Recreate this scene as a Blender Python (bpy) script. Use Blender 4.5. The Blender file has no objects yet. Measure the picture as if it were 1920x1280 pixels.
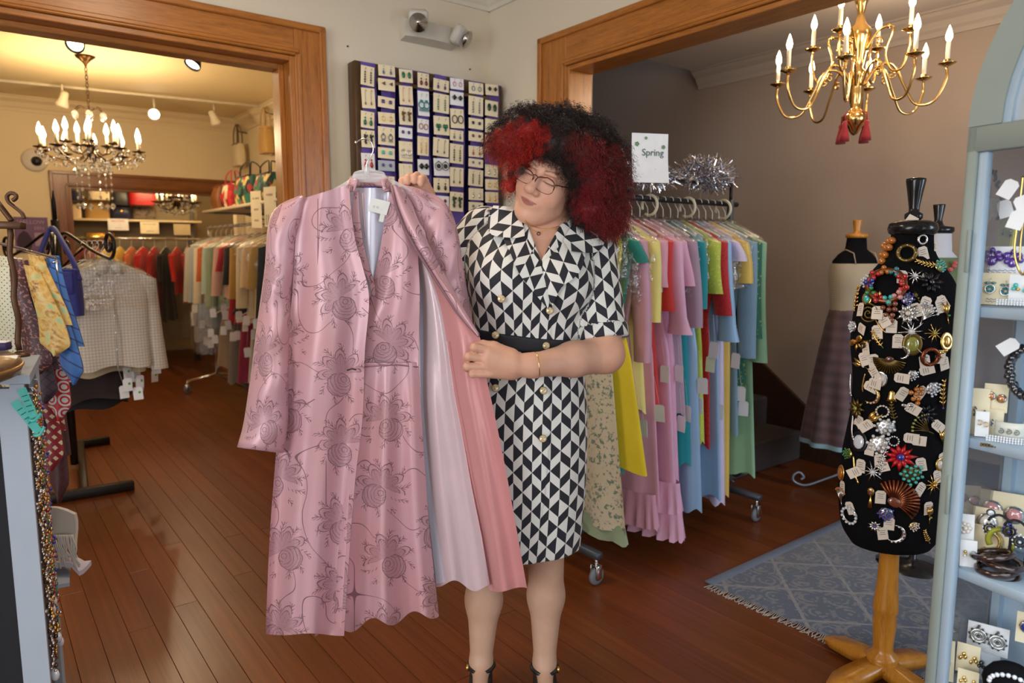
import bpy, math, random
import numpy as np
from math import sin, cos, pi, sqrt, atan2, radians
from mathutils import Vector, Matrix
rnd = random.Random(7)
SC = bpy.context.scene
COL = SC.collection
# ---------------------------------------------------------------- camera
CAM_H = 1.33; FPX = 1320.0; PITCH = radians(-7.3)
cd = bpy.data.cameras.new('camera'); cam = bpy.data.objects.new('camera', cd); COL.objects.link(cam)
cd.sensor_width = 36; cd.lens = 36 * FPX / 1920; cd.clip_start = .05
cam.location = (0, 0, CAM_H); cam.rotation_euler = (pi/2 + PITCH, 0, 0)
cd.dof.use_dof = True; cd.dof.focus_distance = 2.02; cd.dof.aperture_fstop = 3.2
SC.camera = cam
# room frame: C0 is the inner corner where the two walls meet, s runs along wall_left, t comes towards the camera along wall_right
YAW = .654; CX, CY = -.124, 4.095
AX = (cos(YAW), sin(YAW)); BX = (sin(YAW), -cos(YAW))
def W(s, t, z=0.0): return Vector((CX + s*AX[0] + t*BX[0], CY + s*AX[1] + t*BX[1], z))
def ST(x, y):
    dx, dy = x-CX, y-CY
    return dx*AX[0]+dy*AX[1], dx*BX[0]+dy*BX[1]
def ray(px, py):
    u = (px-960)/FPX; v = (py-640)/FPX
    y = cos(PITCH) + v*sin(PITCH); z = -v*cos(PITCH) + sin(PITCH)
    return u/y, z/y
def P(px, py, Y):
    a, b = ray(px, py); return Vector((a*Y, Y, CAM_H + b*Y))
def G(px, py, z=0.0):
    a, b = ray(px, py); Y = (z-CAM_H)/b; return Vector((a*Y, Y, z))
# ---------------------------------------------------------------- world, exposure, big lights
SC.view_settings.view_transform = 'Standard'; SC.view_settings.look = 'None'
SC.view_settings.exposure = EXPOSURE if 'EXPOSURE' in globals() else 0.0
SC.view_settings.gamma = 1.0; SC.view_settings.use_curve_mapping = False
wd = bpy.data.worlds.new('world'); SC.world = wd; wd.use_nodes = True
wd.node_tree.nodes['Background'].inputs[0].default_value = (.78, .88, 1, 1)
wd.node_tree.nodes['Background'].inputs[1].default_value = 1.0
def area(name, loc, dirv, sx, sy, power, col, spread=pi):
    l = bpy.data.lights.new(name, 'AREA'); l.shape = 'RECTANGLE'; l.size = sx; l.size_y = sy
    l.energy = power; l.color = col; l.spread = spread
    o = bpy.data.objects.new(name, l); COL.objects.link(o); o.location = loc
    o.rotation_euler = Vector(dirv).to_track_quat('-Z', 'Z').to_euler(); return o
def point(name, loc, power, col, r=.03):
    l = bpy.data.lights.new(name, 'POINT'); l.energy = power; l.color = col; l.shadow_soft_size = r
    o = bpy.data.objects.new(name, l); COL.objects.link(o); o.location = loc; return o
def spot(name, loc, target, power, col, ang=60, r=.04):
    l = bpy.data.lights.new(name, 'SPOT'); l.energy = power; l.color = col; l.shadow_soft_size = r
    l.spot_size = radians(ang); l.spot_blend = .6
    o = bpy.data.objects.new(name, l); COL.objects.link(o); o.location = loc
    o.rotation_euler = (Vector(target)-Vector(loc)).to_track_quat('-Z', 'Z').to_euler(); return o
BD = Vector((BX[0], BX[1], 0)); AD = Vector((AX[0], AX[1], 0))
area('daylight_shop_window', W(-2.6, 5.42, 1.55), -BD, 3.6, 1.9, 42, (.90, .95, 1.0))
area('daylight_left_window', W(-6.0, 3.1, 1.55), AD, 3.0, 1.8, 105, (.92, .96, 1.0))
area('daylight_side_window', W(.95, 5.42, 1.5), -BD + Vector((0, 0, -.25)), 1.3, 1.9, 62, (.66, .80, 1.0))
# unseen warm ceiling lamps added to brighten the front room (fixtures built further down)
ADDED_LAMPS = [(-1.75, 1.25), (-3.7, .9)]
for k, (s_, t_) in enumerate(ADDED_LAMPS): area('added_ceiling_light_%d' % k, W(s_, t_, 2.655), (0, 0, -1), .34, .34, (13, 8)[k], (1.0, .80, .58))
WARM = (1.0, .72, .42)
# ---------------------------------------------------------------- mesh helpers
class MB:
    def __init__(s): s.v = []; s.f = []; s.uv = []; s.has_uv = False
    def add(s, vs, fs, uv=None):
        o = len(s.v); s.v += [tuple(p) for p in vs]; s.f += [tuple(i+o for i in f) for f in fs]
        if uv is not None: s.has_uv = True; s.uv += [tuple(q) for q in uv]
        else: s.uv += [(0, 0)]*len(vs)
        return s
    def box(s, c, d, bv=0.0, R=None):
        hx, hy, hz = d[0]/2, d[1]/2, d[2]/2; c = Vector(c)
        if bv <= 0:
            vs = [Vector((x*hx, y*hy, z*hz)) for z in (-1, 1) for y in (-1, 1) for x in (-1, 1)]
            fs = [(0, 2, 3, 1), (4, 5, 7, 6), (0, 1, 5, 4), (2, 6, 7, 3), (0, 4, 6, 2), (1, 3, 7, 5)]
        else:
            bv = min(bv, hx*.49*2*.9, hy*.9, hz*.9); vs = []; idx = {}
            for sx in (-1, 1):
                for sy in (-1, 1):
                    for sz in (-1, 1):
                        for ax in range(3):
                            p = [sx*(hx-bv), sy*(hy-bv), sz*(hz-bv)]; p[ax] = (sx*hx, sy*hy, sz*hz)[ax]
                            idx[(sx, sy, sz, ax)] = len(vs); vs.append(Vector(p))
            fs = []; q = idx
            for sg in (-1, 1):
                a = [q[(sg, -1, -1, 0)], q[(sg, 1, -1, 0)], q[(sg, 1, 1, 0)], q[(sg, -1, 1, 0)]]; fs.append(a if sg > 0 else a[::-1])
                a = [q[(-1, sg, -1, 1)], q[(-1, sg, 1, 1)], q[(1, sg, 1, 1)], q[(1, sg, -1, 1)]]; fs.append(a if sg > 0 else a[::-1])
                a = [q[(-1, -1, sg, 2)], q[(1, -1, sg, 2)], q[(1, 1, sg, 2)], q[(-1, 1, sg, 2)]]; fs.append(a if sg > 0 else a[::-1])
            for a in (-1, 1):
                for b in (-1, 1):
                    e = [q[(a, b, -1, 0)], q[(a, b, 1, 0)], q[(a, b, 1, 1)], q[(a, b, -1, 1)]]; fs.append(e if a*b < 0 else e[::-1])
                    e = [q[(a, -1, b, 0)], q[(a, 1, b, 0)], q[(a, 1, b, 2)], q[(a, -1, b, 2)]]; fs.append(e if a*b > 0 else e[::-1])
                    e = [q[(-1, a, b, 1)], q[(1, a, b, 1)], q[(1, a, b, 2)], q[(-1, a, b, 2)]]; fs.append(e if a*b < 0 else e[::-1])
            for k in [(x, y, z) for x in (-1, 1) for y in (-1, 1) for z in (-1, 1)]:
                e = [q[k+(0,)], q[k+(1,)], q[k+(2,)]]; fs.append(e if k[0]*k[1]*k[2] > 0 else e[::-1])
        if R is not None: vs = [R @ p for p in vs]
        return s.add([p + c for p in vs], fs)
    def bar(s, a, b, w, h, bv=0):      # rectangular bar from a to b
        a, b = Vector(a), Vector(b); d = b-a; R = d.to_track_quat('X', 'Z').to_matrix()
        return s.box((a+b)/2, (d.length, w, h), bv, R)
    def tube(s, path, r, n=8, cap=True, closed=False):
        path = [Vector(p) for p in path]; m = len(path)
        rs = r if isinstance(r, (list, tuple)) else [r]*m
        vs = []; fs = []; up = None
        for i in range(m):
            if closed: t = path[(i+1) % m]-path[i-1]
            else: t = path[min(i+1, m-1)]-path[max(i-1, 0)]
            t = t.normalized() if t.length > 1e-9 else Vector((0, 0, 1))
            if up is None: up = Vector((0, 0, 1)) if abs(t.z) < .9 else Vector((1, 0, 0))
            x = t.cross(up); x = x.normalized() if x.length > 1e-6 else t.orthogonal().normalized()
            y = x.cross(t).normalized(); up = y
            for k in range(n):
                a = 2*pi*k/n; vs.append(path[i] + (x*cos(a)+y*sin(a))*rs[i])
        for i in range(m if closed else m-1):
            j = (i+1) % m
            for k in range(n):
                k2 = (k+1) % n; fs.append((i*n+k, i*n+k2, j*n+k2, j*n+k))
        if cap and not closed: fs.append(tuple(range(n))[::-1]); fs.append(tuple((m-1)*n+k for k in range(n)))
        return s.add(vs, fs)
    def lathe(s, prof, n=20, c=(0, 0, 0), sx=1, sy=1, R=None):
        vs = []; fs = []; c = Vector(c); m = len(prof)
        for (r, z) in prof:
            for k in range(n):
                a = 2*pi*k/n; p = Vector((r*cos(a)*sx, r*sin(a)*sy, z)); vs.append((R @ p if R else p)+c)
        for i in range(m-1):
            for k in range(n):
                k2 = (k+1) % n; fs.append((i*n+k, i*n+k2, (i+1)*n+k2, (i+1)*n+k))
        if prof[0][0] > 1e-6: fs.append(tuple(range(n))[::-1])
        if prof[-1][0] > 1e-6: fs.append(tuple((m-1)*n+k for k in range(n)))
        return s.add(vs, fs)
    def ball(s, c, r, n=8, m=6, R=None):
        rx, ry, rz = (r, r, r) if not isinstance(r, (list, tuple, Vector)) else r
        c = Vector(c); vs = [Vector((0, 0, -rz))]; fs = []
        for i in range(1, m):
            p = -pi/2 + pi*i/m
            for k in range(n): a = 2*pi*k/n; vs.append(Vector((rx*cos(p)*cos(a), ry*cos(p)*sin(a), rz*sin(p))))
        vs.append(Vector((0, 0, rz)))
        for k in range(n): fs.append((0, 1+(k+1) % n, 1+k))
        for i in range(m-2):
            for k in range(n):
                a = 1+i*n+k; b = 1+i*n+(k+1) % n; fs.append((a, b, b+n, a+n))
        e = len(vs)-1
        for k in range(n): fs.append((e, 1+(m-2)*n+k, 1+(m-2)*n+(k+1) % n))
        return s.add([(R @ p if R else p)+c for p in vs], fs)
    def grid(s, pts, closeu=False, uv=None, flip=False):    # pts[i][j]
        m = len(pts); n = len(pts[0]); vs = [p for r in pts for p in r]; fs = []
        for i in range(m-1):
            for j in range(n if closeu else n-1):
                j2 = (j+1) % n; f = (i*n+j, i*n+j2, (i+1)*n+j2, (i+1)*n+j); fs.append(f[::-1] if flip else f)
        return s.add(vs, fs, [q for r in uv for q in r] if uv else None)
    def slab(s, pts, nrm, th, uv=None):     # a cloth-like sheet with thickness th along -nrm
        m = len(pts); n = len(pts[0]); nv = Vector(nrm)*th
        fr = [[Vector(p) for p in r] for r in pts]; bk = [[p-nv for p in r] for r in fr]
        s.grid(fr, uv=uv); s.grid(bk, uv=uv, flip=True)
        def edge(A, B): s.grid([A, B])
        edge(bk[0], fr[0]); edge(fr[-1], bk[-1])
        edge([r[0] for r in fr], [r[0] for r in bk]); edge([r[-1] for r in bk], [r[-1] for r in fr])
        return s
    def prism(s, poly, h, M=None, z0=0.0):   # 2-D polygon extruded in z, then moved by matrix M
        n = len(poly); vs = [Vector((p[0], p[1], z0)) for p in poly]+[Vector((p[0], p[1], z0+h)) for p in poly]
        fs = [tuple(range(n))[::-1], tuple(range(n, 2*n))]+[(k, (k+1) % n, n+(k+1) % n, n+k) for k in range(n)]
        if M is not None: vs = [M @ p for p in vs]
        return s.add(vs, fs)
    def xf(s, M): s.v = [tuple(M @ Vector(p)) for p in s.v]; return s
    def mesh(s, name, mat=None, smooth=True):
        me = bpy.data.meshes.new(name); me.from_pydata(s.v, [], s.f); me.update()
        if smooth: me.polygons.foreach_set('use_smooth', [True]*len(me.polygons))
        if s.has_uv:
            at = me.attributes.new('cloth_uv', 'FLOAT2', 'POINT'); at.data.foreach_set('vector', [c for q in s.uv for c in q])
        if mat: me.materials.append(mat)
        return me
    def obj(s, name, mat=None, parent=None, smooth=True, loc=None, rz=0.0):
        return link(name, s.mesh(name, mat, smooth), parent, loc, rz)
def link(name, me, parent=None, loc=None, rz=0.0):
    o = bpy.data.objects.new(name, me); COL.objects.link(o)
    if parent is not None: o.parent = parent
    if loc is not None: o.location = loc
    if rz: o.rotation_euler = (0, 0, rz)
    return o
def tag(o, label, cat, group=None):
    o['label'] = label; o['category'] = cat
    if group: o['group'] = group
    return o
def thing(name, label, cat, loc=(0, 0, 0), rz=0.0, group=None, rot=None):
    o = bpy.data.objects.new(name, None); COL.objects.link(o); o.empty_display_size = .05
    o.location = loc; o.rotation_euler = rot if rot is not None else (0, 0, rz); return tag(o, label, cat, group)
def struct(name, mb, mat, smooth=False, parent=None):    # in the room frame: local x = s, local y = -t
    o = mb.obj(name, mat, parent, smooth)
    if parent is None: o.location = (CX, CY, 0); o.rotation_euler = (0, 0, YAW); o['kind'] = 'structure'
    return o
def sub(o, n=1):
    m = o.modifiers.new('sub', 'SUBSURF'); m.levels = n; m.render_levels = n; return o
def frame(o, z, x=None):     # 4x4 with origin o, z axis z
    z = Vector(z).normalized(); x = Vector(x) if x is not None else z.orthogonal()
    x = (x - z*x.dot(z)).normalized(); y = z.cross(x)
    M = Matrix((x, y, z)).transposed().to_4x4(); M.translation = Vector(o); return M
def lerp(a, b, t): return a+(b-a)*t
def interp(x, xs, ys): return float(np.interp(x, xs, ys))
def smooth_interp(x, xs, ys):   # monotone-ish cosine interpolation
    for i in range(len(xs)-1):
        if x <= xs[i+1]:
            t = max(0, min(1, (x-xs[i])/(xs[i+1]-xs[i]))); t = t*t*(3-2*t); return ys[i]+(ys[i+1]-ys[i])*t
    return ys[-1]
def catmull(pts, n=6):
    pts = [Vector(p) for p in pts]; out = []
    for i in range(len(pts)-1):
        p0 = pts[max(i-1, 0)]; p1 = pts[i]; p2 = pts[i+1]; p3 = pts[min(i+2, len(pts)-1)]
        for k in range(n):
            t = k/n; out.append(.5*((2*p1)+(p2-p0)*t+(2*p0-5*p1+4*p2-p3)*t*t+(3*p1-p0-3*p2+p3)*t*t*t))
    return out+[pts[-1]]
def spiral(c, x, y, r0, r1, turns, n=24, a0=0.0):
    c, x, y = Vector(c), Vector(x), Vector(y); out = []
    for i in range(n+1):
        k = i/n; a = a0+turns*2*pi*k; r = r0+(r1-r0)*k; out.append(c+x*(r*cos(a))+y*(r*sin(a)))
    return out
# ---------------------------------------------------------------- materials
MATS = {}
def lin(c): return tuple((x/12.92 if x <= .04045 else ((x+.055)/1.055)**2.4) for x in c)
def rgb(r, g, b): return lin((r/255, g/255, b/255))
class NT:      # tiny node helper
    def __init__(s, name):
        s.m = bpy.data.materials.new(name); s.m.use_nodes = True; s.t = s.m.node_tree; s.n = s.t.nodes
        s.b = s.n['Principled BSDF']
    def new(s, typ, **kw):
        o = s.n.new(typ)
        for k, v in kw.items(): setattr(o, k, v)
        return o
    def put(s, sock, v):
        if isinstance(v, bpy.types.NodeSocket): s.t.links.new(v, sock)
        else: sock.default_value = v
    def math(s, op, a, b=None, c=None, clamp=False):
        o = s.n.new('ShaderNodeMath'); o.operation = op; o.use_clamp = clamp; s.put(o.inputs[0], a)
        if b is not None: s.put(o.inputs[1], b)
        if c is not None: s.put(o.inputs[2], c)
        return o.outputs[0]
    def mix(s, f, a, b, blend='MIX'):
        o = s.n.new('ShaderNodeMix'); o.data_type = 'RGBA'; o.blend_type = blend
        s.put(o.inputs[0], f); s.put(o.inputs[6], a if not isinstance(a, tuple) else (*a[:3], 1)); s.put(o.inputs[7], b if not isinstance(b, tuple) else (*b[:3], 1))
        return o.outputs[2]
    def coord(s, kind='Object', scale=(1, 1, 1), rot=(0, 0, 0)):
        tc = s.n.new('ShaderNodeTexCoord'); mp = s.n.new('ShaderNodeMapping'); mp.inputs['Scale'].default_value = scale; mp.inputs['Rotation'].default_value = rot
        s.t.links.new(tc.outputs[kind], mp.inputs[0]); return mp.outputs[0]
    def attr(s, name):
        o = s.n.new('ShaderNodeAttribute'); o.attribute_name = name; return o
    def noise(s, vec, scale, detail=3, rough=.5, dist=0.0):
        o = s.n.new('ShaderNodeTexNoise'); s.put(o.inputs['Vector'], vec); o.inputs['Scale'].default_value = scale
        o.inputs['Detail'].default_value = detail; o.inputs['Roughness'].default_value = rough; o.inputs['Distortion'].default_value = dist
        return o.outputs[0]
    def bump(s, h, strength=.2, dist=.01):
        o = s.n.new('ShaderNodeBump'); o.inputs['Strength'].default_value = strength; o.inputs['Distance'].default_value = dist
        s.put(o.inputs['Height'], h); s.t.links.new(o.outputs[0], s.b.inputs['Normal'])
    def ramp(s, f, stops):
        o = s.n.new('ShaderNodeValToRGB'); s.put(o.inputs[0], f); e = o.color_ramp.elements
        while len(e) < len(stops): e.new(.5)
        for k, (p, c) in enumerate(stops): e[k].position = p; e[k].color = (*c[:3], 1)
        return o.outputs[0]
    def sep(s, v):
        o = s.n.new('ShaderNodeSeparateXYZ'); s.put(o.inputs[0], v); return o.outputs
    def comb(s, x, y, z=0.0):
        o = s.n.new('ShaderNodeCombineXYZ'); s.put(o.inputs[0], x); s.put(o.inputs[1], y); s.put(o.inputs[2], z); return o.outputs[0]
    def set(s, **kw):
        for k, v in kw.items():
            k = {'col': 'Base Color', 'rough': 'Roughness', 'metal': 'Metallic', 'spec': 'Specular IOR Level', 'sheen': 'Sheen Weight', 'coat': 'Coat Weight', 'trans': 'Transmission Weight', 'ecol': 'Emission Color', 'es': 'Emission Strength', 'alpha': 'Alpha', 'sss': 'Subsurface Weight'}.get(k, k)
            if isinstance(v, tuple) and len(v) == 3: v = (*v, 1)
            s.put(s.b.inputs[k], v)
        return s
def mat(name, col=(.5, .5, .5), rough=.5, metal=0.0, var=.12, vs=14.0, bump=0.0, bs=120.0, **kw):
    if name in MATS: return MATS[name]
    t = NT(name); t.set(rough=rough, metal=metal, **kw); vec = t.coord()
    n = t.noise(vec, vs, 4); k = t.math('MULTIPLY_ADD', n, 2*var, 1-var)
    t.put(t.b.inputs['Base Color'], t.mix(1.0, tuple(col), t.comb(k, k, k), 'MULTIPLY'))
    if bump: t.bump(t.noise(vec, bs, 3), bump, .004)
    MATS[name] = t.m; return t.m
def glow(name, col, strength):
    if name in MATS: return MATS[name]
    t = NT(name); t.set(col=col, ecol=col, es=strength); MATS[name] = t.m; return t.m
def clear(name, col=(1, 1, 1), mixf=.8, rough=.05):      # thin clear plastic / glass: mostly see-through with a glossy film
    if name in MATS: return MATS[name]
    t = NT(name); t.set(col=col, rough=rough, spec=.6)
    tr = t.new('ShaderNodeBsdfTransparent'); tr.inputs[0].default_value = (*[min(1, .93+.07*c) for c in col], 1); mx = t.new('ShaderNodeMixShader')
    mx.inputs[0].default_value = mixf
    t.t.links.new(t.b.outputs[0], mx.inputs[1]); t.t.links.new(tr.outputs[0], mx.inputs[2])
    t.t.links.new(mx.outputs[0], t.n['Material Output'].inputs[0]); MATS[name] = t.m; return t.m
def wood(name, c1, c2, grain=(1, 1, 1), rough=.35, sc=1.0):
    if name in MATS: return MATS[name]
    t = NT(name); v = t.coord('Object', grain)
    n1 = t.noise(v, 9*sc, 6, .6, .6); n2 = t.noise(v, 55*sc, 3, .6)
    f = t.math('MULTIPLY_ADD', n2, .4, t.math('MULTIPLY', n1, .75))
    t.set(rough=rough, coat=.12); t.b.inputs['Coat Roughness'].default_value = .2
    t.put(t.b.inputs['Base Color'], t.ramp(f, [(.3, c2), (.52, lerp(np.array(c1), np.array(c2), .4)), (.72, c1)]))
    t.bump(n2, .12, .002); MATS[name] = t.m; return t.m
def gem(name, col): return mat('gem_'+name, col, .08, 0, .1, spec=1.0, coat=1.0)
GOLD = mat('gold_metal', (.83, .55, .17), .22, 1, .15); SILVER = mat('silver_metal', (.75, .74, .72), .2, 1, .15)
BRASS = mat('polished_brass', (.80, .52, .18), .16, 1, .08); IRON = mat('black_iron', (.02, .019, .02), .45, .6)
STEEL = mat('grey_steel', (.30, .32, .36), .35, .8); CHROME = mat('chrome', (.75, .75, .76), .12, 1, .03)
BLACK = mat('black_plastic', (.012, .012, .014), .35); CARD = mat('cream_card', rgb(240, 226, 190), .7); WCARD = mat('white_card', rgb(238, 238, 238), .65)
TAGM = mat('tag_paper', rgb(236, 222, 205), .7, var=.05)
PLASTIC = clear('clear_plastic_film', (.95, .95, .95), .82, .12)
_g = PLASTIC.node_tree.nodes.new('ShaderNodeBsdfGlossy'); _g.inputs['Roughness'].default_value = .14; _mx = [n for n in PLASTIC.node_tree.nodes if n.type == 'MIX_SHADER'][0]; PLASTIC.node_tree.links.new(_g.outputs[0], _mx.inputs[1])
GLASS = clear('pane_glass', (.9, .95, 1), .88, .02); CLEARP = clear('clear_rigid_plastic', (.95, .95, .96), .66, .06)
def crinkle(m):
    t = m.node_tree; n = t.nodes.new('ShaderNodeTexNoise'); n.inputs['Scale'].default_value = 38; n.inputs['Detail'].default_value = 3; b = t.nodes.new('ShaderNodeBump'); b.inputs['Strength'].default_value = .9; b.inputs['Distance'].default_value = .012
    tc = t.nodes.new('ShaderNodeTexCoord'); t.links.new(tc.outputs['Object'], n.inputs['Vector']); t.links.new(n.outputs[0], b.inputs['Height']); t.links.new(b.outputs[0], _g.inputs['Normal'])
crinkle(PLASTIC)
INK = mat('black_ink', (.03, .03, .035), .7)
def text(body, size, M, material, name='lettering', parent=None, align='CENTER', ext=.0004):
    c = bpy.data.curves.new(name, 'FONT'); c.body = body; c.size = size; c.align_x = align; c.align_y = 'CENTER'; c.extrude = ext; c.resolution_u = 3
    o = bpy.data.objects.new(name, c); dg = bpy.context.evaluated_depsgraph_get()
    me = bpy.data.meshes.new_from_object(o); bpy.data.objects.remove(o)
    me.transform(M); me.materials.clear(); me.materials.append(material); return link(name, me, parent)
# ================================================================= the setting
def plaster(name, col, var=.05):
    if name in MATS: return MATS[name]
    t = NT(name); v = t.coord(); n = t.noise(v, 2.2, 4); k = t.math('MULTIPLY_ADD', n, 2*var, 1-var)
    t.put(t.b.inputs['Base Color'], t.mix(1.0, col, t.comb(k, k, k), 'MULTIPLY')); t.set(rough=.75)
    t.bump(t.noise(v, 90, 4), .15, .003); MATS[name] = t.m; return t.m
WALL_W = plaster('warm_white_plaster', rgb(226, 214, 192)); WALL_Y = plaster('cream_plaster', rgb(228, 212, 176))
WALL_G = plaster('mauve_grey_plaster', rgb(160, 142, 128)); CEIL = plaster('ceiling_plaster', rgb(228, 220, 204))
C_OAK, C_OAK2 = rgb(188, 118, 46), rgb(112, 60, 18)
OAK_V = wood('oak_upright', C_OAK, C_OAK2, (6, 6, .5)); OAK_S = wood('oak_across', C_OAK, C_OAK2, (.5, 6, 6)); OAK_T = wood('oak_deep', C_OAK, C_OAK2, (6, .5, 6))
DARKW = wood('dark_stained_wood', rgb(66, 40, 24), rgb(30, 17, 10), (.6, 5, 5), .4)
def SB(mb, s0, s1, t0, t1, z0, z1, bv=0): return mb.box(((s0+s1)/2, -(t0+t1)/2, (z0+z1)/2), (abs(s1-s0), abs(t1-t0), abs(z1-z0)), bv)
# floor: subfloor with separate boards
struct_floor = struct('floor', SB(MB(), -6.2, 2.2, -7.2, 5.6, -.06, -.006), mat('subfloor', rgb(80, 40, 15), .5))
def board_mat(k):
    nm = 'floor_board_%d' % k; t = NT(nm); v = t.coord('Object', (9, .13, 9)); r = random.Random(k)
    oi = t.new('ShaderNodeObjectInfo'); off = t.math('MULTIPLY', oi.outputs['Random'], 31.0)
    sv = t.sep(v); v2 = t.comb(t.math('ADD', sv[0], off), sv[1], sv[2])
    n1 = t.noise(v2, 5, 6, .6, .5); n2 = t.noise(v2, 28, 3, .6); big = t.noise(t.coord('Object', (1, 1, 1)), 2.2, 3)
    f = t.math('ADD', t.math('MULTIPLY', n1, .62), t.math('MULTIPLY', n2, .38))
    base = [rgb(126, 65, 25), rgb(130, 68, 26), rgb(122, 62, 24)][k]; dk = [rgb(94, 45, 16), rgb(98, 48, 17), rgb(90, 43, 15)][k]
    c = t.ramp(f, [(.32, dk), (.68, base)]); kk = t.math('MULTIPLY_ADD', oi.outputs['Random'], .16, .92)
    t.put(t.b.inputs['Base Color'], t.mix(1.0, c, t.comb(kk, kk, kk), 'MULTIPLY'))
    t.put(t.b.inputs['Roughness'], t.math('MULTIPLY_ADD', big, .2, .26)); t.set(spec=.42, coat=.1); t.b.inputs['Coat Roughness'].default_value = .22
    t.bump(n2, .08, .001); return t.m
BM = [board_mat(k) for k in range(3)]
def lay_floor():
    w = .084; r = random.Random(3); cache = {}; n = 0
    s = -4.4
    while s < 1.75:
        t = -4.6 - r.random()*1.6
        while t < 3.0:
            L = r.choice((1.9, 2.4, 2.9, 3.4)); mid = t+L/2
            x, y = W(s, mid)[:2]; t1 = t+L
            # visible part of the floor only
            vis = False
            for q in (t, mid, t1):
                a = W(s+w/2, q)
                if a.y > 1.35 and abs(a.x/a.y) < .86: vis = True
            if mid < -.05 and s > 0: vis = False
            if vis:
                key = (L, r.randrange(3))
                if key not in cache:
                    m = MB(); m.box((0, 0, -.011), (w-.0012, L-.0016, .022), .0008); cache[key] = m.mesh('plank', BM[key[1]], False)
                o = link('plank', cache[key], struct_floor, (s+w/2, -mid, 0)); n += 1
            t = t1
        s += w
    return n
N_PLANKS = lay_floor()
# wall_left: continuous wall with the wide doorway into the left room
DS0, DS1, DZ = -3.35, -1.125, 2.225
m = MB(); SB(m, DS1, .12, -.2, 0, 0, 3.0); SB(m, DS0, DS1, -.2, 0, DZ, 3.0); SB(m, -6.2, DS0, -.2, 0, 0, 3.0); struct('wall_left', m, WALL_W)
# wall_right: with the wide cased opening into the right room
OT0, OT1, OZ = .66, 3.55, 2.22
m = MB(); SB(m, 0, .122, 0, OT0, 0, 3.0); SB(m, 0, .122, OT0, OT1, OZ, 3.0); SB(m, 0, .122, OT1, 5.5, 0, 3.0); struct('wall_right', m, WALL_W)
# left room
m = MB(); SB(m, -.0, .12, -4.66, -.2, 0, 3.0); struct('wall_left_room_side', m, WALL_Y)
FS0, FS1, FZ = -1.6, -.08, 1.93
m = MB(); SB(m, -6.2, FS0, -4.66, -4.54, 0, 3.0); SB(m, FS1, 0, -4.66, -4.54, 0, 3.0); SB(m, FS0, FS1, -4.66, -4.54, FZ, 3.0); struct('wall_left_room_far', m, WALL_Y)
m = MB(); SB(m, -2.6, .6, -7.1, -7.0, 0, 3.0); struct('wall_alcove_back', m, plaster('grey_slat_plaster', rgb(176, 160, 132)))
m = MB(); SB(m, -2.7, -2.6, -7.1, -4.66, 0, 3.0); SB(m, .6, .7, -7.1, -4.66, 0, 3.0); struct('wall_alcove_sides', m, WALL_Y)
m = MB(); SB(m, -6.2, -6.1, -4.66, 1.6, 0, 3.0); SB(m, -6.2, -6.1, 4.6, 5.5, 0, 3.0); SB(m, -6.2, -6.1, 1.6, 4.6, 0, .6); SB(m, -6.2, -6.1, 1.6, 4.6, 2.5, 3.0); struct('wall_far_left', m, WALL_W)
# right room
m = MB(); SB(m, 1.8, 1.9, -4.6, 5.5, 0, 4.6); struct('wall_right_room_back', m, WALL_G)
m = MB(); SB(m, .122, .16, -2.6, OT0, 0, 4.6); struct('wall_stair_side', m, WALL_G)
m = MB(); SB(m, .122, 1.9, -2.7, -2.6, 0, 4.6); struct('wall_stair_end', m, WALL_G)
# shop front behind the camera, with its windows
m = MB()
SB(m, -6.2, -4.5, 5.5, 5.6, 0, 3.0); SB(m, -.7, .25, 5.5, 5.6, 0, 3.0); SB(m, 1.65, 1.9, 5.5, 5.6, 0, 3.0)
SB(m, -4.5, -.7, 5.5, 5.6, 0, .55); SB(m, -4.5, -.7, 5.5, 5.6, 2.55, 3.0); SB(m, .25, 1.65, 5.5, 5.6, 0, .5); SB(m, .25, 1.65, 5.5, 5.6, 2.5, 3.0)
struct('wall_shop_front', m, WALL_W)
for k, (a, b, z0, z1, n) in enumerate(((-4.5, -.7, .55, 2.55, 3), (.25, 1.65, .5, 2.5, 2))):
    m = MB()
    for i in range(n+1):
        c = a+(b-a)*i/n; SB(m, c-.03, c+.03, 5.46, 5.62, z0, z1)
    SB(m, a, b, 5.46, 5.62, z0, z0+.06); SB(m, a, b, 5.46, 5.62, z1-.06, z1)
    wn = struct('window_%d' % (k+1), m, OAK_S)
    for i in range(n):
        c0 = a+(b-a)*i/n; c1 = a+(b-a)*(i+1)/n; struct('pane', SB(MB(), c0+.03, c1-.03, 5.54, 5.546, z0+.06, z1-.06), GLASS, parent=wn)
m = MB()
for c in (1.6, 2.6, 3.6, 4.6): SB(m, -6.22, -6.06, c-.03, c+.03, .6, 2.5)
SB(m, -6.22, -6.06, 1.6, 4.6, .6, .66); SB(m, -6.22, -6.06, 1.6, 4.6, 2.44, 2.5); wn = struct('window_3', m, OAK_T)
for c in (1.6, 2.6, 3.6): struct('pane', SB(MB(), -6.15, -6.144, c+.03, c+.97, .66, 2.44), GLASS, parent=wn)
# ceilings
m = MB(); SB(m, -6.2, .12, -.2, 5.6, 2.74, 2.8); struct('ceiling', m, CEIL)
m = MB(); SB(m, -6.2, .7, -7.1, -.2, 2.7, 2.8); struct('ceiling_left_room', m, plaster('cream_ceiling_plaster', rgb(226, 206, 160)))
m = MB(); SB(m, .122, 1.9, .03, 5.6, 2.58, 2.72); struct('ceiling_right_room', m, plaster('grey_ceiling_plaster', rgb(186, 172, 158)))
m = MB(); SB(m, .0, 1.9, -2.7, .03, 4.5, 4.6); struct('ceiling_stairwell', m, WALL_G)
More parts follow.
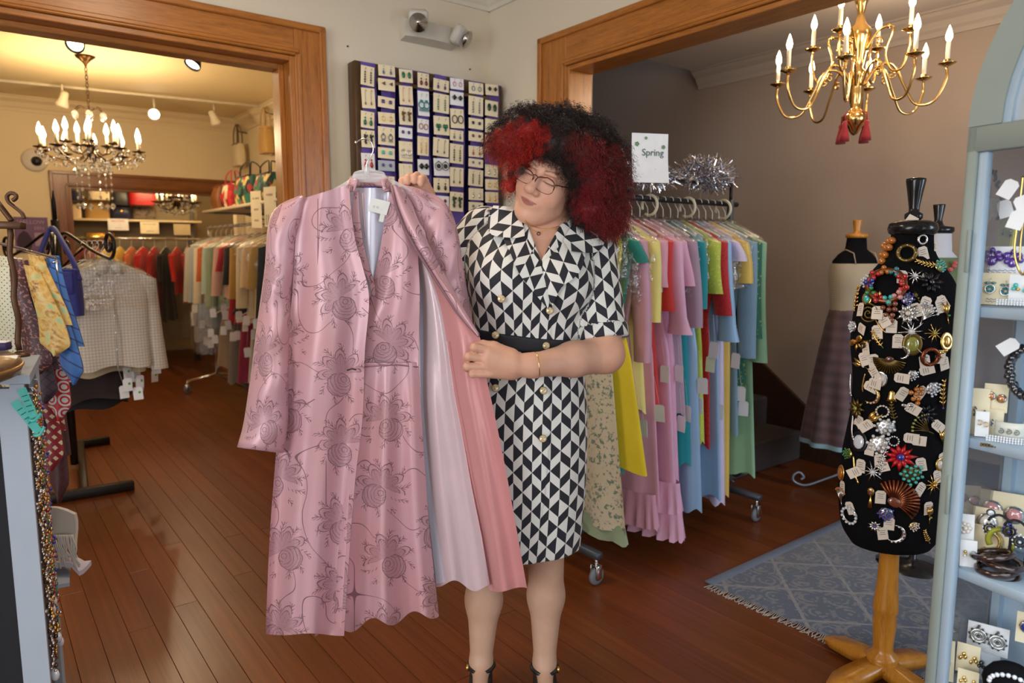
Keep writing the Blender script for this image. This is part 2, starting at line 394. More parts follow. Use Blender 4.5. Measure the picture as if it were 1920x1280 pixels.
# crown mouldings: stepped profile swept along a straight run
def crown(name, s0, t0, s1, t1, inward, ztop, mt, h=.1, d=.085):
    prof = [(0, -h), (.012, -h), (.016, -h*.8), (.03, -h*.68), (.045, -h*.42), (d*.8, -h*.25), (d*.86, -h*.2), (d*.86, -.012), (d, -.01), (d, 0), (0, 0)]
    rows = [[Vector((s+inward[0]*p, -(t+inward[1]*p), ztop+q)) for p, q in prof] for s, t in ((s0, t0), (s1, t1))]
    m = MB(); m.grid(rows, closeu=True); n = len(prof); m.add(rows[0], [tuple(range(n))]); m.add(rows[1], [tuple(range(n))[::-1]])
    return struct(name, m, mt)
CROWN = plaster('crown_plaster', rgb(224, 216, 200))
crown('trim_1', -6.1, 0, 0, 0, (0, 1), 2.74, CROWN); crown('trim_2', 0, 0, 0, 5.5, (-1, 0), 2.74, CROWN)
crown('trim_3', -6.1, -4.54, 0, -4.54, (0, 1), 2.7, plaster('cream_crown_plaster', rgb(226, 208, 170)), .13, .1)
crown('trim_4', 0, -4.54, 0, -.2, (-1, 0), 2.7, plaster('cream_crown_plaster', rgb(226, 208, 170)), .13, .1)
crown('trim_5', 1.8, .03, 1.8, 5.5, (-1, 0), 2.58, plaster('grey_crown_plaster', rgb(170, 156, 142)), .12, .1)
# casings: each board of a doorway surround is its own piece of the trim
def casing_face(parent_name, mt_v, mt_h, a0, a1, ztop, wv, wh, place, depth=.022, left=True, right=True, bev=.004):
    """place(u0,u1,d0,d1,z0,z1) -> box spec along the wall (u), out of the wall (d)"""
    m = MB(); root = None; segs = []
    def prof(u0, u1, z0, z1, out): return (u0, u1, z0, z1, out)
    if right: segs += [('upright', a1, a1+wv, 0, ztop+wh, depth, mt_v), ('upright_backband', a1+wv-.03, a1+wv, 0, ztop+wh, depth+.014, mt_v), ('upright_bead', a1+.012, a1+.03, 0, ztop+.012, depth+.008, mt_v)]
    if left: segs += [('upright', a0-wv, a0, 0, ztop+wh, depth, mt_v), ('upright_backband', a0-wv, a0-wv+.03, 0, ztop+wh, depth+.014, mt_v), ('upright_bead', a0-.03, a0-.012, 0, ztop+.012, depth+.008, mt_v)]
    segs += [('head', a0, a1, ztop, ztop+wh, depth, mt_h), ('head_backband', a0-(wv if left else 0), a1+(wv if right else 0), ztop+wh-.03, ztop+wh, depth+.014, mt_h), ('head_bead', a0-.02, a1+.02, ztop+.012, ztop+.032, depth+.008, mt_h), ('head_step', a0, a1, ztop, ztop+.012, depth+.014, mt_h)]
    for nm, u0, u1, z0, z1, d, mt in segs:
        b = MB(); place(b, u0, u1, 0, d, z0, z1, bev)
        if root is None: root = struct(parent_name, b, mt)
        else: struct(nm, b, mt, parent=root)
    return root
pl = lambda mb, u0, u1, d0, d1, z0, z1, bv: SB(mb, u0, u1, d0, d1, z0, z1, bv)
c1 = casing_face('trim_6', OAK_V, OAK_S, DS0, DS1, DZ, .15, .15, pl)
m = MB(); SB(m, DS1-.025, DS1, -.225, .02, 0, DZ, .003); struct('jamb', m, OAK_V, parent=c1)
m = MB(); SB(m, DS0, DS1-.025, -.225, .02, DZ-.025, DZ, .003); struct('jamb_head', m, OAK_S, parent=c1)
m = MB(); SB(m, DS1-.05, DS1-.025, -.15, -.06, 0, DZ-.025, .003); struct('door_stop', m, OAK_V, parent=c1)
m = MB(); SB(m, DS0, DS1-.05, -.15, -.06, DZ-.05, DZ-.025, .003); struct('door_stop_head', m, OAK_S, parent=c1)
pr = lambda mb, u0, u1, d0, d1, z0, z1, bv: SB(mb, -d1, -d0, u0, u1, z0, z1, bv)
c2 = casing_face('trim_7', OAK_V, OAK_T, OT0, OT1, OZ, .205, .17, pr)
m = MB(); SB(m, -.02, .135, OT0, OT0+.022, 0, OZ, .003); struct('jamb', m, OAK_V, parent=c2)
m = MB(); SB(m, -.02, .135, OT0+.022, OT1, OZ-.022, OZ, .003); struct('jamb_head', m, OAK_T, parent=c2)
pf = lambda mb, u0, u1, d0, d1, z0, z1, bv: SB(mb, u0, u1, -4.54+d0, -4.54+d1, z0, z1, bv)
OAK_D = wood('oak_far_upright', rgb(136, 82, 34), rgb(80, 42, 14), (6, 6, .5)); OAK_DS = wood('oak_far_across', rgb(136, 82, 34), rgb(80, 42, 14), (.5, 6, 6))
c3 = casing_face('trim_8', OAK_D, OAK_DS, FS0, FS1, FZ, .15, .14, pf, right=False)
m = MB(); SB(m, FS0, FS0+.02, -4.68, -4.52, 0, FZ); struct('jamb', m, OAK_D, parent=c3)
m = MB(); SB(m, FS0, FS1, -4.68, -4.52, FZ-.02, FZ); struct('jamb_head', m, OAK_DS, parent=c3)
# baseboards
def baseboard(name, s0, s1, t0, t1, mt, h=.17):
    m = MB(); SB(m, s0, s1, t0, t1, 0, h, .004); o = struct(name, m, mt)
    m = MB(); e = .008; SB(m, s0-(e if abs(s1-s0) < .1 else 0), s1, t0, t1+(e if abs(t1-t0) < .1 else 0), h, h+.022, .003); struct('cap', m, mt, parent=o)
baseboard('baseboard_left', DS1+.15, 0, 0, .02, OAK_S); baseboard('baseboard_right', -.02, 0, .02, OT0-.205, OAK_T)
baseboard('baseboard_right_room', 1.775, 1.8, .97, 5.4, DARKW, .2); baseboard('baseboard_left_room', -6.0, FS0-.15, -4.54, -4.52, OAK_S)
# stairs going up to the left in the right room
STAIR = mat('stair_carpet', rgb(70, 60, 56), .9, var=.15, bump=.4)
st = None
for k in range(13):
    t1 = .95-.25*k; m = MB(); SB(m, 1.02, 1.775, t1-.25, t1, 0 if k == 0 else .185*k-.05, .185*(k+1), .008)
    if st is None: st = m.obj('staircase', STAIR, None, False); st.location = (CX, CY, 0); st.rotation_euler = (0, 0, YAW); st['kind'] = 'structure'
    else: struct('step', m, STAIR, parent=st)
m = MB()
q = [(1.15, 0), (1.15, .22), (.95, .36), (-1.8, 2.4), (-1.8, 2.1), (.93, .0)]
M4 = Matrix(((0, 0, 1, 1.772), (-1, 0, 0, 0), (0, 1, 0, 0), (0, 0, 0, 1)))
m.prism(q, .028, M4); struct('stair_skirting', m, DARKW, parent=st)
m = MB(); SB(m, .95, 1.02, -1.6, .95, 0, .0001+.185); M4 = Matrix(((0, 0, 1, .985), (-1, 0, 0, 0), (0, 1, 0, 0), (0, 0, 0, 1)))
m = MB(); m.prism([(.95, 0), (.95, .2), (-1.6, 2.08), (-1.6, 0)], .035, M4); struct('stringer', m, DARKW, parent=st)
# small nail heads on wall_left
for k, (px, py) in enumerate(((651, 87), (880, 130))):
    a, b = ray(px, py); s = None
    # intersect with t = 0
    for i in range(400):
        ss = -1.5+i*.004; p = W(ss, 0)
        if p.x/p.y > a: break
    p = W(ss, 0, CAM_H+b*p.y)
    m = MB(); m.lathe([(.004, 0), (.004, .006), (0, .008)], 8, (0, 0, 0), R=Matrix.Rotation(pi/2, 3, 'X'))
    tag(m.obj('nail', IRON, None, True, p, YAW), 'small dark nail head in the white wall ' + ('beside the oak door casing', 'above the earring board')[k], 'nail')

# fixtures of the unseen lamps added to warm the front room
for k, (s_, t_) in enumerate(ADDED_LAMPS):
    g = thing('added_ceiling_lamp', ('first', 'second', 'third')[k]+' unseen round ceiling lamp added to light the front room', 'lamp', W(s_, t_, 2.74))
    m = MB(); m.lathe([(.20, 0), (.21, -.012), (.20, -.03), (0, -.03)], 28); m.obj('rim', mat('lamp_rim', rgb(200, 190, 170), .4, .3), g); m = MB(); m.lathe([(.19, -.03), (.17, -.055), (.1, -.072), (0, -.078)], 28); m.obj('diffuser', glow('opal_diffuser', (1, .86, .66), 3), g)
# ================================================================= implicit-surface modelling for the figure
def v3(p): return np.array([p[0], p[1], p[2]], dtype=np.float32)
def sd_cap(a, b, ra, rb, sy=1.0):
    a, b = v3(a), v3(b); ab = b-a; L = float(ab@ab)
    def f(p):
        t = np.clip(((p-a)@ab)/L, 0, 1); q = p-a-t[:, None]*ab
        if sy != 1.0: q = q*np.array([1, sy, 1], np.float32)
        return np.sqrt((q*q).sum(1))-(ra+(rb-ra)*t)
    return f
def sd_ell(c, r, R=None):
    c = v3(c); r = np.array(r, np.float32); Rm = None if R is None else np.array(R, np.float32)
    def f(p):
        q = p-c
        if Rm is not None: q = q@Rm       # world -> local (R columns are local axes)
        k0 = np.sqrt(((q/r)**2).sum(1)); k1 = np.sqrt(((q/(r*r))**2).sum(1))+1e-9
        return k0*(k0-1)/k1
    return f
def sd_loft(zs, cx, cy, a, b, fold=None):
    zs = np.array(zs, float); o = np.argsort(zs); zs = zs[o]; A = [np.array(q, float)[o] for q in (cx, cy, a, b)]
    zf = np.linspace(zs[0], zs[-1], 120); B = []
    for q in A:
        y = np.interp(zf, zs, q); k = np.hanning(13); k /= k.sum(); yp = np.pad(y, 6, 'edge'); B.append(np.convolve(yp, k, 'valid'))
    def f(p):
        z = p[:, 2]; X, Y, a_, b_ = [np.interp(z, zf, q).astype(np.float32) for q in B]
        dx = p[:, 0]-X; dy = p[:, 1]-Y; m = 1.0
        if fold is not None: m = 1+fold(np.arctan2(dx/a_, -dy/b_), z)
        k = np.sqrt((dx/a_)**2+(dy/b_)**2)/m
        d = (k-1)*np.minimum(a_, b_)
        dz = np.maximum(zf[0]-z, z-zf[-1]); return np.maximum(d, dz)
    return f
def smin(a, b, k):
    if k <= 0: return np.minimum(a, b)
    h = np.clip(.5+.5*(b-a)/k, 0, 1); return b+(a-b)*h-k*h*(1-h)
def smax(a, b, k): return -smin(-a, -b, k)
def compose(ops):    # ops: (kind, fn, k)
    def f(p):
        d = None
        for kind, fn, k in ops:
            e = fn(p)
            if d is None: d = e
            elif kind == 'u': d = smin(d, e, k)
            elif kind == 's': d = smax(d, -e, k)
            else: d = smax(d, e, k)
        return d.astype(np.float32)
    return f
def sd_plane(o, n):
    o = v3(o); n = v3(Vector(n).normalized()); return lambda p: (p-o)@n
def surfnet(f, lo, hi, h, name, material, parent, attrs=None):
    lo = np.array(lo, float); hi = np.array(hi, float); B = 8
    nb = np.ceil((hi-lo)/(h*B)).astype(int); N = nb*B+1
    V = np.full(tuple(N), 1.0, np.float32)
    bc = np.stack(np.meshgrid(*[np.arange(k) for k in nb], indexing='ij'), -1).reshape(-1, 3)
    dc = f(((bc+.5)*B*h+lo).astype(np.float32)); keep = np.abs(dc) < B*h*1.7
    for (i, j, k), d in zip(bc[~keep], dc[~keep]): V[i*B:(i+1)*B+1, j*B:(j+1)*B+1, k*B:(k+1)*B+1] = 1.0 if d > 0 else -1.0
    g = np.stack(np.meshgrid(*[np.arange(B+1)]*3, indexing='ij'), -1).reshape(-1, 3)
    kb = bc[keep]
    for c0 in range(0, len(kb), 600):
        kk = kb[c0:c0+600]; idx = (kk[:, None, :]*B+g[None]).reshape(-1, 3)
        V[idx[:, 0], idx[:, 1], idx[:, 2]] = f((idx*h+lo).astype(np.float32))
    S = V < 0
    c = [S[i:i+N[0]-1, j:j+N[1]-1, k:k+N[2]-1] for i in (0, 1) for j in (0, 1) for k in (0, 1)]
    cnt = sum(x.astype(np.int8) for x in c); act = (cnt > 0) & (cnt < 8); ci = np.argwhere(act)
    ids = np.full(act.shape, -1, np.int32); ids[act] = np.arange(len(ci))
    pos = np.zeros((len(ci), 3)); num = np.zeros(len(ci))
    offs = [(i, j, k) for i in (0, 1) for j in (0, 1) for k in (0, 1)]
    for a in range(8):
        for ax in range(3):
            if offs[a][ax]: continue
            o0 = np.array(offs[a]); o1 = o0.copy(); o1[ax] = 1
            p0 = ci+o0; p1 = ci+o1; v0 = V[p0[:, 0], p0[:, 1], p0[:, 2]]; v1 = V[p1[:, 0], p1[:, 1], p1[:, 2]]
            m = (v0 < 0) != (v1 < 0); t = np.where(m, v0/np.where(m, v0-v1, 1), 0)
            q = o0+t[:, None]*(o1-o0); pos += np.where(m[:, None], q, 0); num += m
    pos = (ci+pos/num[:, None])*h+lo
    quads = []
    for ax in range(3):
        b, cx_ = (ax+1) % 3, (ax+2) % 3
        sl0 = [slice(None)]*3; sl1 = [slice(None)]*3; sl0[ax] = slice(0, N[ax]-1); sl1[ax] = slice(1, N[ax])
        e = S[tuple(sl0)] != S[tuple(sl1)]; ei = np.argwhere(e)
        ok = (ei[:, b] > 0) & (ei[:, cx_] > 0) & (ei[:, b] < N[b]-1) & (ei[:, cx_] < N[cx_]-1); ei = ei[ok]
        def cell(db, dc_):
            q = ei.copy(); q[:, b] -= db; q[:, cx_] -= dc_; return ids[q[:, 0], q[:, 1], q[:, 2]]
        qd = np.stack([cell(1, 1), cell(0, 1), cell(0, 0), cell(1, 0)], 1)
        flip = ~S[ei[:, 0], ei[:, 1], ei[:, 2]]; qd[flip] = qd[flip][:, ::-1]; quads.append(qd)
    quads = np.concatenate(quads); quads = quads[(quads >= 0).all(1)]
    # light relaxation towards neighbours, then keep
    me = bpy.data.meshes.new(name); me.vertices.add(len(pos)); me.vertices.foreach_set('co', pos.astype(np.float32).ravel())
    me.loops.add(len(quads)*4); me.loops.foreach_set('vertex_index', quads.astype(np.int32).ravel())
    me.polygons.add(len(quads)); me.polygons.foreach_set('loop_start', np.arange(0, len(quads)*4, 4, dtype=np.int32)); me.polygons.foreach_set('loop_total', np.full(len(quads), 4, np.int32))
    me.update(calc_edges=True); me.polygons.foreach_set('use_smooth', np.ones(len(quads), bool)); me.materials.append(material)
    if attrs:
        for nm, kind, fn in attrs:
            val = fn(pos.astype(np.float32)); at = me.attributes.new(nm, kind, 'POINT')
            at.data.foreach_set({'FLOAT2': 'vector', 'FLOAT_COLOR': 'color', 'FLOAT': 'value'}[kind], np.ascontiguousarray(val, dtype=np.float32).ravel())
    return link(name, me, parent)
def join_meshes(objs, name):
    """merge several mesh objects (same material) into the first, without operators"""
    vs = []; fs = []; cols = {}; off = 0
    for o in objs:
        me = o.data; n = len(me.vertices); co = np.empty(n*3, np.float32); me.vertices.foreach_get('co', co); vs.append(co.reshape(-1, 3))
        li = np.empty(len(me.loops), np.int32); me.loops.foreach_get('vertex_index', li); fs.append(li.reshape(-1, 4)+off); off += n
        for at in me.attributes:
            if at.data_type == 'FLOAT_COLOR':
                c = np.empty(n*4, np.float32); at.data.foreach_get('color', c); cols.setdefault(at.name, []).append(c)
    V = np.concatenate(vs); Q = np.concatenate(fs); me = bpy.data.meshes.new(name); me.vertices.add(len(V)); me.vertices.foreach_set('co', V.ravel())
    me.loops.add(len(Q)*4); me.loops.foreach_set('vertex_index', Q.ravel()); me.polygons.add(len(Q))
    me.polygons.foreach_set('loop_start', np.arange(0, len(Q)*4, 4, dtype=np.int32)); me.polygons.foreach_set('loop_total', np.full(len(Q), 4, np.int32))
    me.update(calc_edges=True); me.polygons.foreach_set('use_smooth', np.ones(len(Q), bool)); me.materials.append(objs[0].data.materials[0])
    for k, c in cols.items():
        at = me.attributes.new(k, 'FLOAT_COLOR', 'POINT'); at.data.foreach_set('color', np.concatenate(c))
    par = objs[0].parent
    for o in objs: bpy.data.objects.remove(o)
    return link(name, me, par)
# ================================================================= the person
YB = 2.0
person = thing('person', 'person with curly red and black hair and glasses in a black and white dress', 'person', (P(975, 1262, YB).x, YB, 0))
POFF = Vector(person.location)
def to_person(o): o.location = -POFF; return o
def pz(py, Y=YB): return P(960, py, Y).z
# ---- head frame
HC = P(1036, 340, 1.985)
HR = (Matrix.Rotation(radians(30), 3, 'Y') @ Matrix.Rotation(radians(-25), 3, 'Z') @ Matrix.Rotation(radians(17), 3, 'X'))
HRn = np.array(HR, np.float32); HS = .97
def hp(x, y, z): return HC + HR @ (Vector((x, y, z))*HS)
def he(c, r): return sd_ell(hp(*c), [q*HS for q in r], HRn)
def hcap(a, b, ra, rb): return sd_cap(hp(*a), hp(*b), ra*HS, rb*HS)
head_ops = [('u', he((0, .012, .04), (.076, .096, .086)), 0), ('u', he((0, -.022, -.03), (.062, .072, .088)), .03), ('u', he((0, -.040, -.075), (.048, .048, .048)), .03),
    ('u', he((0, -.078, -.106), (.020, .018, .017)), .025)]
for sx in (-1, 1):
    head_ops += [('u', he((sx*.042, -.062, -.032), (.026, .026, .030)), .03), ('u', hcap((sx*.048, -.02, -.065), (sx*.022, -.062, -.100), .019, .017), .03)]
head_ops += [('u', hcap((-.03, -.087, .035), (.03, -.087, .035), .010, .010), .02)]
for sx in (-1, 1): head_ops += [('s', he((sx*.033, -.103, .012), (.022, .015, .013)), .014)]
for sx in (-1, 1): head_ops += [('u', he((sx*.033, -.0800, .009), (.0185, .0140, .0125)), .006), ('s', hcap((sx*.019, -.0945, .0045), (sx*.048, -.0900, .0045), .0010, .0010), .0015),
    ('u', hcap((sx*.019, -.0955, .0065), (sx*.047, -.0905, .0060), .0022, .0020), .002), ('u', hcap((sx*.02, -.097, .030), (sx*.046, -.088, .031), .0040, .003), .008)]
head_ops += [('u', hcap((0, -.090, .022), (0, -.112, -.022), .0075, .0115), .012), ('u', he((0, -.1125, -.0255), (.0165, .0145, .0140)), .009)]
for sx in (-1, 1): head_ops += [('u', he((sx*.0155, -.1005, -.031), (.0095, .0120, .0095)), .006), ('s', he((sx*.0075, -.108, -.0395), (.0040, .0055, .0040)), .003), ('u', he((sx*.078, .018, -.002), (.008, .018, .03)), .008)]
head_ops += [('u', he((0, -.082, -.062), (.032, .018, .020)), .014)]
for sx in (-1, 1): head_ops += [('u', hcap((sx*.027, -.0835, -.0580), (sx*.004, -.0965, -.0580), .0020, .0036), .004), ('u', hcap((sx*.020, -.0865, -.0655), (0, -.0930, -.0685), .0030, .0050), .004), ('s', hcap((sx*.031, -.0845, -.0582), (0, -.1010, -.0628), .0011, .0012), .0022)]
NB = P(1030, 432, 2.03)
body_ops = head_ops + [('u', sd_cap(hp(0, .038, -.05), NB+Vector((.004, .012, 0)), .050, .054), .016)]
def loft_px(rows, cyo=0.0):
    zs = []; cx = []; cy = []; a = []; b = []
    for py, xl, xr, hd, yo in rows:
        Y = YB+yo; zs.append(pz(py)); cx.append((P(xl, py, Y).x+P(xr, py, Y).x)/2); a.append((P(xr, py, Y).x-P(xl, py, Y).x)/2); b.append(hd); cy.append(Y+cyo)
    return zs, cx, cy, a, b
TORSO = [(402, 930, 1080, .055, .04), (425, 885, 1118, .082, .03), (455, 872, 1126, .102, .02), (500, 873, 1118, .122, .0), (545, 878, 1110, .128, -.01), (590, 884, 1100, .118, 0), (632, 890, 1092, .110, .005),
    (680, 880, 1094, .118, .005), (740, 868, 1099, .130, .01), (820, 860, 1101, .132, .01), (920, 858, 1096, .128, .01), (1000, 856, 1088, .125, .01), (1075, 856, 1080, .122, .01)]
TIN = [(py, xl+12, xr-12, hd-.018, yo) for py, xl, xr, hd, yo in TORSO[:8]]
body_ops += [('u', sd_loft(*loft_px(TIN)), .02), ('u', sd_cap(P(915, 428, 2.04), P(1105, 448, 2.04), .042, .042), .03)]
SHL, ELL, WRL = P(1110, 468, 2.03), P(1135, 664, 1.93), P(998, 685, 1.815)
SHR, ELR, WRR = P(893, 432, 2.05), P(802, 560, 2.03), P(800, 392, 1.955)
body_ops += [('u', sd_cap(SHL, ELL, .048, .051), .02), ('u', sd_cap(ELL, WRL.lerp(ELL, .55), .050, .046), .02), ('u', sd_cap(WRL.lerp(ELL, .55), WRL, .046, .030), .02),
    ('u', sd_cap(SHR, ELR, .055, .046), .02), ('u', sd_cap(ELR, WRR, .043, .029), .02)]
# her left hand closes on the coat edge: palm, four curled fingers, thumb on top
def chain(pts, rs): return [('u', sd_cap(pts[i], pts[i+1], rs[i], rs[i+1]), .004) for i in range(len(pts)-1)]
hand = []
PALM = [P(966, 683, 1.805), P(925, 676, 1.79)]
hand += [('u', sd_cap(WRL, PALM[0], .029, .030), .02), ('u', sd_cap(P(955, 672, 1.80), P(917, 661, 1.785), .020, .015), .02), ('u', sd_cap(P(955, 684, 1.80), P(913, 674, 1.783), .020, .015), .02),
    ('u', sd_cap(P(957, 692, 1.805), P(916, 688, 1.787), .019, .014), .02), ('u', sd_cap(P(962, 699, 1.812), P(922, 700, 1.793), .017, .013), .015)]
KN = [(915, 657), (909, 672), (911, 687), (918, 701)]; PI_ = [(889, 651), (878, 668), (876, 687), (886, 701)]; DI = [(887, 661), (876, 675), (875, 690), (886, 702)]; TI = [(903, 664), (892, 677), (892, 691), (902, 702)]
for k in range(4):
    hand += chain([P(*KN[k], 1.784), P(*PI_[k], 1.772), P(*DI[k], 1.795), P(*TI[k], 1.812)], [.0115, .0105, .0095, .0085] if k < 3 else [.010, .0092, .0085, .0075])
hand += [('u', sd_cap(P(958, 664, 1.81), P(925, 648, 1.80), .016, .0125), .014)] + chain([P(928, 649, 1.80), P(905, 645, 1.795), P(888, 648, 1.795)], [.0125, .0110, .0090])
# her right hand holds the hanger from behind; only the curled fingers show over the coat
rh = [('u', sd_cap(WRR, P(790, 362, 1.935), .028, .030), .02), ('u', sd_cap(P(798, 368, 1.935), P(778, 344, 1.925), .024, .018), .02)]
for k, (x, y) in enumerate(((757, 335), (768, 329), (781, 327), (793, 332))):
    rh += chain([P(x+8, y+16, 1.925), P(x+1, y+2, 1.912), P(x-3, y+4, 1.895), P(x-4, y+13, 1.888)], [.0105, .0100, .0092, .0085])
rh += chain([P(795, 372, 1.925), P(772, 358, 1.905), P(758, 350, 1.90)], [.014, .0115, .0095])
legs = []
for (kx, ky, cx_, cy_, ax_, ay_, yk) in ((908, 1030, 907, 1128, 902, 1240, 2.0), (1024, 1020, 1024, 1120, 1021, 1240, 1.99)):
    K = P(kx, ky, yk); C = P(cx_, cy_, yk+.005); A = P(ax_, ay_, yk-.02)
    legs += [('u', sd_cap(K+Vector((0, .02, .38)), K, .075, .054), .02), ('u', sd_cap(K, C+Vector((0, .012, 0)), .054, .052), .02), ('u', sd_cap(C+Vector((0, .012, 0)), A, .051, .0315), .03)]
    T = Vector((A.x, A.y-.10, .062)); legs += [('u', sd_cap(A, Vector((A.x, A.y+.03, .085)), .031, .026), .02), ('u', sd_cap(Vector((A.x, A.y+.01, .10)), T, .027, .020), .02)]
HEADF = compose(body_ops); HANDF = compose([('u', sd_cap(ELL, WRL.lerp(ELL, .55), .050, .046), 0), ('u', sd_cap(WRL.lerp(ELL, .55), WRL, .046, .030), .02)]+hand)
# skin: base colour with lips, lids and brows coloured by where they are on the head
SKIN_C = np.array([*rgb(216, 164, 138)]); LIP = np.array([*rgb(166, 98, 88)]); BROW = np.array([*rgb(70, 46, 38)]); LEGC = np.array([*rgb(196, 158, 134)])
def skin_col(p):
    q = (p-np.array(HC, np.float32))@HRn/HS; n = len(p); c = np.tile(SKIN_C, (n, 1)); x = np.abs(q[:, 0])
    def blend(w, col):
        w = np.clip(w, 0, 1)[:, None]; return c*(1-w)+col*w
    front = q[:, 1] < -.07
    zl = -.0626+.0044*np.clip(x/.03, 0, 1)**2; up = np.where(q[:, 2] > zl, (q[:, 2]-zl)/(.0072*(1-np.clip(x/.029, 0, 1)**2)+1e-4), (zl-q[:, 2])/(.0098*(1-np.clip(x/.026, 0, 1)**2)+1e-4))
    c = blend(np.where(front & (x < .028), np.clip((1.15-up)*3, 0, 1), 0), LIP)
    bz = .033+.006*np.clip((x-.015)/.02, 0, 1)-.010*np.clip((x-.04)/.02, 0, 1); c = blend(np.where(front & (x > .014) & (x < .056), np.clip((.0034-np.abs(q[:, 2]-bz))*500, 0, .6), 0), BROW)
    c = blend(np.where(front & (x > .017) & (x < .050), np.clip((.0024-np.abs(q[:, 2]-.0052))*900, 0, .9), 0), BROW)
    c = blend(np.where(front, np.clip(1-((x-.046)**2+(q[:, 2]+.028)**2)/.0007, 0, 1)*.22, 0), np.array([*rgb(214, 126, 108)]))
    c = blend(np.where(front, np.clip(1-(x**2+(q[:, 2]+.03)**2)/.0004, 0, 1)*.2, 0), np.array([*rgb(214, 130, 112)]))
    c = blend(np.clip((.62-p[:, 2])*6, 0, 1), LEGC)
    return np.concatenate([c, np.ones((n, 1))], 1)
t = NT('skin'); at = t.attr('skin_colour'); n_ = t.noise(t.coord('Object', (1, 1, 1)), 38, 4); kk = t.math('MULTIPLY_ADD', n_, .16, .92)
t.put(t.b.inputs['Base Color'], t.mix(1.0, at.outputs['Color'], t.comb(kk, kk, kk), 'MULTIPLY')); t.set(rough=.46, sss=.12, spec=.4)
t.b.inputs['Subsurface Radius'].default_value = (.012, .005, .003); t.b.inputs['Subsurface Scale'].default_value = .5
t.bump(t.noise(t.coord(), 420, 2), .05, .001); SKIN = t.m
SA = [('skin_colour', 'FLOAT_COLOR', skin_col)]
bl = lambda p, r=.16: (v3(p)-r, v3(p)+r)
zcut = pz(470)
def clipz(f, z, sgn): return lambda p: np.maximum(f(p), (p[:, 2]-z)*sgn)
o1 = surfnet(HEADF, (HC.x-.20, HC.y-.16, pz(505)), (HC.x+.20, HC.y+.20, HC.z+.15), .0026, 'body', SKIN, person, SA)
ext = compose([body_ops[-7], body_ops[-6]]+[('u', b[1], .02) for b in body_ops[-5:]]+legs)
x0, x1 = P(770, 600, 2).x, P(1200, 600, 2).x
o2 = surfnet(ext, (P(760, 600, 2).x, 1.72, .0), (x1, 2.25, pz(452)), .0055, 'body', SKIN, person, SA)
lo = v3(P(850, 740, 1.78)); hi = v3(P(1160, 610, 1.78))
o3 = surfnet(HANDF, (lo[0], 1.70, lo[2]), (P(1190, 640, 1.95).x, 2.0, hi[2]), .0026, 'body', SKIN, person, SA)
o4 = surfnet(compose(rh+[('u', sd_cap(ELR, WRR, .043, .029), .02)]), tuple(v3(P(735, 510, 1.9))-np.array([0, .05, 0])), tuple(v3(P(830, 305, 1.95))+np.array([0, .06, 0])), .0026, 'body', SKIN, person, SA)
body = to_person(join_meshes([o1, o2, o3, o4], 'body'))
# ---- dress
def fold(th, z):
    w = np.clip((pz(650)-z)/.4, 0, 1); up = np.clip((z-pz(640))/.06, 0, 1)*np.clip((pz(560)-z)/.1, 0, 1)
    return .012*w*np.sin(th*5+z*3)+.010*w*np.sin(th*9+1.3)+.022*up*np.sin(th*11+z*12)
tor = sd_loft(*loft_px(TORSO), fold=fold)
SLA, SLB = P(1108, 452, 2.035), P(1133, 636, 1.955); sdir = (SLB-SLA).normalized()
SRA, SRB = P(905, 428, 2.05), P(828, 520, 2.05); sdir2 = (SRB-SRA).normalized()
def wr(f, amp, ax, fr):
    axv = v3(ax)
    return lambda p: f(p)+amp*np.sin((p@axv)*fr+p[:, 0]*20)*np.sin(p[:, 0]*35+p[:, 2]*22)
sl1 = compose([('u', wr(sd_cap(SLA, SLB+sdir*.02, .068, .0665), .0022, (.3, .2, 1), 75), 0), ('i', sd_plane(SLB, sdir), .004)])
sl2 = compose([('u', sd_cap(SRA, SRB+sdir2*.02, .062, .066), 0), ('i', sd_plane(SRB, sdir2), .004)])
cuff = compose([('u', sd_cap(SLB-sdir*.05, SLB+sdir*.02, .0695, .0705), 0), ('i', sd_plane(SLB+sdir*.001, sdir), .003), ('s', sd_plane(SLB-sdir*.034, sdir), .003)])
VN = [P(972, 398, 1.9), P(1074, 428, 1.9), P(1015, 489, 1.88)]
cen = (VN[0]+VN[1]+VN[2])/3; CAMP = Vector((0, 0, CAM_H))
def vwedge(p):
    # inside of the open neckline: the three planes through its edges, running straight back in y
    d = np.full(len(p), -1e3, np.float32); q = [(v.x, v.z) for v in VN]; q[0] = (q[0][0]-.02, q[0][1]+.10); q[1] = (q[1][0]+.03, q[1][1]+.12)
    for i in range(3):
        a = np.array(q[i]); b = np.array(q[(i+1) % 3]); e = b-a; n = np.array([e[1], -e[0]])/np.hypot(*e)
        c_ = np.array([(q[0][0]+q[1][0]+q[2][0])/3, (q[0][1]+q[1][1]+q[2][1])/3])
        if (c_-a)@n > 0: n = -n
        d = np.maximum(d, (p[:, [0, 2]]-a)@n)
    return np.maximum(d, p[:, 1]-2.0)
NECK = sd_cap(NB+Vector((0, .01, -.05)), hp(0, .03, -.05), .066, .07)
XP = [(pz(py), P(px, py, 1.88).x) for py, px in ((489, 1015), (600, 1035), (640, 1033), (820, 1031), (900, 1022), (1060, 998))]; XPz = [q[0] for q in XP][::-1]; XPx = [q[1] for q in XP][::-1]
def placket(f):
    def g(p):
        x = np.interp(p[:, 2], XPz, XPx); front = p[:, 1] < 1.97; d = p[:, 0]-x
        step = np.where(front & (p[:, 2] < pz(489)), .0045*np.clip(1-d/.02, 0, 1)*(d > 0)*0+.0035*(d < 0)*np.clip(1+d/.10, 0, 1), 0)
        return f(p)-step
    return g
bust = [('u', sd_ell(P(950, 525, 1.925), (.068, .055, .068)), .05), ('u', sd_ell(P(1058, 532, 1.925), (.066, .055, .068)), .05)]
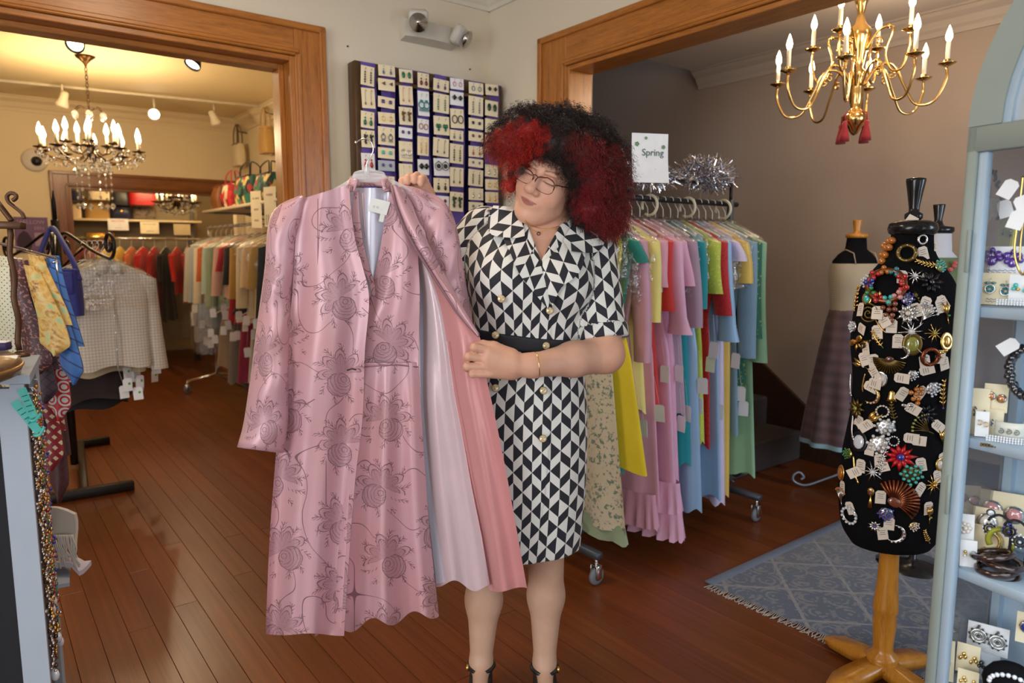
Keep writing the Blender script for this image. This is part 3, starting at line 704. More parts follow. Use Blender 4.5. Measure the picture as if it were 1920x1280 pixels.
dress_f = compose([('u', placket(compose([('u', tor, 0), ('u', sd_cap(P(918, 420, 2.05), P(1100, 444, 2.05), .048, .048), .03)]+bust)), 0), ('u', sl1, .012), ('u', sl2, .012), ('u', cuff, 0),
    ('s', vwedge, .003), ('s', NECK, .004), ('i', lambda p: (pz(1054, 1.9)-p[:, 2]), .003)])
torzs = loft_px(TORSO)
def dress_uv(p):
    o = np.argsort(torzs[0]); z = np.array(torzs[0])[o]; cx = np.interp(p[:, 2], z, np.array(torzs[1])[o]); cy = np.interp(p[:, 2], z, np.array(torzs[2])[o]); a = np.interp(p[:, 2], z, np.array(torzs[3])[o])
    th = np.arctan2(p[:, 0]-cx, -(p[:, 1]-cy)); u = th*.150+.004*np.sin(p[:, 2]*9); v = p[:, 2].copy()
    ds = np.minimum(sl1(p), cuff(p)); d2 = sl2(p); dt = tor(p)
    def slv(A, d):
        e = np.array(d); ax = v3(d); r = p-v3(A); tt = r@ax; n1 = np.array([0, -1, 0])-ax*(-ax[1]); n1 = n1/np.linalg.norm(n1); n2 = np.cross(ax, n1)
        return np.arctan2(r@n2, r@n1)*.068, -tt
    us, vs = slv(SLA, sdir); u2, v2 = slv(SRA, sdir2)
    m = (ds < .004) & (dt > .002); u = np.where(m, us+.01, u); v = np.where(m, vs+.02, v)
    m = (d2 < .004) & (dt > .002); u = np.where(m, u2+.013, u); v = np.where(m, v2+.03, v)
    m = cuff(p) < .003; u = np.where(m, us+.024, u); v = np.where(m, vs+.06, v)
    return np.stack([u, v], 1)
def geo_mat():
    t = NT('geometric_print_crepe'); a = t.attr('cloth_uv'); s = t.sep(a.outputs['Vector'])
    U = t.math('DIVIDE', s[0], .0292); V = t.math('DIVIDE', s[1], .1115)
    col = t.math('FLOOR', U); fu = t.math('SUBTRACT', U, col); odd = t.math('FLOORED_MODULO', col, 2.0)
    e = t.math('ABSOLUTE', t.math('SUBTRACT', odd, fu))            # fu in even columns, 1-fu in odd ones
    v0 = t.math('ABSOLUTE', t.math('SUBTRACT', t.math('FLOORED_MODULO', t.math('ADD', V, .5), 1.0), .5))
    v5 = t.math('SUBTRACT', .5, v0); A = .24
    tri = t.math('MAXIMUM', t.math('LESS_THAN', v0, t.math('MULTIPLY', e, A)), t.math('LESS_THAN', v5, t.math('MULTIPLY', t.math('SUBTRACT', 1.0, e), A)))
    w = t.math('ABSOLUTE', t.math('SUBTRACT', tri, odd))
    t.put(t.b.inputs['Base Color'], t.mix(w, rgb(24, 26, 36), rgb(226, 224, 218))); t.set(rough=.72, sheen=.15)
    rib = t.math('SINE', t.math('MULTIPLY', s[1], 2400.0)); t.bump(t.math('ADD', rib, t.noise(a.outputs['Vector'], 500, 2)), .12, .0006); return t.m
GEO = geo_mat()
dress = to_person(surfnet(dress_f, (P(800, 500, 2).x, 1.74, pz(1075)), (P(1190, 500, 2).x, 2.22, pz(375)), .0042, 'dress', GEO, person, [('cloth_uv', 'FLOAT2', dress_uv)]))
dress['label'] = 'black and white geometric print dress'
def on_dress(px, py, lift=.004, f=None):      # first hit of the sight line with the dress surface, used to lay collar and buttons on it
    f = f or dress_f; a, b = ray(px, py); Y = 1.70
    for i in range(60):
        p = Vector((a*Y, Y, CAM_H+b*Y)); d = float(f(np.array([[p.x, p.y, p.z]], np.float32))[0])
        if d < lift: return p
        Y += max(d-lift, .001)*.85
        if Y > 2.2: break
    return P(px, py, 1.96)
# belt
def belt_f(p):
    zc = pz(628)-(p[:, 0]-P(905, 628, 1.9).x)*.11; return np.maximum(np.maximum(tor(p)-.007, np.abs(p[:, 2]-zc)-.021), -(tor(p)+.004))
to_person(surfnet(belt_f, (P(840, 640, 2).x, 1.78, pz(680)), (P(1150, 640, 2).x, 2.2, pz(590)), .0045, 'belt', mat('black_belt_cloth', (.012, .013, .018), .65), person))
# collar and lapels laid on the dress (front layer a few mm proud)
def lay(name, polyL, polyR, lift0, lift1, nu=10, nv=10, u0=0.0, v0=0.0, rot=.6):
    L = catmull([Vector((x, y, 0)) for x, y in polyL], 4); Rr = catmull([Vector((x, y, 0)) for x, y in polyR], 4); n = len(L)
    rows = []; uv = []
    for i in range(n):
        r = []; q = []
        for j in range(nu+1):
            k = j/nu; pt = L[i].lerp(Rr[i], k); lf = lift0+(lift1-lift0)*sin(pi*k*.5)
            r.append(on_dress(pt.x, pt.y, lf, lay_f)); du = (pt.x-1000)/660; dv = -(pt.y-480)/660
            q.append((du*cos(rot)-dv*sin(rot)+u0, du*sin(rot)+dv*cos(rot)+v0))
        rows.append(r); uv.append(q)
    m = MB(); m.slab(rows, (0, -1, 0), .004, uv); return to_person(m.obj(name, GEO, person))
lay_f = compose([('u', tor, 0), ('u', sd_cap(P(918, 420, 2.05), P(1100, 444, 2.05), .048, .048), .03)]+bust)
lay('lapel', [(984, 440), (993, 462), (1004, 480), (1014, 497), (1030, 560)], [(938, 440), (955, 470), (972, 510), (990, 535), (1028, 580)], .006, .012, u0=.01, rot=.5)
lay('lapel', [(1062, 447), (1048, 462), (1032, 480), (1017, 497), (1032, 572)], [(1100, 462), (1092, 500), (1075, 522), (1052, 540), (1034, 578)], .006, .012, u0=.02, rot=-.5)
lay('collar', [(972, 388), (976, 408), (982, 428), (985, 442)], [(925, 385), (915, 412), (922, 440), (968, 446)], .008, .018, u0=.02, v0=.05, rot=.9)
lay('collar', [(1072, 422), (1066, 432), (1060, 442), (1056, 452)], [(1135, 440), (1130, 462), (1112, 474), (1068, 470)], .008, .018, u0=.02, v0=.03, rot=-.9)
BTN = mat('cream_gold_button', rgb(214, 196, 160), .25, .2, .2)
def button(px, py):
    p = on_dress(px, py, .008); m = MB(); M = frame(p, (CAMP-p))
    m.lathe([(0, 0), (.008, 0), (.0102, .0015), (.0102, .004), (.008, .006), (0, .0065)], 16); m.xf(M); o = to_person(m.obj('button', BTN, person))
    m = MB(); m.lathe([(.0100, .002), (.0108, .003), (.0100, .0045)], 16); m.bar((-.006, .002, .0064), (.006, 0, .0064), .0012, .0012); m.bar((0, 0, .0064), (.001, -.007, .0064), .0012, .0012); m.xf(M); m.obj('rim', GOLD, o)
for b in ((940, 560), (1031, 582), (929, 628), (1024, 648), (929, 727), (1019, 732), (1018, 822)): button(*b)
# necklace, pendant, bracelet
def neck_chain(pts, r, name):
    path = [on_dress(x, y, .003, HEADF) for x, y in pts]; m = MB(); m.tube(catmull(path, 5), r, 6); return to_person(m.obj(name, GOLD, person))
nk = neck_chain([(984, 412), (992, 420), (1006, 426), (1020, 428), (1035, 427), (1050, 423), (1060, 416)], .0009, 'necklace')
nk2 = neck_chain([(985, 416), (995, 428), (1008, 434), (1025, 431), (1045, 428), (1060, 420)], .0007, 'necklace')
pp = on_dress(1010, 438, .003, HEADF); m = MB(); m.tube([pp+Vector((cos(a)*.0042, 0, sin(a)*.0042)) for a in np.linspace(0, 2*pi, 14)[:-1]], .0012, 6, closed=True); m.obj('pendant', mat('dark_pendant', (.04, .02, .015), .3, .5), nk2)
ax = (WRL-ELL).normalized(); c0 = WRL.lerp(ELL, .02); xv = ax.orthogonal().normalized(); yv = ax.cross(xv)
m = MB(); m.tube([c0+(xv*cos(a)+yv*sin(a))*.0335+ax*.004*sin(2*a) for a in np.linspace(0, 2*pi, 33)[:-1]], .0019, 8, closed=True); to_person(m.obj('bracelet', GOLD, person))
# glasses
gl = MB(); FRM = mat('bronze_glasses_wire', rgb(92, 62, 44), .25, .9); rims = []
for sx in (-1, 1):
    loop = []
    for a in np.linspace(0, 2*pi, 29)[:-1]:
        ex = .0300*abs(cos(a))**.75*(1 if cos(a) > 0 else -1); ez = .0185*abs(sin(a))**.8*(1 if sin(a) > 0 else -1)
        loop.append(hp(sx*.0345+ex, -.1125+.09*(abs(sx*.0345+ex)**1.6), -.001+ez+(.004 if sx*ex > 0 and ez > 0 else 0)))
    rims.append(loop)
    gl.tube(loop, .0008, 6, closed=True); top = [p for p in loop[:15]]
    gl.tube([p+HR @ Vector((0, 0, .0008)) for p in top], .0017, 6)
    gl.tube([hp(sx*.060, -.1005, .012), hp(sx*.066, -.095, .014), hp(sx*.072, -.075, .014), hp(sx*.078, .01, .012)], .0016, 6)
gl.tube(catmull([hp(-.0075, -.112, .012), hp(0, -.1155, .015), hp(.0075, -.112, .012)], 4), .0013, 6)
glasses = to_person(gl.obj('glasses', FRM, person))
for loop in rims:
    m = MB(); m.add(loop, [tuple(range(len(loop)))]); m.obj('lens', clear('lens_glass', (.95, .97, 1), .975, .02), glasses, False)
# shoes
SHOE = mat('black_leather', (.012, .012, .014), .32)
for (axp, yk) in ((902, 1.98), (1021, 1.97)):
    A = P(axp, 1240, yk); m = MB(); rows = []
    for k, (y, hw, z0, z1) in enumerate(((.045, .018, .05, .105), (.03, .030, .045, .125), (0, .034, .040, .112), (-.04, .036, .028, .095), (-.075, .038, .014, .082), (-.11, .041, .004, .068), (-.14, .040, .001, .055), (-.165, .030, .001, .042), (-.18, .012, .002, .026))):
        r = []
        for a in np.linspace(0, 2*pi, 19)[:-1]: r.append(Vector((A.x+hw*cos(a), A.y+y, (z0+z1)/2+(z1-z0)/2*sin(a)*(1 if sin(a) < 0 else .96))))
        rows.append(r)
    m.grid(rows, closeu=True, flip=True); m.add(rows[0], [tuple(range(18))]); m.add(rows[-1], [tuple(range(18))[::-1]])
    s_ = to_person(m.obj('shoe', SHOE, person))
    m = MB(); m.lathe([(.018, 0), (.022, .05)], 12, (A.x, A.y+.025, 0)); m.obj('heel', SHOE, s_)
    m = MB(); m.tube([Vector((A.x+.039*cos(a), A.y-.005+.040*sin(a), .098)) for a in np.linspace(0, 2*pi, 25)[:-1]], .006, 6, closed=True); m.obj('ankle_strap', SHOE, s_)
    m = MB(); m.box((A.x+(.040 if axp > 960 else -.040), A.y-.02, .098), (.008, .016, .016), .002); m.obj('buckle', GOLD, s_)
# ---- hair: clumps of loose curls
HB = [(952, 262, 40, 1.93), (985, 240, 46, 1.93), (1015, 240, 46, 1.955), (1060, 240, 48, 2.0), (1105, 262, 52, 2.0), (1135, 300, 50, 2.0), (1142, 350, 46, 1.995), (1138, 395, 42, 1.99), (1085, 290, 48, 1.935), (1105, 340, 45, 1.945), (1108, 390, 40, 1.965), (1125, 420, 34, 1.98),
    (1060, 310, 85, 2.06), (1020, 285, 60, 1.98), (970, 285, 30, 1.93), (1045, 268, 46, 1.915), (1068, 318, 24, 1.915), (1050, 292, 22, 1.90), (1078, 345, 16, 1.93), (962, 325, 16, 1.99), (958, 350, 15, 2.0), (1150, 425, 26, 2.0), (935, 275, 24, 1.945), (1090, 420, 22, 1.985)]
HBC = [P(x, y, Y) for x, y, r, Y in HB]; HBR = [r/1320*Y for x, y, r, Y in HB]
RED1, RED2, DARK = np.array(rgb(186, 36, 22)), np.array(rgb(128, 22, 28)), np.array(rgb(40, 23, 19))
RZ = [((975, 272), 38, RED1), ((950, 285), 34, RED1), ((1000, 255), 24, RED1), ((1088, 278), 26, np.array(rgb(112, 34, 26))), ((1115, 300), 34, RED2), ((1150, 300), 26, np.array(rgb(104, 26, 22))), ((1130, 345), 34, RED2), ((1150, 375), 26, np.array(rgb(110, 26, 22))), ((1108, 385), 32, np.array(rgb(140, 14, 26))),
    ((1125, 415), 26, RED2), ((1148, 430), 24, np.array(rgb(128, 30, 22))), ((958, 350), 20, RED1), ((1165, 335), 26, np.array(rgb(100, 26, 22))), ((1168, 385), 24, np.array(rgb(112, 24, 24))), ((1160, 415), 24, RED2), ((930, 275), 26, np.array(rgb(96, 34, 26)))]
def hair_col(p, rs=None):
    Y = p[:, 1]; k = p[:, 0]/Y; zz = (p[:, 2]-CAM_H)/Y
    # back-project to picture position only to look up which dyed section a curl belongs to (sections are fixed in space)
    cp, sp = cos(PITCH), sin(PITCH); v = (sp-zz*cp)/(cp+zz*sp); y = cp+v*sp; px = 960+k*y*FPX; py = 640+v*FPX
    c = np.tile(DARK, (len(p), 1)); w0 = np.zeros(len(p))
    acc = np.zeros((len(p), 3))
    for (cx, cy), r, col in RZ:
        w = np.clip(1.45-np.hypot(px-cx, py-cy)/r+.25*np.sin(px*.21+py*.13)*np.sin(py*.17-px*.05), 0, 1)*(p[:, 1] < 2.03); acc += w[:, None]*col; w0 += w
    col = acc/np.maximum(w0, 1e-6)[:, None]; f = np.clip(w0*1.3, 0, 1)[:, None]; out = c*(1-f)+col*f
    if rs is not None: out = out*rs[:, None]
    return np.concatenate([out, np.ones((len(p), 1))], 1)
t = NT('curly_hair'); a_ = t.attr('hair_colour'); t.put(t.b.inputs['Base Color'], a_.outputs['Color']); t.set(rough=.42, spec=.35, sheen=.1); HAIRM = t.m
face_cut = compose([('u', he((0, -.075, -.045), (.058, .062, .078)), 0)])
hair_core = compose([('u', sd_ell(c, (r*.74,)*3), .02) for c, r in zip(HBC, HBR)]+[('s', face_cut, .01)])
hc = surfnet(hair_core, (P(890, 200, 1.9).x, 1.82, pz(470)), (P(1210, 200, 2).x, 2.28, pz(180)), .007, 'hair', HAIRM, person, [('hair_colour', 'FLOAT_COLOR', hair_col)])
to_person(hc)
def curls(n, seed=5):
    R = np.random.default_rng(seed); wts = np.array(HBR)**2; wts /= wts.sum(); k = R.choice(len(HBC), n, p=wts)
    C = np.array([list(c) for c in HBC])[k]; r = np.array(HBR)[k]
    d = R.normal(size=(n, 3)); d /= np.linalg.norm(d, axis=1)[:, None]; d[:, 1] -= .35; d /= np.linalg.norm(d, axis=1)[:, None]
    rad = r*R.uniform(.62, .90, n); base = C+d*rad[:, None]
    # drop roots buried deep in other clumps, in the face, or behind the head
    ins = np.full(n, 1e3)
    for c, rr in zip(HBC, HBR): ins = np.minimum(ins, np.linalg.norm(base-np.array(c), axis=1)-rr*.58)
    tip = base+d*.02; ok = (ins > -.002) & (base[:, 1] < 2.14) & (face_cut(base.astype(np.float32)) > .004) & (face_cut(tip.astype(np.float32)) > .006); base = base[ok]; d = d[ok]; n = len(base)
    L = R.uniform(.014, .034, n); cr = R.uniform(.0018, .0046, n); turns = R.uniform(1.2, 3.2, n); ph = R.uniform(0, 2*pi, n); wd = R.uniform(.0004, .0009, n)
    dirv = d+R.normal(size=(n, 3))*.55; dirv[:, 2] -= .15; dirv /= np.linalg.norm(dirv, axis=1)[:, None]
    x = np.cross(dirv, R.normal(size=(n, 3))); x /= np.linalg.norm(x, axis=1)[:, None]; y = np.cross(dirv, x); S = 12
    tt = np.linspace(0, 1, S); ang = ph[:, None]+turns[:, None]*2*pi*tt[None]
    g = np.minimum(1, .35+tt*1.2)[None]*cr[:, None]
    ctr = base[:, None]+dirv[:, None]*(L[:, None]*tt[None])[..., None]+x[:, None]*(g*np.cos(ang))[..., None]+y[:, None]*(g*np.sin(ang))[..., None]
    ctr[:, :, 2] -= (.012*tt**2)[None]
    side = (x[:, None]*np.cos(ang)[..., None]*0+dirv[:, None]*.8+y[:, None]*np.cos(ang)[..., None]*.4); side /= np.linalg.norm(side, axis=2)[..., None]
    w = (wd[:, None]*(1-.5*tt[None]))[..., None]; V = np.stack([ctr-side*w, ctr+side*w], 2).reshape(-1, 3)
    i = np.arange(n)[:, None]*S*2+np.arange(S-1)[None]*2; Q = np.stack([i, i+1, i+3, i+2], -1).reshape(-1, 4)
    rs = np.repeat(R.uniform(.55, 1.5, n), S*2); col = hair_col(V, rs)
    me = bpy.data.meshes.new('curls'); me.vertices.add(len(V)); me.vertices.foreach_set('co', V.astype(np.float32).ravel()); me.loops.add(len(Q)*4); me.loops.foreach_set('vertex_index', Q.astype(np.int32).ravel())
    me.polygons.add(len(Q)); me.polygons.foreach_set('loop_start', np.arange(0, len(Q)*4, 4, dtype=np.int32)); me.polygons.foreach_set('loop_total', np.full(len(Q), 4, np.int32)); me.update(calc_edges=True)
    me.polygons.foreach_set('use_smooth', np.ones(len(Q), bool))
    at = me.attributes.new('hair_colour', 'FLOAT_COLOR', 'POINT'); at.data.foreach_set('color', col.astype(np.float32).ravel()); me.materials.append(HAIRM)
    o = link('curls', me, hc); o['kind'] = 'stuff'; return o
curls(44000)
# ================================================================= the pink outfit on its hanger
def floral_mat(name, base, thread, flip=1.0):
    t = NT(name); a = t.attr('cloth_uv'); s = t.sep(a.outputs['Vector'])
    PX, PY, R0 = .162, .190, .066
    U = t.math('DIVIDE', s[0], PX); row = t.math('FLOOR', U); V = t.math('ADD', t.math('DIVIDE', s[1], PY), t.math('MULTIPLY', t.math('FLOORED_MODULO', row, 2.0), .5)); cv = t.math('FLOOR', V)
    wn = t.new('ShaderNodeTexWhiteNoise'); wn.noise_dimensions = '2D'; t.put(wn.inputs['Vector'], t.comb(row, cv)); h = wn.outputs['Value']; hc_ = t.sep(wn.outputs['Color'])
    lx = t.math('MULTIPLY', t.math('SUBTRACT', t.math('SUBTRACT', U, row), t.math('MULTIPLY_ADD', hc_[0], .16, .42)), PX); ly = t.math('MULTIPLY', t.math('SUBTRACT', t.math('SUBTRACT', V, cv), t.math('MULTIPLY_ADD', hc_[1], .14, .43)), PY)
    sg = t.math('SUBTRACT', t.math('MULTIPLY', t.math('GREATER_THAN', h, .5), 2.0), 1.0); lx = t.math('MULTIPLY', lx, sg)
    rot = t.math('MULTIPLY_ADD', hc_[2], 1.2, -.5); c_, s_ = t.math('COSINE', rot), t.math('SINE', rot)
    x = t.math('SUBTRACT', t.math('MULTIPLY', lx, c_), t.math('MULTIPLY', ly, s_)); y = t.math('ADD', t.math('MULTIPLY', lx, s_), t.math('MULTIPLY', ly, c_))
    wob = t.noise(a.outputs['Vector'], 46, 3); x = t.math('ADD', x, t.math('MULTIPLY_ADD', wob, .008, -.004)); y = t.math('ADD', y, t.math('MULTIPLY_ADD', t.noise(a.outputs['Vector'], 61, 2), .008, -.004))
    r = t.math('SQRT', t.math('ADD', t.math('MULTIPLY', x, x), t.math('MULTIPLY', y, y))); th = t.math('ARCTAN2', y, x)
    # pointed petals over the upper half
    k = t.math('MULTIPLY', t.math('ADD', th, .35), 5/(pi+.7)); fa = t.math('ABSOLUTE', t.math('SUBTRACT', t.math('FRACT', k), .5)); a2 = t.math('MULTIPLY', fa, 2.0)
    rp = t.math('MULTIPLY', t.math('SUBTRACT', t.math('SUBTRACT', 1.0, t.math('MULTIPLY', a2, .22)), t.math('MULTIPLY', t.math('POWER', a2, 3.0), .34)), R0)
    upper = t.math('GREATER_THAN', th, -.35); pin = t.math('MULTIPLY', t.math('LESS_THAN', r, rp), upper)
    def line(v, w): return t.math('LESS_THAN', t.math('ABSOLUTE', v), w)
    out1 = t.math('MULTIPLY', line(t.math('SUBTRACT', r, rp), .0017), upper)
    rp2 = t.math('MULTIPLY', rp, .78); out2 = t.math('MULTIPLY', line(t.math('SUBTRACT', r, rp2), .0012), upper)
    hat = t.math('MULTIPLY', t.math('GREATER_THAN', t.math('SINE', t.math('MULTIPLY', r, 2100.0)), -.15), t.math('GREATER_THAN', t.math('SINE', t.math('MULTIPLY', a2, 26.0)), .35))
    hat = t.math('MULTIPLY', hat, t.math('MULTIPLY', t.math('LESS_THAN', r, rp2), upper))
    # swirl of crescents under it
    qx = t.math('SUBTRACT', x, .010); qy = t.math('ADD', y, .028); qr = t.math('SQRT', t.math('ADD', t.math('MULTIPLY', qx, qx), t.math('MULTIPLY', qy, qy))); qt = t.math('ARCTAN2', qy, qx)
    inq = t.math('MULTIPLY', t.math('LESS_THAN', qr, .031), t.math('LESS_THAN', y, .002))
    ex = t.math('SUBTRACT', x, -.004); ey = t.math('ADD', y, .016); er_ = t.math('SQRT', t.math('ADD', t.math('MULTIPLY', ex, ex), t.math('MULTIPLY', ey, ey)))
    sw = t.math('FLOORED_MODULO', t.math('ADD', er_, t.math('MULTIPLY', qt, .0009)), .0085); swl = t.math('MULTIPLY', t.math('LESS_THAN', sw, .0013), inq)
    dots = t.math('MULTIPLY', t.math('GREATER_THAN', t.math('SINE', t.math('MULTIPLY', er_, 2500.0)), .1), t.math('GREATER_THAN', t.math('SINE', t.math('MULTIPLY', qt, 52.0)), .1)); dots = t.math('MULTIPLY', dots, inq)
    qo = t.math('MULTIPLY', line(t.math('SUBTRACT', qr, .031), .0010), t.math('LESS_THAN', y, .002))
    # feathery sprigs growing out around the flower
    kf = t.math('SUBTRACT', t.math('FRACT', t.math('ADD', t.math('MULTIPLY', th, 11/(2*pi)), t.math('MULTIPLY', r, 9.0))), .5); arc = t.math('MULTIPLY', t.math('ABSOLUTE', kf), t.math('MULTIPLY', r, 2*pi/11))
    reach = t.math('MULTIPLY_ADD', t.noise(t.comb(t.math('MULTIPLY', th, 1.6), h), 1.7, 1), .05, .052)
    zone = t.math('MULTIPLY', t.math('GREATER_THAN', r, t.math('MAXIMUM', rp, .036)), t.math('LESS_THAN', r, reach)); zone = t.math('MULTIPLY', zone, t.math('SUBTRACT', 1.0, inq))
    stem = t.math('LESS_THAN', arc, .0009); twig = t.math('MULTIPLY', t.math('LESS_THAN', t.math('FLOORED_MODULO', t.math('SUBTRACT', r, t.math('MULTIPLY', arc, 1.5)), .0105), .0027), t.math('LESS_THAN', arc, .0075))
    br = t.math('MULTIPLY', t.math('MAXIMUM', stem, twig), zone)
    # long curved stems linking the flowers
    n1 = t.noise(a.outputs['Vector'], 8.0, 0.0, .4); far = t.math('GREATER_THAN', r, .062)
    br = t.math('MAXIMUM', br, t.math('MULTIPLY', line(t.math('SUBTRACT', n1, .5), .0042), far))
    tot = br
    for q in (out1, out2, hat, swl, dots, qo): tot = t.math('MAXIMUM', tot, q)
    tot = t.math('MULTIPLY', tot, .78)
    fill = t.math('MULTIPLY', t.math('MAXIMUM', pin, inq), .12)
    ww = t.noise(a.outputs['Vector'], 4.5, 3); bc = t.mix(t.math('MULTIPLY_ADD', ww, 1.6, -.4, clamp=True), base, tuple(np.array(base)*np.array((.96, .78, .70))))
    bc = t.mix(fill, bc, thread); t.put(t.b.inputs['Base Color'], t.mix(tot, bc, thread))
    t.put(t.b.inputs['Roughness'], t.math('MULTIPLY_ADD', tot, .25, .36)); t.set(metal=.10, sheen=.25, spec=.55); t.b.inputs['Sheen Tint'].default_value = (1, .72, .62, 1); t.b.inputs['Sheen Roughness'].default_value = .35
    slub = t.noise(t.comb(t.math('MULTIPLY', s[0], 60.0), t.math('MULTIPLY', s[1], 900.0)), 1.0, 2)
    t.bump(t.math('ADD', t.math('MULTIPLY', tot, 1.2), t.math('MULTIPLY', slub, .5)), .25, .0008); return t.m
def satin(name, col, rough=.28):
    if name in MATS: return MATS[name]
    t = NT(name); v = t.coord('Object', (1, 1, 1)); n = t.noise(v, 6, 3); k = t.math('MULTIPLY_ADD', n, .16, .92)
    t.put(t.b.inputs['Base Color'], t.mix(1.0, col, t.comb(k, k, k), 'MULTIPLY')); t.set(rough=rough, metal=.12, sheen=.3, spec=.6, coat=.15); t.b.inputs['Coat Roughness'].default_value = .3
    t.bump(t.math('ADD', t.noise(t.coord('Object', (10, 10, 1)), 30, 3), t.math('MULTIPLY', t.noise(v, 16, 3), 2.0)), .12, .003); MATS[name] = t.m; return t.m
PINK, THREAD = rgb(210, 168, 178), rgb(96, 62, 72)
FLORAL = floral_mat('embroidered_pink_taffeta', PINK, THREAD)
LINING = satin('pale_satin_lining', rgb(214, 190, 196), .24); FACING = satin('plain_pink_taffeta', rgb(212, 146, 146), .30); LININGB = satin('blue_white_satin', rgb(216, 214, 230))
COATY = 1.86
hook = P(690, 330, COATY)
coat = thing('coat', 'long pink embroidered taffeta coat held open to show pale satin lining', 'coat', (hook.x, hook.y, P(640, 1190, 1.84).z))
gown = thing('dress', 'pink embroidered dress with v-neck hanging inside the matching open coat', 'dress', (hook.x, hook.y, P(740, 1160, 1.87).z))
def curve2(pts, n):
    c = catmull([Vector((x, y, 0)) for x, y in pts], 8); L = [0]
    for i in range(len(c)-1): L.append(L[-1]+(c[i+1]-c[i]).length)
    return [(interp(k/(n-1)*L[-1], L, [p.x for p in c]), interp(k/(n-1)*L[-1], L, [p.y for p in c])) for k in range(n)]
def panel(name, L, Rr, material, parent, yfun, nv=60, nu=28, th=.003, top=None, bot=None, uvo=(0, 0), uvs=1.0):
    """a cloth panel spanned between two side seams; yfun(u,v) is its own distance, folds included; bot bends the hem"""
    A = curve2(L, nv); B = curve2(Rr, nv); rows = []; uv = []; ro = Vector(parent.location)
    for i in range(nv):
        v = i/(nv-1); r = []; q = []
        for j in range(nu+1):
            u = j/nu; x = lerp(A[i][0], B[i][0], u); y = lerp(A[i][1], B[i][1], u)
            if bot: y += bot(u)*max(0, (v-.6)/.4)**2
            if top: y += top(u)*max(0, (.25-v)/.25)**2
            p = P(x, y, yfun(u, v)); r.append(p-ro); q.append(((x-700)/710*uvs+uvo[0], -(y-700)/710*uvs+uvo[1]))
        rows.append(r); uv.append(q)
    m = MB(); m.slab(rows, (0, -1, 0), th, uv); return m.obj(name, material, parent)
S = lambda x: sin(x)
# back of the coat and of the dress (behind everything)
panel('back_panel', [(560, 372), (545, 500), (532, 700), (512, 950), (505, 1150)], [(832, 384), (838, 520), (832, 720), (826, 950), (822, 1098)], FLORAL, coat, lambda u, v: 1.945+.012*S(u*14)*v-.03*S(pi*u), 44, 26, uvo=(.3, .1))
panel('back_lining', [(600, 362), (575, 500), (560, 700), (545, 950), (540, 1120)], [(822, 392), (832, 520), (826, 720), (820, 950), (816, 1090)], LINING, coat, lambda u, v: 1.935+.012*S(u*14)*v-.03*S(pi*u), 44, 26)
panel('back_neck_lining', [(655, 352), (650, 420), (655, 520), (665, 600)], [(735, 352), (735, 420), (730, 520), (722, 600)], LININGB, coat, lambda u, v: 1.885+.01*S(u*9), 20, 14)
sm = MB(); sm.tube([P(680, 362, 1.882)-Vector(coat.location), P(683, 420, 1.882)-Vector(coat.location), P(690, 500, 1.882)-Vector(coat.location)], .0022, 6); sm.obj('zip_seam', satin('seam_satin', rgb(214, 180, 186)), coat)
# dress: bodice right of the neckline, then flared skirt
def ydress(u, v): return 1.875-.022*S(pi*min(1, max(0, u)))*(1-v*.3)+.020*v*S(u*10.5+.6)+.010*v*S(u*21+1)
panel('bodice', [(731, 352), (722, 410), (712, 470), (702, 516), (692, 560), (662, 620), (655, 690)], [(760, 362), (776, 420), (783, 473), (786, 520), (787, 560), (785, 640), (784, 690)], FLORAL, gown, lambda u, v: 1.872-.03*S(pi*u*.9)*S(pi*min(1, v*1.05))+.004*S(u*16)*v, 44, 20, uvo=(.05, .02))
panel('bodice', [(664, 360), (661, 400), (664, 450), (672, 492), (690, 522), (698, 560)], [(672, 356), (674, 400), (680, 450), (690, 492), (702, 530), (704, 560)], FLORAL, gown, lambda u, v: 1.868-.008*S(pi*v), 24, 6, uvo=(.02, .04))
panel('skirt', [(655, 680), (640, 780), (620, 900), (600, 1050), (590, 1160)], [(784, 680), (790, 770), (797, 880), (807, 1008), (823, 1138)], FLORAL, gown, lambda u, v: 1.872-.02*S(pi*u)*(1-v)+(.004+.030*v)*S(u*19+.4)+.016*v*S(u*8), 60, 56, bot=lambda u: 26-16*u+10*S(u*19+2.2), uvo=(.05, .02))
wl = MB(); wl.tube([P(662, 690, 1.858)-Vector(gown.location), P(700, 686, 1.845)-Vector(gown.location), P(745, 684, 1.85)-Vector(gown.location), P(784, 688, 1.87)-Vector(gown.location)], .0016, 5); wl.obj('waist_seam', mat('seam_thread', rgb(150, 100, 112), .6), gown)
# coat: closed front on the left
def yfront(u, v):
    ch = S(pi*min(1, max(0, (v-.02)/.55)))*S(pi*(u*.8+.1)); return 1.842-.028*ch+.004*S(u*9+1)*(1-v)+(.004+.026*v)*S(u*8.2+.9)+.010*v*S(u*17)
panel('front_panel', [(568, 372), (556, 430), (551, 500), (546, 570), (534, 690), (522, 800), (506, 1000), (498, 1188)], [(655, 345), (658, 390), (666, 450), (680, 500), (692, 560), (684, 660), (680, 780), (666, 900), (654, 1050), (645, 1190)], FLORAL, coat, yfront, 76, 40, bot=lambda u: 2*S(u*8), uvo=(0, 0))
pk = MB(); pl0 = Vector(coat.location)
pk.tube([P(x, y, yy)-pl0 for x, y, yy in ((546, 752, 1.829), (575, 757, 1.817), (590, 748, 1.813))], .0013, 5); pk.tube([P(596, y, 1.822-.012*S(pi*(y-372)/640))-pl0 for y in range(372, 640, 24)], .0011, 5)
pk.obj('seam', mat('seam_thread', rgb(150, 100, 112), .6), coat)
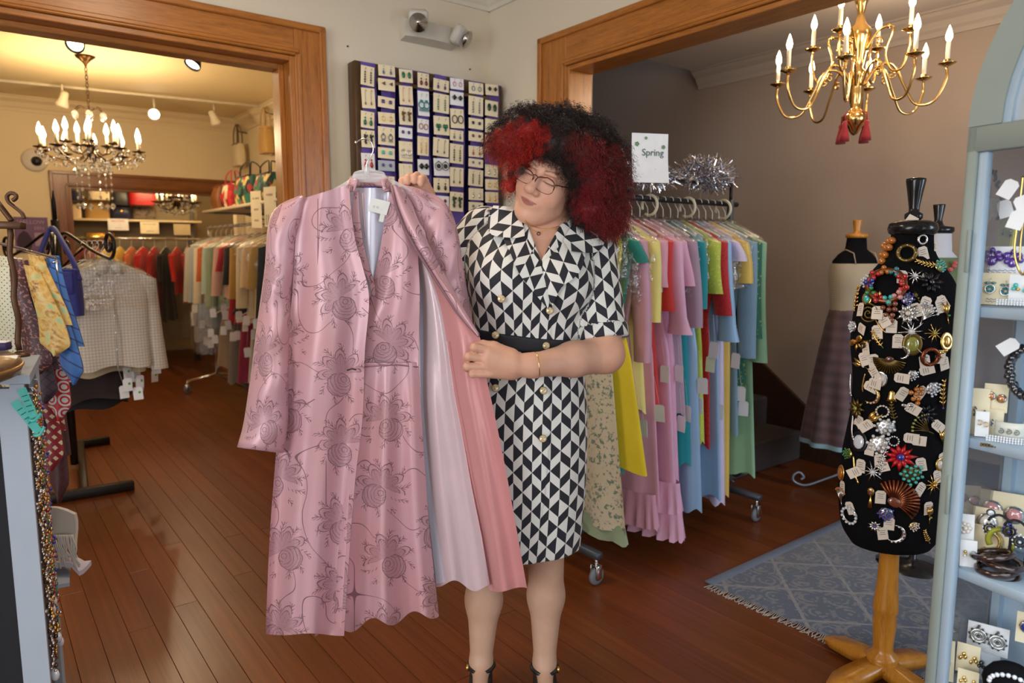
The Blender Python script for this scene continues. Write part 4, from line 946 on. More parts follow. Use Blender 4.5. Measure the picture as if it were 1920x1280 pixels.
bh = MB(); bh.tube([P(651, 694, 1.822)-pl0, P(660, 691, 1.820)-pl0, P(668, 693, 1.822)-pl0], .0022, 6); bh.obj('hook_clasp', mat('dark_hook', (.08, .05, .05), .4, .6), coat)
# left sleeve: a full tube, slightly flattened
def sleeve(L, Rr, Yc, dep, nm, mt, lining, nv=46, uvo=(0, 0), wr=.004):
    A = curve2(L, nv); B = curve2(Rr, nv); rows = []; uv = []; n = 30
    for i in range(nv):
        v = i/(nv-1); r = []; q = []; mx, my = (A[i][0]+B[i][0])/2, (A[i][1]+B[i][1])/2; hx, hy = (B[i][0]-A[i][0])/2, (B[i][1]-A[i][1])/2; Y = Yc(v); d = dep(v)
        for j in range(n+1):
            a = -pi+2*pi*j/n; k = 1+wr*8*S(a*3+v*9)*v; x = mx+hx*sin(a)*k; y = my+hy*sin(a)
            p = P(x, y, Y-d*cos(a)*k+wr*S(v*31+a*2)); r.append(p-pl0); q.append((a*.075+(mx-700)/710+uvo[0], -(y-700)/710+uvo[1]))
        rows.append(r); uv.append(q)
    m = MB(); m.grid(rows, uv=uv, flip=True); o = m.obj(nm, mt, coat); md = o.modifiers.new('thick', 'SOLIDIFY'); md.thickness = .003; md.offset = 0
    # lining seen inside the cuff
    m = MB(); e = [p*1.0 for p in rows[-1]]; f_ = [p*1.0 for p in rows[-6]]; c = sum((p for p in e), Vector())/len(e); ins = [c+(p-c)*.96 for p in e]; c2 = sum((p for p in f_), Vector())/len(f_); ins2 = [c2+(p-c2)*.9 for p in f_]
    m.grid([ins, ins2]); m.add(ins2, [tuple(range(len(ins2)))]); m.obj('cuff_lining', lining, o); return o
sleeve([(566, 366), (520, 388), (503, 425), (497, 500), (484, 600), (472, 700), (458, 790), (444, 838)], [(572, 374), (562, 420), (554, 470), (547, 540), (542, 640), (541, 730), (538, 800), (528, 849)], lambda v: 1.868-.02*v, lambda v: .03+.022*min(1, v*3), 'sleeve', FLORAL, LINING, uvo=(.05, .03))
# right shoulder and sleeve, hanging behind the opened front
sleeve([(745, 352), (768, 388), (790, 440), (806, 500), (818, 560), (826, 620), (830, 680)], [(748, 346), (800, 358), (838, 385), (856, 430), (868, 500), (881, 575), (890, 645)], lambda v: 1.885+.03*v, lambda v: .012+.030*min(1, v*2), 'sleeve', FLORAL, LINING, uvo=(.12, .08))
panel('shoulder', [(733, 346), (742, 380), (758, 430), (778, 470)], [(800, 356), (822, 380), (836, 440), (842, 500)], FLORAL, coat, lambda u, v: 1.872+.03*u-.012*S(pi*v), 22, 16, uvo=(.2, .0))
# opened right front: lining towards the dress, plain pink facing on the outer strip, rolled edge with embroidery
def ylin(u, v): return lerp(1.915, 1.852, u)+.016*S(u*7.5+.5+v*2)*(.35+.65*v)+.006*S(u*15)*v
panel('front_lining', [(776, 452), (782, 520), (786, 640), (786, 760), (796, 880), (808, 1008), (818, 1092)], [(790, 470), (822, 560), (838, 640), (851, 736), (863, 797), (884, 914), (903, 1008), (918, 1103)], LINING, coat, ylin, 66, 30, bot=lambda u: 8*S(u*9+1.5), uvo=(0, 0))
panel('front_lining_strip', [(783, 500), (786, 640), (786, 760), (796, 880), (808, 1008), (818, 1094)], [(790, 520), (803, 640), (812, 760), (822, 880), (832, 1008), (842, 1090)], LININGB, coat, lambda u, v: ylin(u*.22, v)-.004, 50, 8)
def yfac(u, v): return lerp(1.850, 1.792+.03*max(0, v-.3), u)+(.004+.014*v)*S(u*8+1.6)*min(1, v*2+.2)
panel('facing', [(792, 474), (822, 560), (838, 640), (851, 736), (863, 797), (884, 914), (903, 1008), (917, 1104)], [(808, 490), (850, 556), (898, 628), (908, 690), (930, 790), (950, 890), (968, 990), (988, 1106)], FACING, coat, yfac, 66, 26, bot=lambda u: 5*S(u*5+.4), uvo=(0, 0))
st_ = MB(); st_.tube([P(x, y, 1.842)-pl0 for x, y in ((838, 640), (851, 736), (863, 797), (884, 914), (903, 1008), (917, 1104))], .0014, 5); st_.obj('facing_seam', mat('seam_satin_light', rgb(232, 190, 196), .4), coat)
panel('lapel', [(733, 346), (744, 390), (762, 432), (788, 478), (822, 530), (860, 588), (894, 632)], [(748, 350), (770, 392), (795, 440), (820, 490), (848, 540), (876, 590), (899, 626)], FLORAL, coat, lambda u, v: lerp(1.858, 1.788, v)-.010*S(pi*u), 44, 10, uvo=(.1, .05))
er = MB(); er.tube([P(x, y, lerp(1.853, 1.782, k/7)) - pl0 for k, (x, y) in enumerate(((734, 348), (742, 385), (758, 428), (784, 474), (818, 526), (856, 584), (880, 612), (898, 630)))], .0040, 8); er.obj('rolled_edge', FLORAL, coat)
# stand collar
# collar opens at the front, so draw its two sides and the back
def collar_part(a0, a1):
    rows = []; uv = []
    for i in range(7):
        v = i/6; r = []; q = []
        for j in range(17):
            a = a0+(a1-a0)*j/16; x = 692+(36+12*v)*sin(a); Y = 1.88+.034*cos(a); r.append(P(x, 332+24*v+(-7 if cos(a) > 0 else 5)*abs(cos(a)), Y)-pl0); q.append((a*.05+.3, v*.05))
        rows.append(r); uv.append(q)
    m = MB(); m.grid(rows, uv=uv); o = m.obj('collar', FLORAL, coat); md = o.modifiers.new('thick', 'SOLIDIFY'); md.thickness = .004
collar_part(-2.5, 2.5)
# maker's label and size tab inside the neck
lm = MB(); M = frame(P(711, 387, 1.868)-pl0, (-.05, -1, .1), (1, 0, -.25)); lm.prism([(-.027, -.018), (.024, -.018), (.026, .018), (-.025, .018)], .0008, M); lb = lm.obj('neck_label', mat('white_woven_label', rgb(232, 232, 226), .6), coat, False)
M2 = frame(P(708, 389, 1.8665)-pl0, (-.05, -1, .1), (1, 0, -.25)); text('C O . .', .0085, M2, mat('grey_print', rgb(178, 172, 160), .7), 'lettering', lb)
lm = MB(); M = frame(P(716, 408, 1.868)-pl0, (0, -1, 0), (1, 0, -.25)); lm.prism([(-.006, -.011), (.006, -.011), (.006, .011), (-.006, .011)], .0006, M); lm.obj('size_tab', mat('white_woven_label', rgb(232, 232, 226), .6), coat, False)
# clear plastic hanger with a metal hook
hg = thing('clothes_hanger', 'clear plastic clothes hanger with wire hook inside the pink coat', 'hanger', hook)
h0 = Vector(hg.location)
m = MB(); m.tube(catmull([P(x, y, 1.875)-h0 for x, y in ((560, 392), (600, 372), (640, 350), (662, 335), (668, 325), (690, 322), (716, 325), (724, 335), (760, 352), (800, 376), (832, 396))], 5), .0055, 8); m.obj('shoulder_bar', CLEARP, hg)
m = MB(); m.box(P(692, 334, 1.872)-h0, (.085, .008, .022), .003); m.obj('neck_plate', CLEARP, hg)
m = MB(); pts = [(688, 324), (687, 312), (689, 303), (696, 292), (700, 280), (697, 268), (688, 261), (678, 261), (668, 267)]
m.tube(catmull([P(x, y, 1.872)-h0 for x, y in pts], 5), .0019, 8); hk = m.obj('hook', CHROME, hg)
m = MB(); m.ball(P(667, 267, 1.872)-h0, (.0035, .003, .0035)); m.obj('tip', CHROME, hk)
m = MB(); m.lathe([(.0085, -.012), (.0075, 0), (.004, .014)], 10, P(688, 320, 1.872)-h0); m.obj('hook_socket', CLEARP, hg)
# ================================================================= garments on hangers (local frame: x = width, y = thickness, z = 0 at the rail)
def cloth(name, col, pattern=None, col2=None, rough=.7, sheen=.2, sc=1.0):
    if name in MATS: return MATS[name]
    t = NT(name); v = t.coord('Object', (1, 1, 1)); k = t.math('MULTIPLY_ADD', t.noise(v, 9, 4), .2, .9); base = t.mix(1.0, col, t.comb(k, k, k), 'MULTIPLY')
    if pattern == 'floral':
        f = t.math('GREATER_THAN', t.noise(v, 30*sc, 4, .65), .56); base = t.mix(f, base, col2)
    elif pattern == 'lace':
        vo = t.new('ShaderNodeTexVoronoi'); vo.inputs['Scale'].default_value = 70*sc; t.put(vo.inputs['Vector'], v); f = t.math('LESS_THAN', vo.outputs['Distance'], .3); base = t.mix(f, base, col2)
    elif pattern == 'check':
        s = t.sep(v); w1 = t.math('LESS_THAN', t.math('FLOORED_MODULO', s[0], .016/sc), .0022/sc); w2 = t.math('LESS_THAN', t.math('FLOORED_MODULO', s[2], .016/sc), .0022/sc); base = t.mix(t.math('MULTIPLY', t.math('MAXIMUM', w1, w2), .75), base, col2)
    elif pattern == 'plaid':
        s = t.sep(v); w1 = t.math('SINE', t.math('MULTIPLY', s[0], 130*sc)); w2 = t.math('SINE', t.math('MULTIPLY', s[2], 130*sc)); base = t.mix(t.math('MULTIPLY_ADD', t.math('ADD', w1, w2), .25, .4, clamp=True), base, col2)
    elif pattern == 'stripe':
        s = t.sep(v); base = t.mix(t.math('LESS_THAN', t.math('FLOORED_MODULO', t.math('ADD', s[0], s[2]), .03/sc), .004/sc), base, col2)
    t.put(t.b.inputs['Base Color'], base); t.set(rough=rough, sheen=sheen); t.bump(t.noise(v, 300, 3), .15, .001); MATS[name] = t.m; return t.m
HANG_W = mat('white_hanger_plastic', rgb(225, 222, 214), .35); HANG_K = BLACK
GCACHE = {}
def garment_body(L, hw=.20, hem=.2, waist=.16, th=.035, folds=7, seed=0, skirt_only=False, amp=.35):
    key = ('body', L, hw, hem, waist, th, folds, seed, skirt_only)
    if key in GCACHE: return GCACHE[key]
    r = random.Random(seed); ph = r.random()*6; n = 36; rows = []
    if skirt_only: prof = [(-.13, waist*.9, .018), (-.16, waist, .022), (-L*.5, lerp(waist, hem, .5), th*.8), (-L, hem, th)]
    else: prof = [(-.095, .045, .018), (-.115, .075, .022), (-.135, .14, .026), (-.165, hw*.93, .028), (-.20, hw, .028), (-.34, hw*.92, th), (-.52, waist, th*.8), (-.66, lerp(waist, hem, .35), th), (-L, hem, th*1.25)]
    zs = [p[0] for p in prof][::-1]; N = 26
    for i in range(N):
        z = prof[0][0]+(prof[-1][0]-prof[0][0])*(i/(N-1))**1.15; w = interp(z, zs, [p[1] for p in prof][::-1]); d = interp(z, zs, [p[2] for p in prof][::-1]); v = i/(N-1); row = []
        for j in range(n):
            a = 2*pi*j/n; f = 1+amp*v*v*sin(folds*a+ph)+.12*v*sin(3*a+ph*2)
            row.append(Vector((w*cos(a)*(1+.04*v*sin(5*a+ph)), d*sin(a)*max(.25, f)+.012*v*sin(a*2+ph), z-.012*v*v*sin(folds*a+ph))))
        rows.append(row)
    m = MB(); m.grid(rows, closeu=True, flip=True); m.add(rows[0], [tuple(range(n))]); GCACHE[key] = m; return m
def mb_copy(m): q = MB(); q.v = list(m.v); q.f = list(m.f); q.uv = list(m.uv); q.has_uv = m.has_uv; return q
def garment_sleeve(sx, L, r0=.056, r1=.043, hw=.2, flare=0.0, seed=1):
    m = MB(); n = 14; N = 12; rows = []
    for i in range(N):
        v = i/(N-1); c = Vector((sx*(hw-.02+.045*v), .012*sin(v*3+seed), -.175-L*v)); rx = lerp(r0, r1, v)*(1 if v < .85 else 1+flare*(v-.85)/.15); ry = rx*.55
        rows.append([c+Vector((rx*cos(2*pi*j/n)*(1+.1*sin(3*j+seed)*v), ry*sin(2*pi*j/n), .03*(1-v)*(-sx*cos(2*pi*j/n))*.6)) for j in range(n)])
    m.grid(rows, closeu=True, flip=True); m.add(rows[0], [tuple(range(n))]); return m
def ruffle(z0, z1, w, d, k=22, amp=.35, seed=0):
    m = MB(); n = k*4; rows = []
    for i in range(5):
        v = i/4; rows.append([Vector(((w+.02*v)*cos(2*pi*j/n), (d+.015*v)*sin(2*pi*j/n)*(1+amp*v*sin(k*2*pi*j/n)), lerp(z0, z1, v)+.008*v*sin(k*2*pi*j/n+seed))) for j in range(n)])
    m.grid(rows, closeu=True, flip=True); return m
def hanger_mb():
    m = MB(); m.tube(catmull([(-.19, 0, -.165), (-.1, 0, -.125), (0, 0, -.09), (.1, 0, -.125), (.19, 0, -.165)], 4), .005, 6)
    m.tube(catmull([(0, 0, -.09), (0, 0, -.045), (.012, 0, -.025), (.02, 0, -.008), (.013, 0, .009), (0, 0, .0145), (-.013, 0, .008), (-.016, 0, -.004)], 3), .0018, 6); return m
HANGMESH = {}
def hanger_mesh(mt):
    if mt.name not in HANGMESH: HANGMESH[mt.name] = hanger_mb().mesh('hanger', mt)
    return HANGMESH[mt.name]
def cover_mb(L, hw=.23, th=.05, seed=0):
    n = 28; rows = []; r = random.Random(seed); ph = r.random()*6
    prof = [(-.075, .02, .012), (-.10, .075, .03), (-.135, .16, .04), (-.18, hw*.97, .045), (-.26, hw, .05), (-L, hw*1.0, th)]
    zs = [p[0] for p in prof][::-1]; N = 18
    for i in range(N):
        z = prof[0][0]+(prof[-1][0]-prof[0][0])*i/(N-1); w = interp(z, zs, [p[1] for p in prof][::-1]); d = interp(z, zs, [p[2] for p in prof][::-1])
        rows.append([Vector((w*cos(2*pi*j/n)+.006*sin(7*j+i*1.7+ph), d*sin(2*pi*j/n)+.007*sin(j*5+i*2.3+ph), z+.006*sin(j*3+i))) for j in range(n)])
    m = MB(); m.grid(rows, closeu=True, flip=True); return m
TAGMESH = {}
def tag_mb(w=.03, h=.05, hole=True):
    m = MB(); c = .008; m.prism([(-w/2, -h), (w/2, -h), (w/2, -c), (w/2-c, 0), (-w/2+c, 0), (-w/2, -c)], .0012, Matrix(((1, 0, 0, 0), (0, 0, 1, 0), (0, 1, 0, 0), (0, 0, 0, 1)))); return m
GREEN_DOT = mat('green_dot', rgb(70, 190, 60), .6)
def garment(label, cat, loc, rz, mt, L=1.1, style='dress', sl=.25, hw=.2, hem=.22, waist=.15, folds=7, seed=0, group=None, th=.035, cover=None, tags=1, hmat=None, ruf=(), ruf_mat=None, sl_mat=None, flare=0.0, tag_side=1, name=None, dot=False, amp=.35, tagz=None, under=None, spread=None, tag_y=-1):
    g = thing(name or {'dress': 'hanging_dress', 'shirt': 'hanging_shirt', 'skirt': 'hanging_skirt', 'blouse': 'hanging_blouse'}[style], label, cat, loc, rz, group)
    garment_body(L, hw, hem, waist, th, folds, seed, style == 'skirt', amp).obj('body', mt, g)
    if style != 'skirt' and sl > 0:
        for sx in (-1, 1): garment_sleeve(sx, sl, hw=hw, flare=flare, seed=seed+sx).obj('sleeve', sl_mat or mt, g)
    for (z0, z1, w, d) in ruf: ruffle(z0, z1, w, d, seed=seed).obj('ruffle', ruf_mat or mt, g)
    if under: ruffle(-L+.03, -L-under[0], hem*.93, th, 10, .3, seed).obj('underskirt', under[1], g)
    link('hanger', hanger_mesh(hmat or HANG_W), g)
    if cover: cover_mb(cover, hw+.03, th*1.5+.02, seed).obj('plastic_cover', PLASTIC, g)
    r = random.Random(seed+99)
    for k in range(tags):
        key = 'tag'
        if key not in TAGMESH: TAGMESH[key] = tag_mb(.048, .072).mesh('price_tag', WCARD, False)
        z = tagz if tagz else -(.62+.35*r.random()); x = tag_side*(hw*.9+.05*r.random()) if spread is None else r.uniform(*spread); z = z if spread is None else z-.16*r.random()
        o = link('price_tag', TAGMESH[key], g, (x, tag_y*(.035+.03*r.random()), z)); o.rotation_euler = (0, .15*(r.random()-.5), .8*(r.random()-.5))
        if dot: d = MB(); d.lathe([(0, 0), (.007, 0), (.007, .001), (0, .001)], 10, R=Matrix.Rotation(pi/2, 3, 'X')); link('sticker', d.mesh('sticker', GREEN_DOT), o, (.008, -.001, -.03))
        s = MB(); s.tube([(0, 0, 0), (-tag_side*.02, 0, .12)], .0006, 4); s.obj('tag_string', WCARD, o)
    return g
# ---- rolling rack in the right opening
RT = 1.18; RS0, RS1 = -.49, .61; RZ_ = 1.56
STEELB = mat('grey_blue_steel', rgb(86, 92, 104), .4, .6)
rack = thing('garment_rack', 'grey rolling garment rack packed with pastel dresses in the oak opening', 'rack', W((RS0+RS1)/2, RT, 0), YAW)
rl = lambda s, t, z: Vector((s-(RS0+RS1)/2, -(t-RT), z))
def caster(parent, p, big=.036):
    m = MB(); m.lathe([(.012, 0), (.026, .002), (big, .006), (big, .018), (.026, .022), (.012, .024)], 18, p+Vector((0, .012, big)), R=Matrix.Rotation(pi/2, 3, 'X')); w = m.obj('caster_wheel', mat('grey_rubber', rgb(120, 124, 130), .5), parent)
    m = MB(); m.lathe([(.004, 0), (.016, 0), (.016, .028), (.004, .028)], 12, p+Vector((0, .014, big)), R=Matrix.Rotation(pi/2, 3, 'X')); m.obj('hub', mat('black_hub', (.02, .02, .02), .5), w)
    m = MB(); m.box(p+Vector((0, -.016, big+.018)), (.03, .003, .055), .001); m.box(p+Vector((0, .018, big+.018)), (.03, .003, .055), .001); m.box(p+Vector((0, .001, big+.046)), (.03, .037, .003), .001); m.tube([p+Vector((0, .001, big+.046)), p+Vector((0, .001, big+.075))], .007, 8); m.obj('caster_fork', CHROME, parent)
for s in (RS0, RS1):
    m = MB(); m.bar(rl(s, RT-.24, .125), rl(s, RT+.24, .125), .034, .03, .004); m.obj('foot_bar', STEELB, rack)
    for d in (-.22, .22): caster(rack, rl(s, RT+d, 0)+Vector((0, 0, .001)))
    m = MB(); m.bar(rl(s, RT, .14), rl(s, RT, RZ_+.02), .026, .026, .003); m.obj('upright', STEELB, rack)
    for q in (-1, 1):
        m = MB(); y = Vector((0, -q, 0)); z = Vector((0, 0, 1)); sp = spiral(rl(s, RT+q*.085, .235), y, z, .012, .07, 1.6, 26, pi*.3); m.tube(sp, .007, 6); m.obj('scroll', STEELB, rack)
m = MB(); m.bar(rl(RS0, RT, .135), rl(RS1, RT, .135), .04, .028, .003); m.obj('base_bar', STEELB, rack)
m = MB(); m.tube([rl(RS0-.05, RT, RZ_), rl(RS1+.05, RT, RZ_)], .0125, 10); m.obj('hanging_rail', IRON, rack)
m = MB(); m.tube([rl(RS0, RT, RZ_+.09), rl(RS1, RT, RZ_+.09)], .008, 8)
for s in (RS0, RS1): m.tube([rl(s, RT, RZ_), rl(s, RT, RZ_+.09)], .008, 8)
m.obj('top_rail', IRON, rack)
GRP = 'dresses on the rolling rack in the opening'
pk1, pk2, lav = cloth('baby_pink_cloth', rgb(228, 170, 196)), cloth('rose_pink_cloth', rgb(222, 160, 178)), cloth('lavender_cloth', rgb(206, 188, 216))
pinkn = cloth('pink_chiffon', rgb(232, 176, 202), rough=.5)
DR = [  # label, material, dict
    ('cream dress with green botanical print, nearest on the rolling rack', cloth('cream_botanical', rgb(222, 216, 192), 'floral', rgb(124, 150, 132), sc=1.7), dict(L=1.34, hem=.31, sl=0, folds=6, cover=.42, under=(.05, cloth('sage_net', rgb(150, 170, 140))), tags=0, amp=.5)),
    ('bright yellow sleeveless dress beside the botanical print dress', cloth('bright_yellow_cloth', rgb(236, 216, 44)), dict(L=1.09, hem=.35, waist=.21, sl=0, cover=.34, folds=3, amp=.15, tags=1, tagz=-.47)),
    ('teal green dress peeping below the yellow dress', cloth('teal_green_cloth', rgb(24, 128, 116)), dict(L=1.15, hem=.18, sl=.1, cover=.4, tags=0)),
    ('mauve pink sheer short sleeved dress on the rolling rack', cloth('mauve_sheer', rgb(206, 152, 168), rough=.45), dict(L=.86, hem=.22, sl=.5, cover=.45, tags=1)),
    ('pale yellow short sleeved dress next to the mauve dress', cloth('pale_yellow_cloth', rgb(240, 226, 130)), dict(L=.9, hem=.18, sl=.34, cover=.4, tags=0)),
    ('dusty pink long dress with a ruffled hem on the rolling rack', pk2, dict(L=1.30, hem=.23, sl=.2, cover=.4, ruf=((-1.26, -1.41, .22, .05),), tags=1)),
    ('orange red long dress between pink gowns', cloth('orange_red_cloth', rgb(206, 48, 40)), dict(L=.95, hem=.2, sl=.3, cover=.42, tags=1)),
    ('pink gown with double ruffled hem and ruffled sleeves', pinkn, dict(L=1.33, hem=.27, sl=.40, flare=.5, folds=5, amp=.5, ruf=((-1.22, -1.35, .26, .06), (-1.33, -1.47, .275, .065)), tags=1, cover=.35, hw=.21)),
    ('second pink gown with a ruffled hem behind the double ruffled one', pk1, dict(L=1.26, hem=.22, sl=.2, cover=.4, ruf=((-1.22, -1.38, .22, .055),), tags=0)),
    ('grey mauve knee length dress on the rolling rack', cloth('grey_mauve', rgb(178, 150, 166)), dict(L=.95, hem=.19, sl=.38, cover=.42, tags=1)),
    ('teal blue short sleeved long dress on the rolling rack', cloth('teal_blue_cloth', rgb(0, 140, 150)), dict(L=1.18, hem=.2, sl=.3, cover=.3, tags=1, dot=True)),
    ('pale blue satin evening gown on the rolling rack', cloth('pale_blue_satin', rgb(150, 184, 216), rough=.3), dict(L=1.40, hem=.23, sl=0, cover=.4, tags=1)),
    ('lime green dress with yellow lace skirt', cloth('lime_lace', rgb(190, 206, 74), 'lace', rgb(214, 214, 110)), dict(L=1.10, hem=.2, sl=.24, cover=.38, tags=2, dot=True)),
    ('red lace dress with a scalloped hem on the rolling rack', cloth('red_lace', rgb(196, 34, 40), 'lace', rgb(160, 16, 26)), dict(L=1.13, hem=.19, sl=.34, cover=.36, tags=1)),
    ('sky blue puff sleeved gown on the rolling rack', cloth('sky_blue_cloth', rgb(150, 190, 226), rough=.4), dict(L=1.38, hem=.22, sl=.46, flare=.3, cover=.3, tags=1)),
    ('lilac white long gown on the rolling rack', cloth('lilac_white', rgb(218, 206, 232), rough=.4), dict(L=1.42, hem=.21, sl=.1, cover=.4, tags=1)),
    ('golden yellow satin gown between lilac and blue gowns', cloth('gold_satin', rgb(226, 190, 88), rough=.35), dict(L=1.40, hem=.18, sl=.2, cover=.4, tags=0)),
    ('muted blue long sleeved dress near the far end of the rolling rack', cloth('muted_blue', rgb(132, 166, 190)), dict(L=1.1, hem=.2, sl=.55, cover=.4, tags=1)),
    ('dark green beaded dress near the far end of the rolling rack', cloth('dark_green_bead', rgb(40, 110, 90), 'lace', rgb(150, 170, 90)), dict(L=.88, hem=.18, sl=.46, cover=.4, tags=1)),
    ('mint green long gown, last on the rolling rack', cloth('mint_green', rgb(150, 196, 158)), dict(L=1.32, hem=.22, sl=.58, cover=.5, tags=1)),
]
for k, (lb, mt, kw) in enumerate(DR):
    s = RS0+.09+k*(RS1-RS0-.13)/(len(DR)-1)
    kw = dict(kw); kw.setdefault('waist', .15); kw.setdefault('th', .03)
    garment(lb, 'dress', W(s, RT, RZ_), YAW+pi/2+rnd.uniform(-.06, .06), mt, seed=k+1, group=GRP, tag_side=-1, tag_y=1, **kw)
# cream size dividers clipped on the rail
DIVM = mat('cream_divider', rgb(214, 206, 176), .45)
for k, s in enumerate((.02, .28, .55)):
    m = MB(); m.tube([Vector((0, .044*cos(a), .044*sin(a))) for a in np.linspace(-.4, 2*pi-1.0, 26)], .007, 6)
    for v in range(len(m.v)): pass
    tag(m.obj('size_divider', DIVM, None, True, W(s, RT+.0, RZ_-.028), YAW), ['nearest', 'middle', 'farthest'][k]+' cream ring divider on the dress rack rail', 'divider', 'size dividers on the rail')
# sign and tinsel on top of the rack
sg = thing('paper_sign', 'white paper sign reading Spring with painted flowers above the dress rack', 'sign', W(.02, RT+.02, RZ_+.13), YAW)
def paper(cols, w, h, bend):
    rows = [[Vector((w*(j/10-.5), bend*sin(pi*(1-i/12)*.5)*(1-i/12)**2*-1, h*i/12)) for j in range(11)] for i in range(13)]
    m = MB(); m.slab(rows, (0, -1, 0), .0012); return m
SW, SH = .225, .27
ps = W(.0, RT, 0)
sg.rotation_euler = (0, 0, YAW*.35); sg.location = P(1217, 343, 3.06)
paper(None, .165, .205, .02).obj('sheet', WCARD, sg)
XZ = Matrix(((1, 0, 0, 0), (0, 0, -1, 0), (0, 1, 0, 0), (0, 0, 0, 1)))
text('Spring', .040, Matrix.Translation((.012, -.004, .125)) @ XZ, mat('green_grey_ink', rgb(70, 100, 84), .7), 'lettering', sg)
m = MB(); m.box((.0, -.0035, .092), (.10, .001, .002)); m.obj('rule', mat('green_grey_ink', rgb(70, 100, 84), .7), sg, False)
for k, (x, z, c, rr) in enumerate(((-.06, .05, (214, 70, 100), .012), (.04, .05, (220, 80, 104), .012), (-.06, .16, (90, 140, 90), .009), (-.02, .185, (90, 140, 90), .006), (.06, .15, (100, 140, 100), .008), (.02, .03, (240, 180, 160), .008), (-.02, .035, (226, 120, 130), .006), (-.045, .02, (110, 160, 100), .012), (.055, .018, (110, 160, 100), .012))):
    m = MB()
    for q in range(5): a = q*2*pi/5; m.ball((x+rr*.7*cos(a), -.004-(.012 if z < .05 else 0)*(1-z/.05), z+rr*.7*sin(a)), (rr*.45, .0008, rr*.45), 6, 4)
    m.obj('painted_flower', mat('print_%d' % k, rgb(*c), .7), sg)
TINS = mat('silver_tinsel', (.62, .62, .66), .14, 1, .3)
def tinsel(label, c, rx, ry, rz, n, seed):
    r = np.random.default_rng(seed); d = r.normal(size=(n, 3)); d /= np.linalg.norm(d, axis=1)[:, None]; b = d*np.array([rx, ry, rz])*r.uniform(.5, 1, n)[:, None]; dr = d+r.normal(size=(n, 3))*.8; dr /= np.linalg.norm(dr, axis=1)[:, None]
    sd = np.cross(dr, r.normal(size=(n, 3))); sd /= np.linalg.norm(sd, axis=1)[:, None]; L = r.uniform(.02, .04, n)[:, None]; w = .0016
    V = np.stack([b-sd*w, b+sd*w, b+dr*L+sd*w, b+dr*L-sd*w], 1).reshape(-1, 3); F = [(4*i, 4*i+1, 4*i+2, 4*i+3) for i in range(n)]
    m = MB(); m.v = [tuple(p) for p in V]; m.f = F; m.uv = [(0, 0)]*len(V); return tag(m.obj('tinsel_garland', TINS, None, False, c, YAW), label, 'tinsel', 'tinsel garlands on the dress rack')
tinsel('silver tinsel garland bunched at the far end of the dress rack', W(.42, RT, RZ_+.13), .20, .07, .075, 2600, 3)
tinsel('silver tinsel garland under the paper Spring sign', W(-.02, RT, RZ_+.10), .22, .06, .05, 2000, 4)
# ================================================================= earring board, emergency light
def on_t(px, py, t):      # where the sight line meets the plane t = const of the room frame
    a, b = ray(px, py); # (CX+s*AX0+t*BX0) = a*(CY+s*AX1+t*BX1)
    s = (a*(CY+t*BX[1])-CX-t*BX[0])/(AX[0]-a*AX[1]); p = W(s, t); return s, CAM_H+b*p.y
BT = .12; BS0, BS1, BZ1, BZ0 = -.884, -.016, 2.222, 1.02
bw, bh_ = BS1-BS0, BZ1-BZ0
board = thing('earring_board', 'dark wood framed mirror board hung with purple ribbons of earring cards', 'display board', W((BS0+BS1)/2, BT, BZ0), YAW)
FRW = wood('dark_frame_wood', rgb(88, 62, 34), rgb(46, 30, 14), (5, 5, .6), .5)
fw = .048
for (x0, x1, z0, z1) in ((-bw/2, -bw/2+fw, 0, bh_), (bw/2-fw, bw/2, 0, bh_), (-bw/2+fw, bw/2-fw, bh_-fw*1.35, bh_), (-bw/2+fw, bw/2-fw, 0, fw)):
    m = MB(); m.box(((x0+x1)/2, .02, (z0+z1)/2), (x1-x0, .075, z1-z0), .004); m.obj('frame_rail', FRW, board)
m = MB(); m.box((0, -.012, bh_-fw*1.35-.012), (bw-2*fw, .02, .018), .003); m.obj('inner_moulding', mat('bronze_moulding', rgb(120, 96, 60), .4, .3), board)
m = MB(); m.box((0, .022, bh_/2), (bw-fw*1.6, .006, bh_-fw*1.6)); m.obj('mirror', mat('mirror_glass', (.62, .66, .74), .02, 1, 0), board, False)
PURP = cloth('purple_ribbon', rgb(96, 72, 158), rough=.5)
RIBX = [(676, 703), (712, 739), (750, 773), (782, 804), (815, 838), (845, 869), (880, 902), (910, 934)]
for k, (x0, x1) in enumerate(RIBX):
    s0, _ = on_t(x0, 135, BT+.02); s1, _ = on_t(x1, 135, BT+.02); c = (s0+s1)/2-(BS0+BS1)/2; w = s1-s0
    rows = [[Vector((c-w/2+w*j/4+.006*sin(i*.7+k), -.022+.003*sin(i*1.3+j+k), bh_-.002-(bh_-.06)*i/16)) for j in range(5)] for i in range(17)]
    m = MB(); m.slab(rows, (0, -1, 0), .0012); m.obj('ribbon', PURP, board)
ECOL = {'green': (16, 110, 70), 'dark green': (14, 58, 40), 'teal': (30, 130, 130), 'blue': (70, 110, 150), 'black': (20, 20, 24), 'gold': (0, 0, 0), 'silver': (0, 0, 0), 'red': (176, 24, 34), 'dark red': (110, 20, 20), 'purple': (84, 56, 120), 'brown': (104, 70, 34), 'orange': (170, 84, 34), 'pink': (200, 120, 120), 'grey': (110, 110, 114), 'turquoise': (80, 180, 170), 'bronze': (120, 84, 44)}
def emat(c):
    if c == 'gold': return GOLD
    if c == 'silver': return SILVER
    return mat('earring_'+c.replace(' ', '_'), rgb(*ECOL[c]), .25, .1, .2, coat=.5)
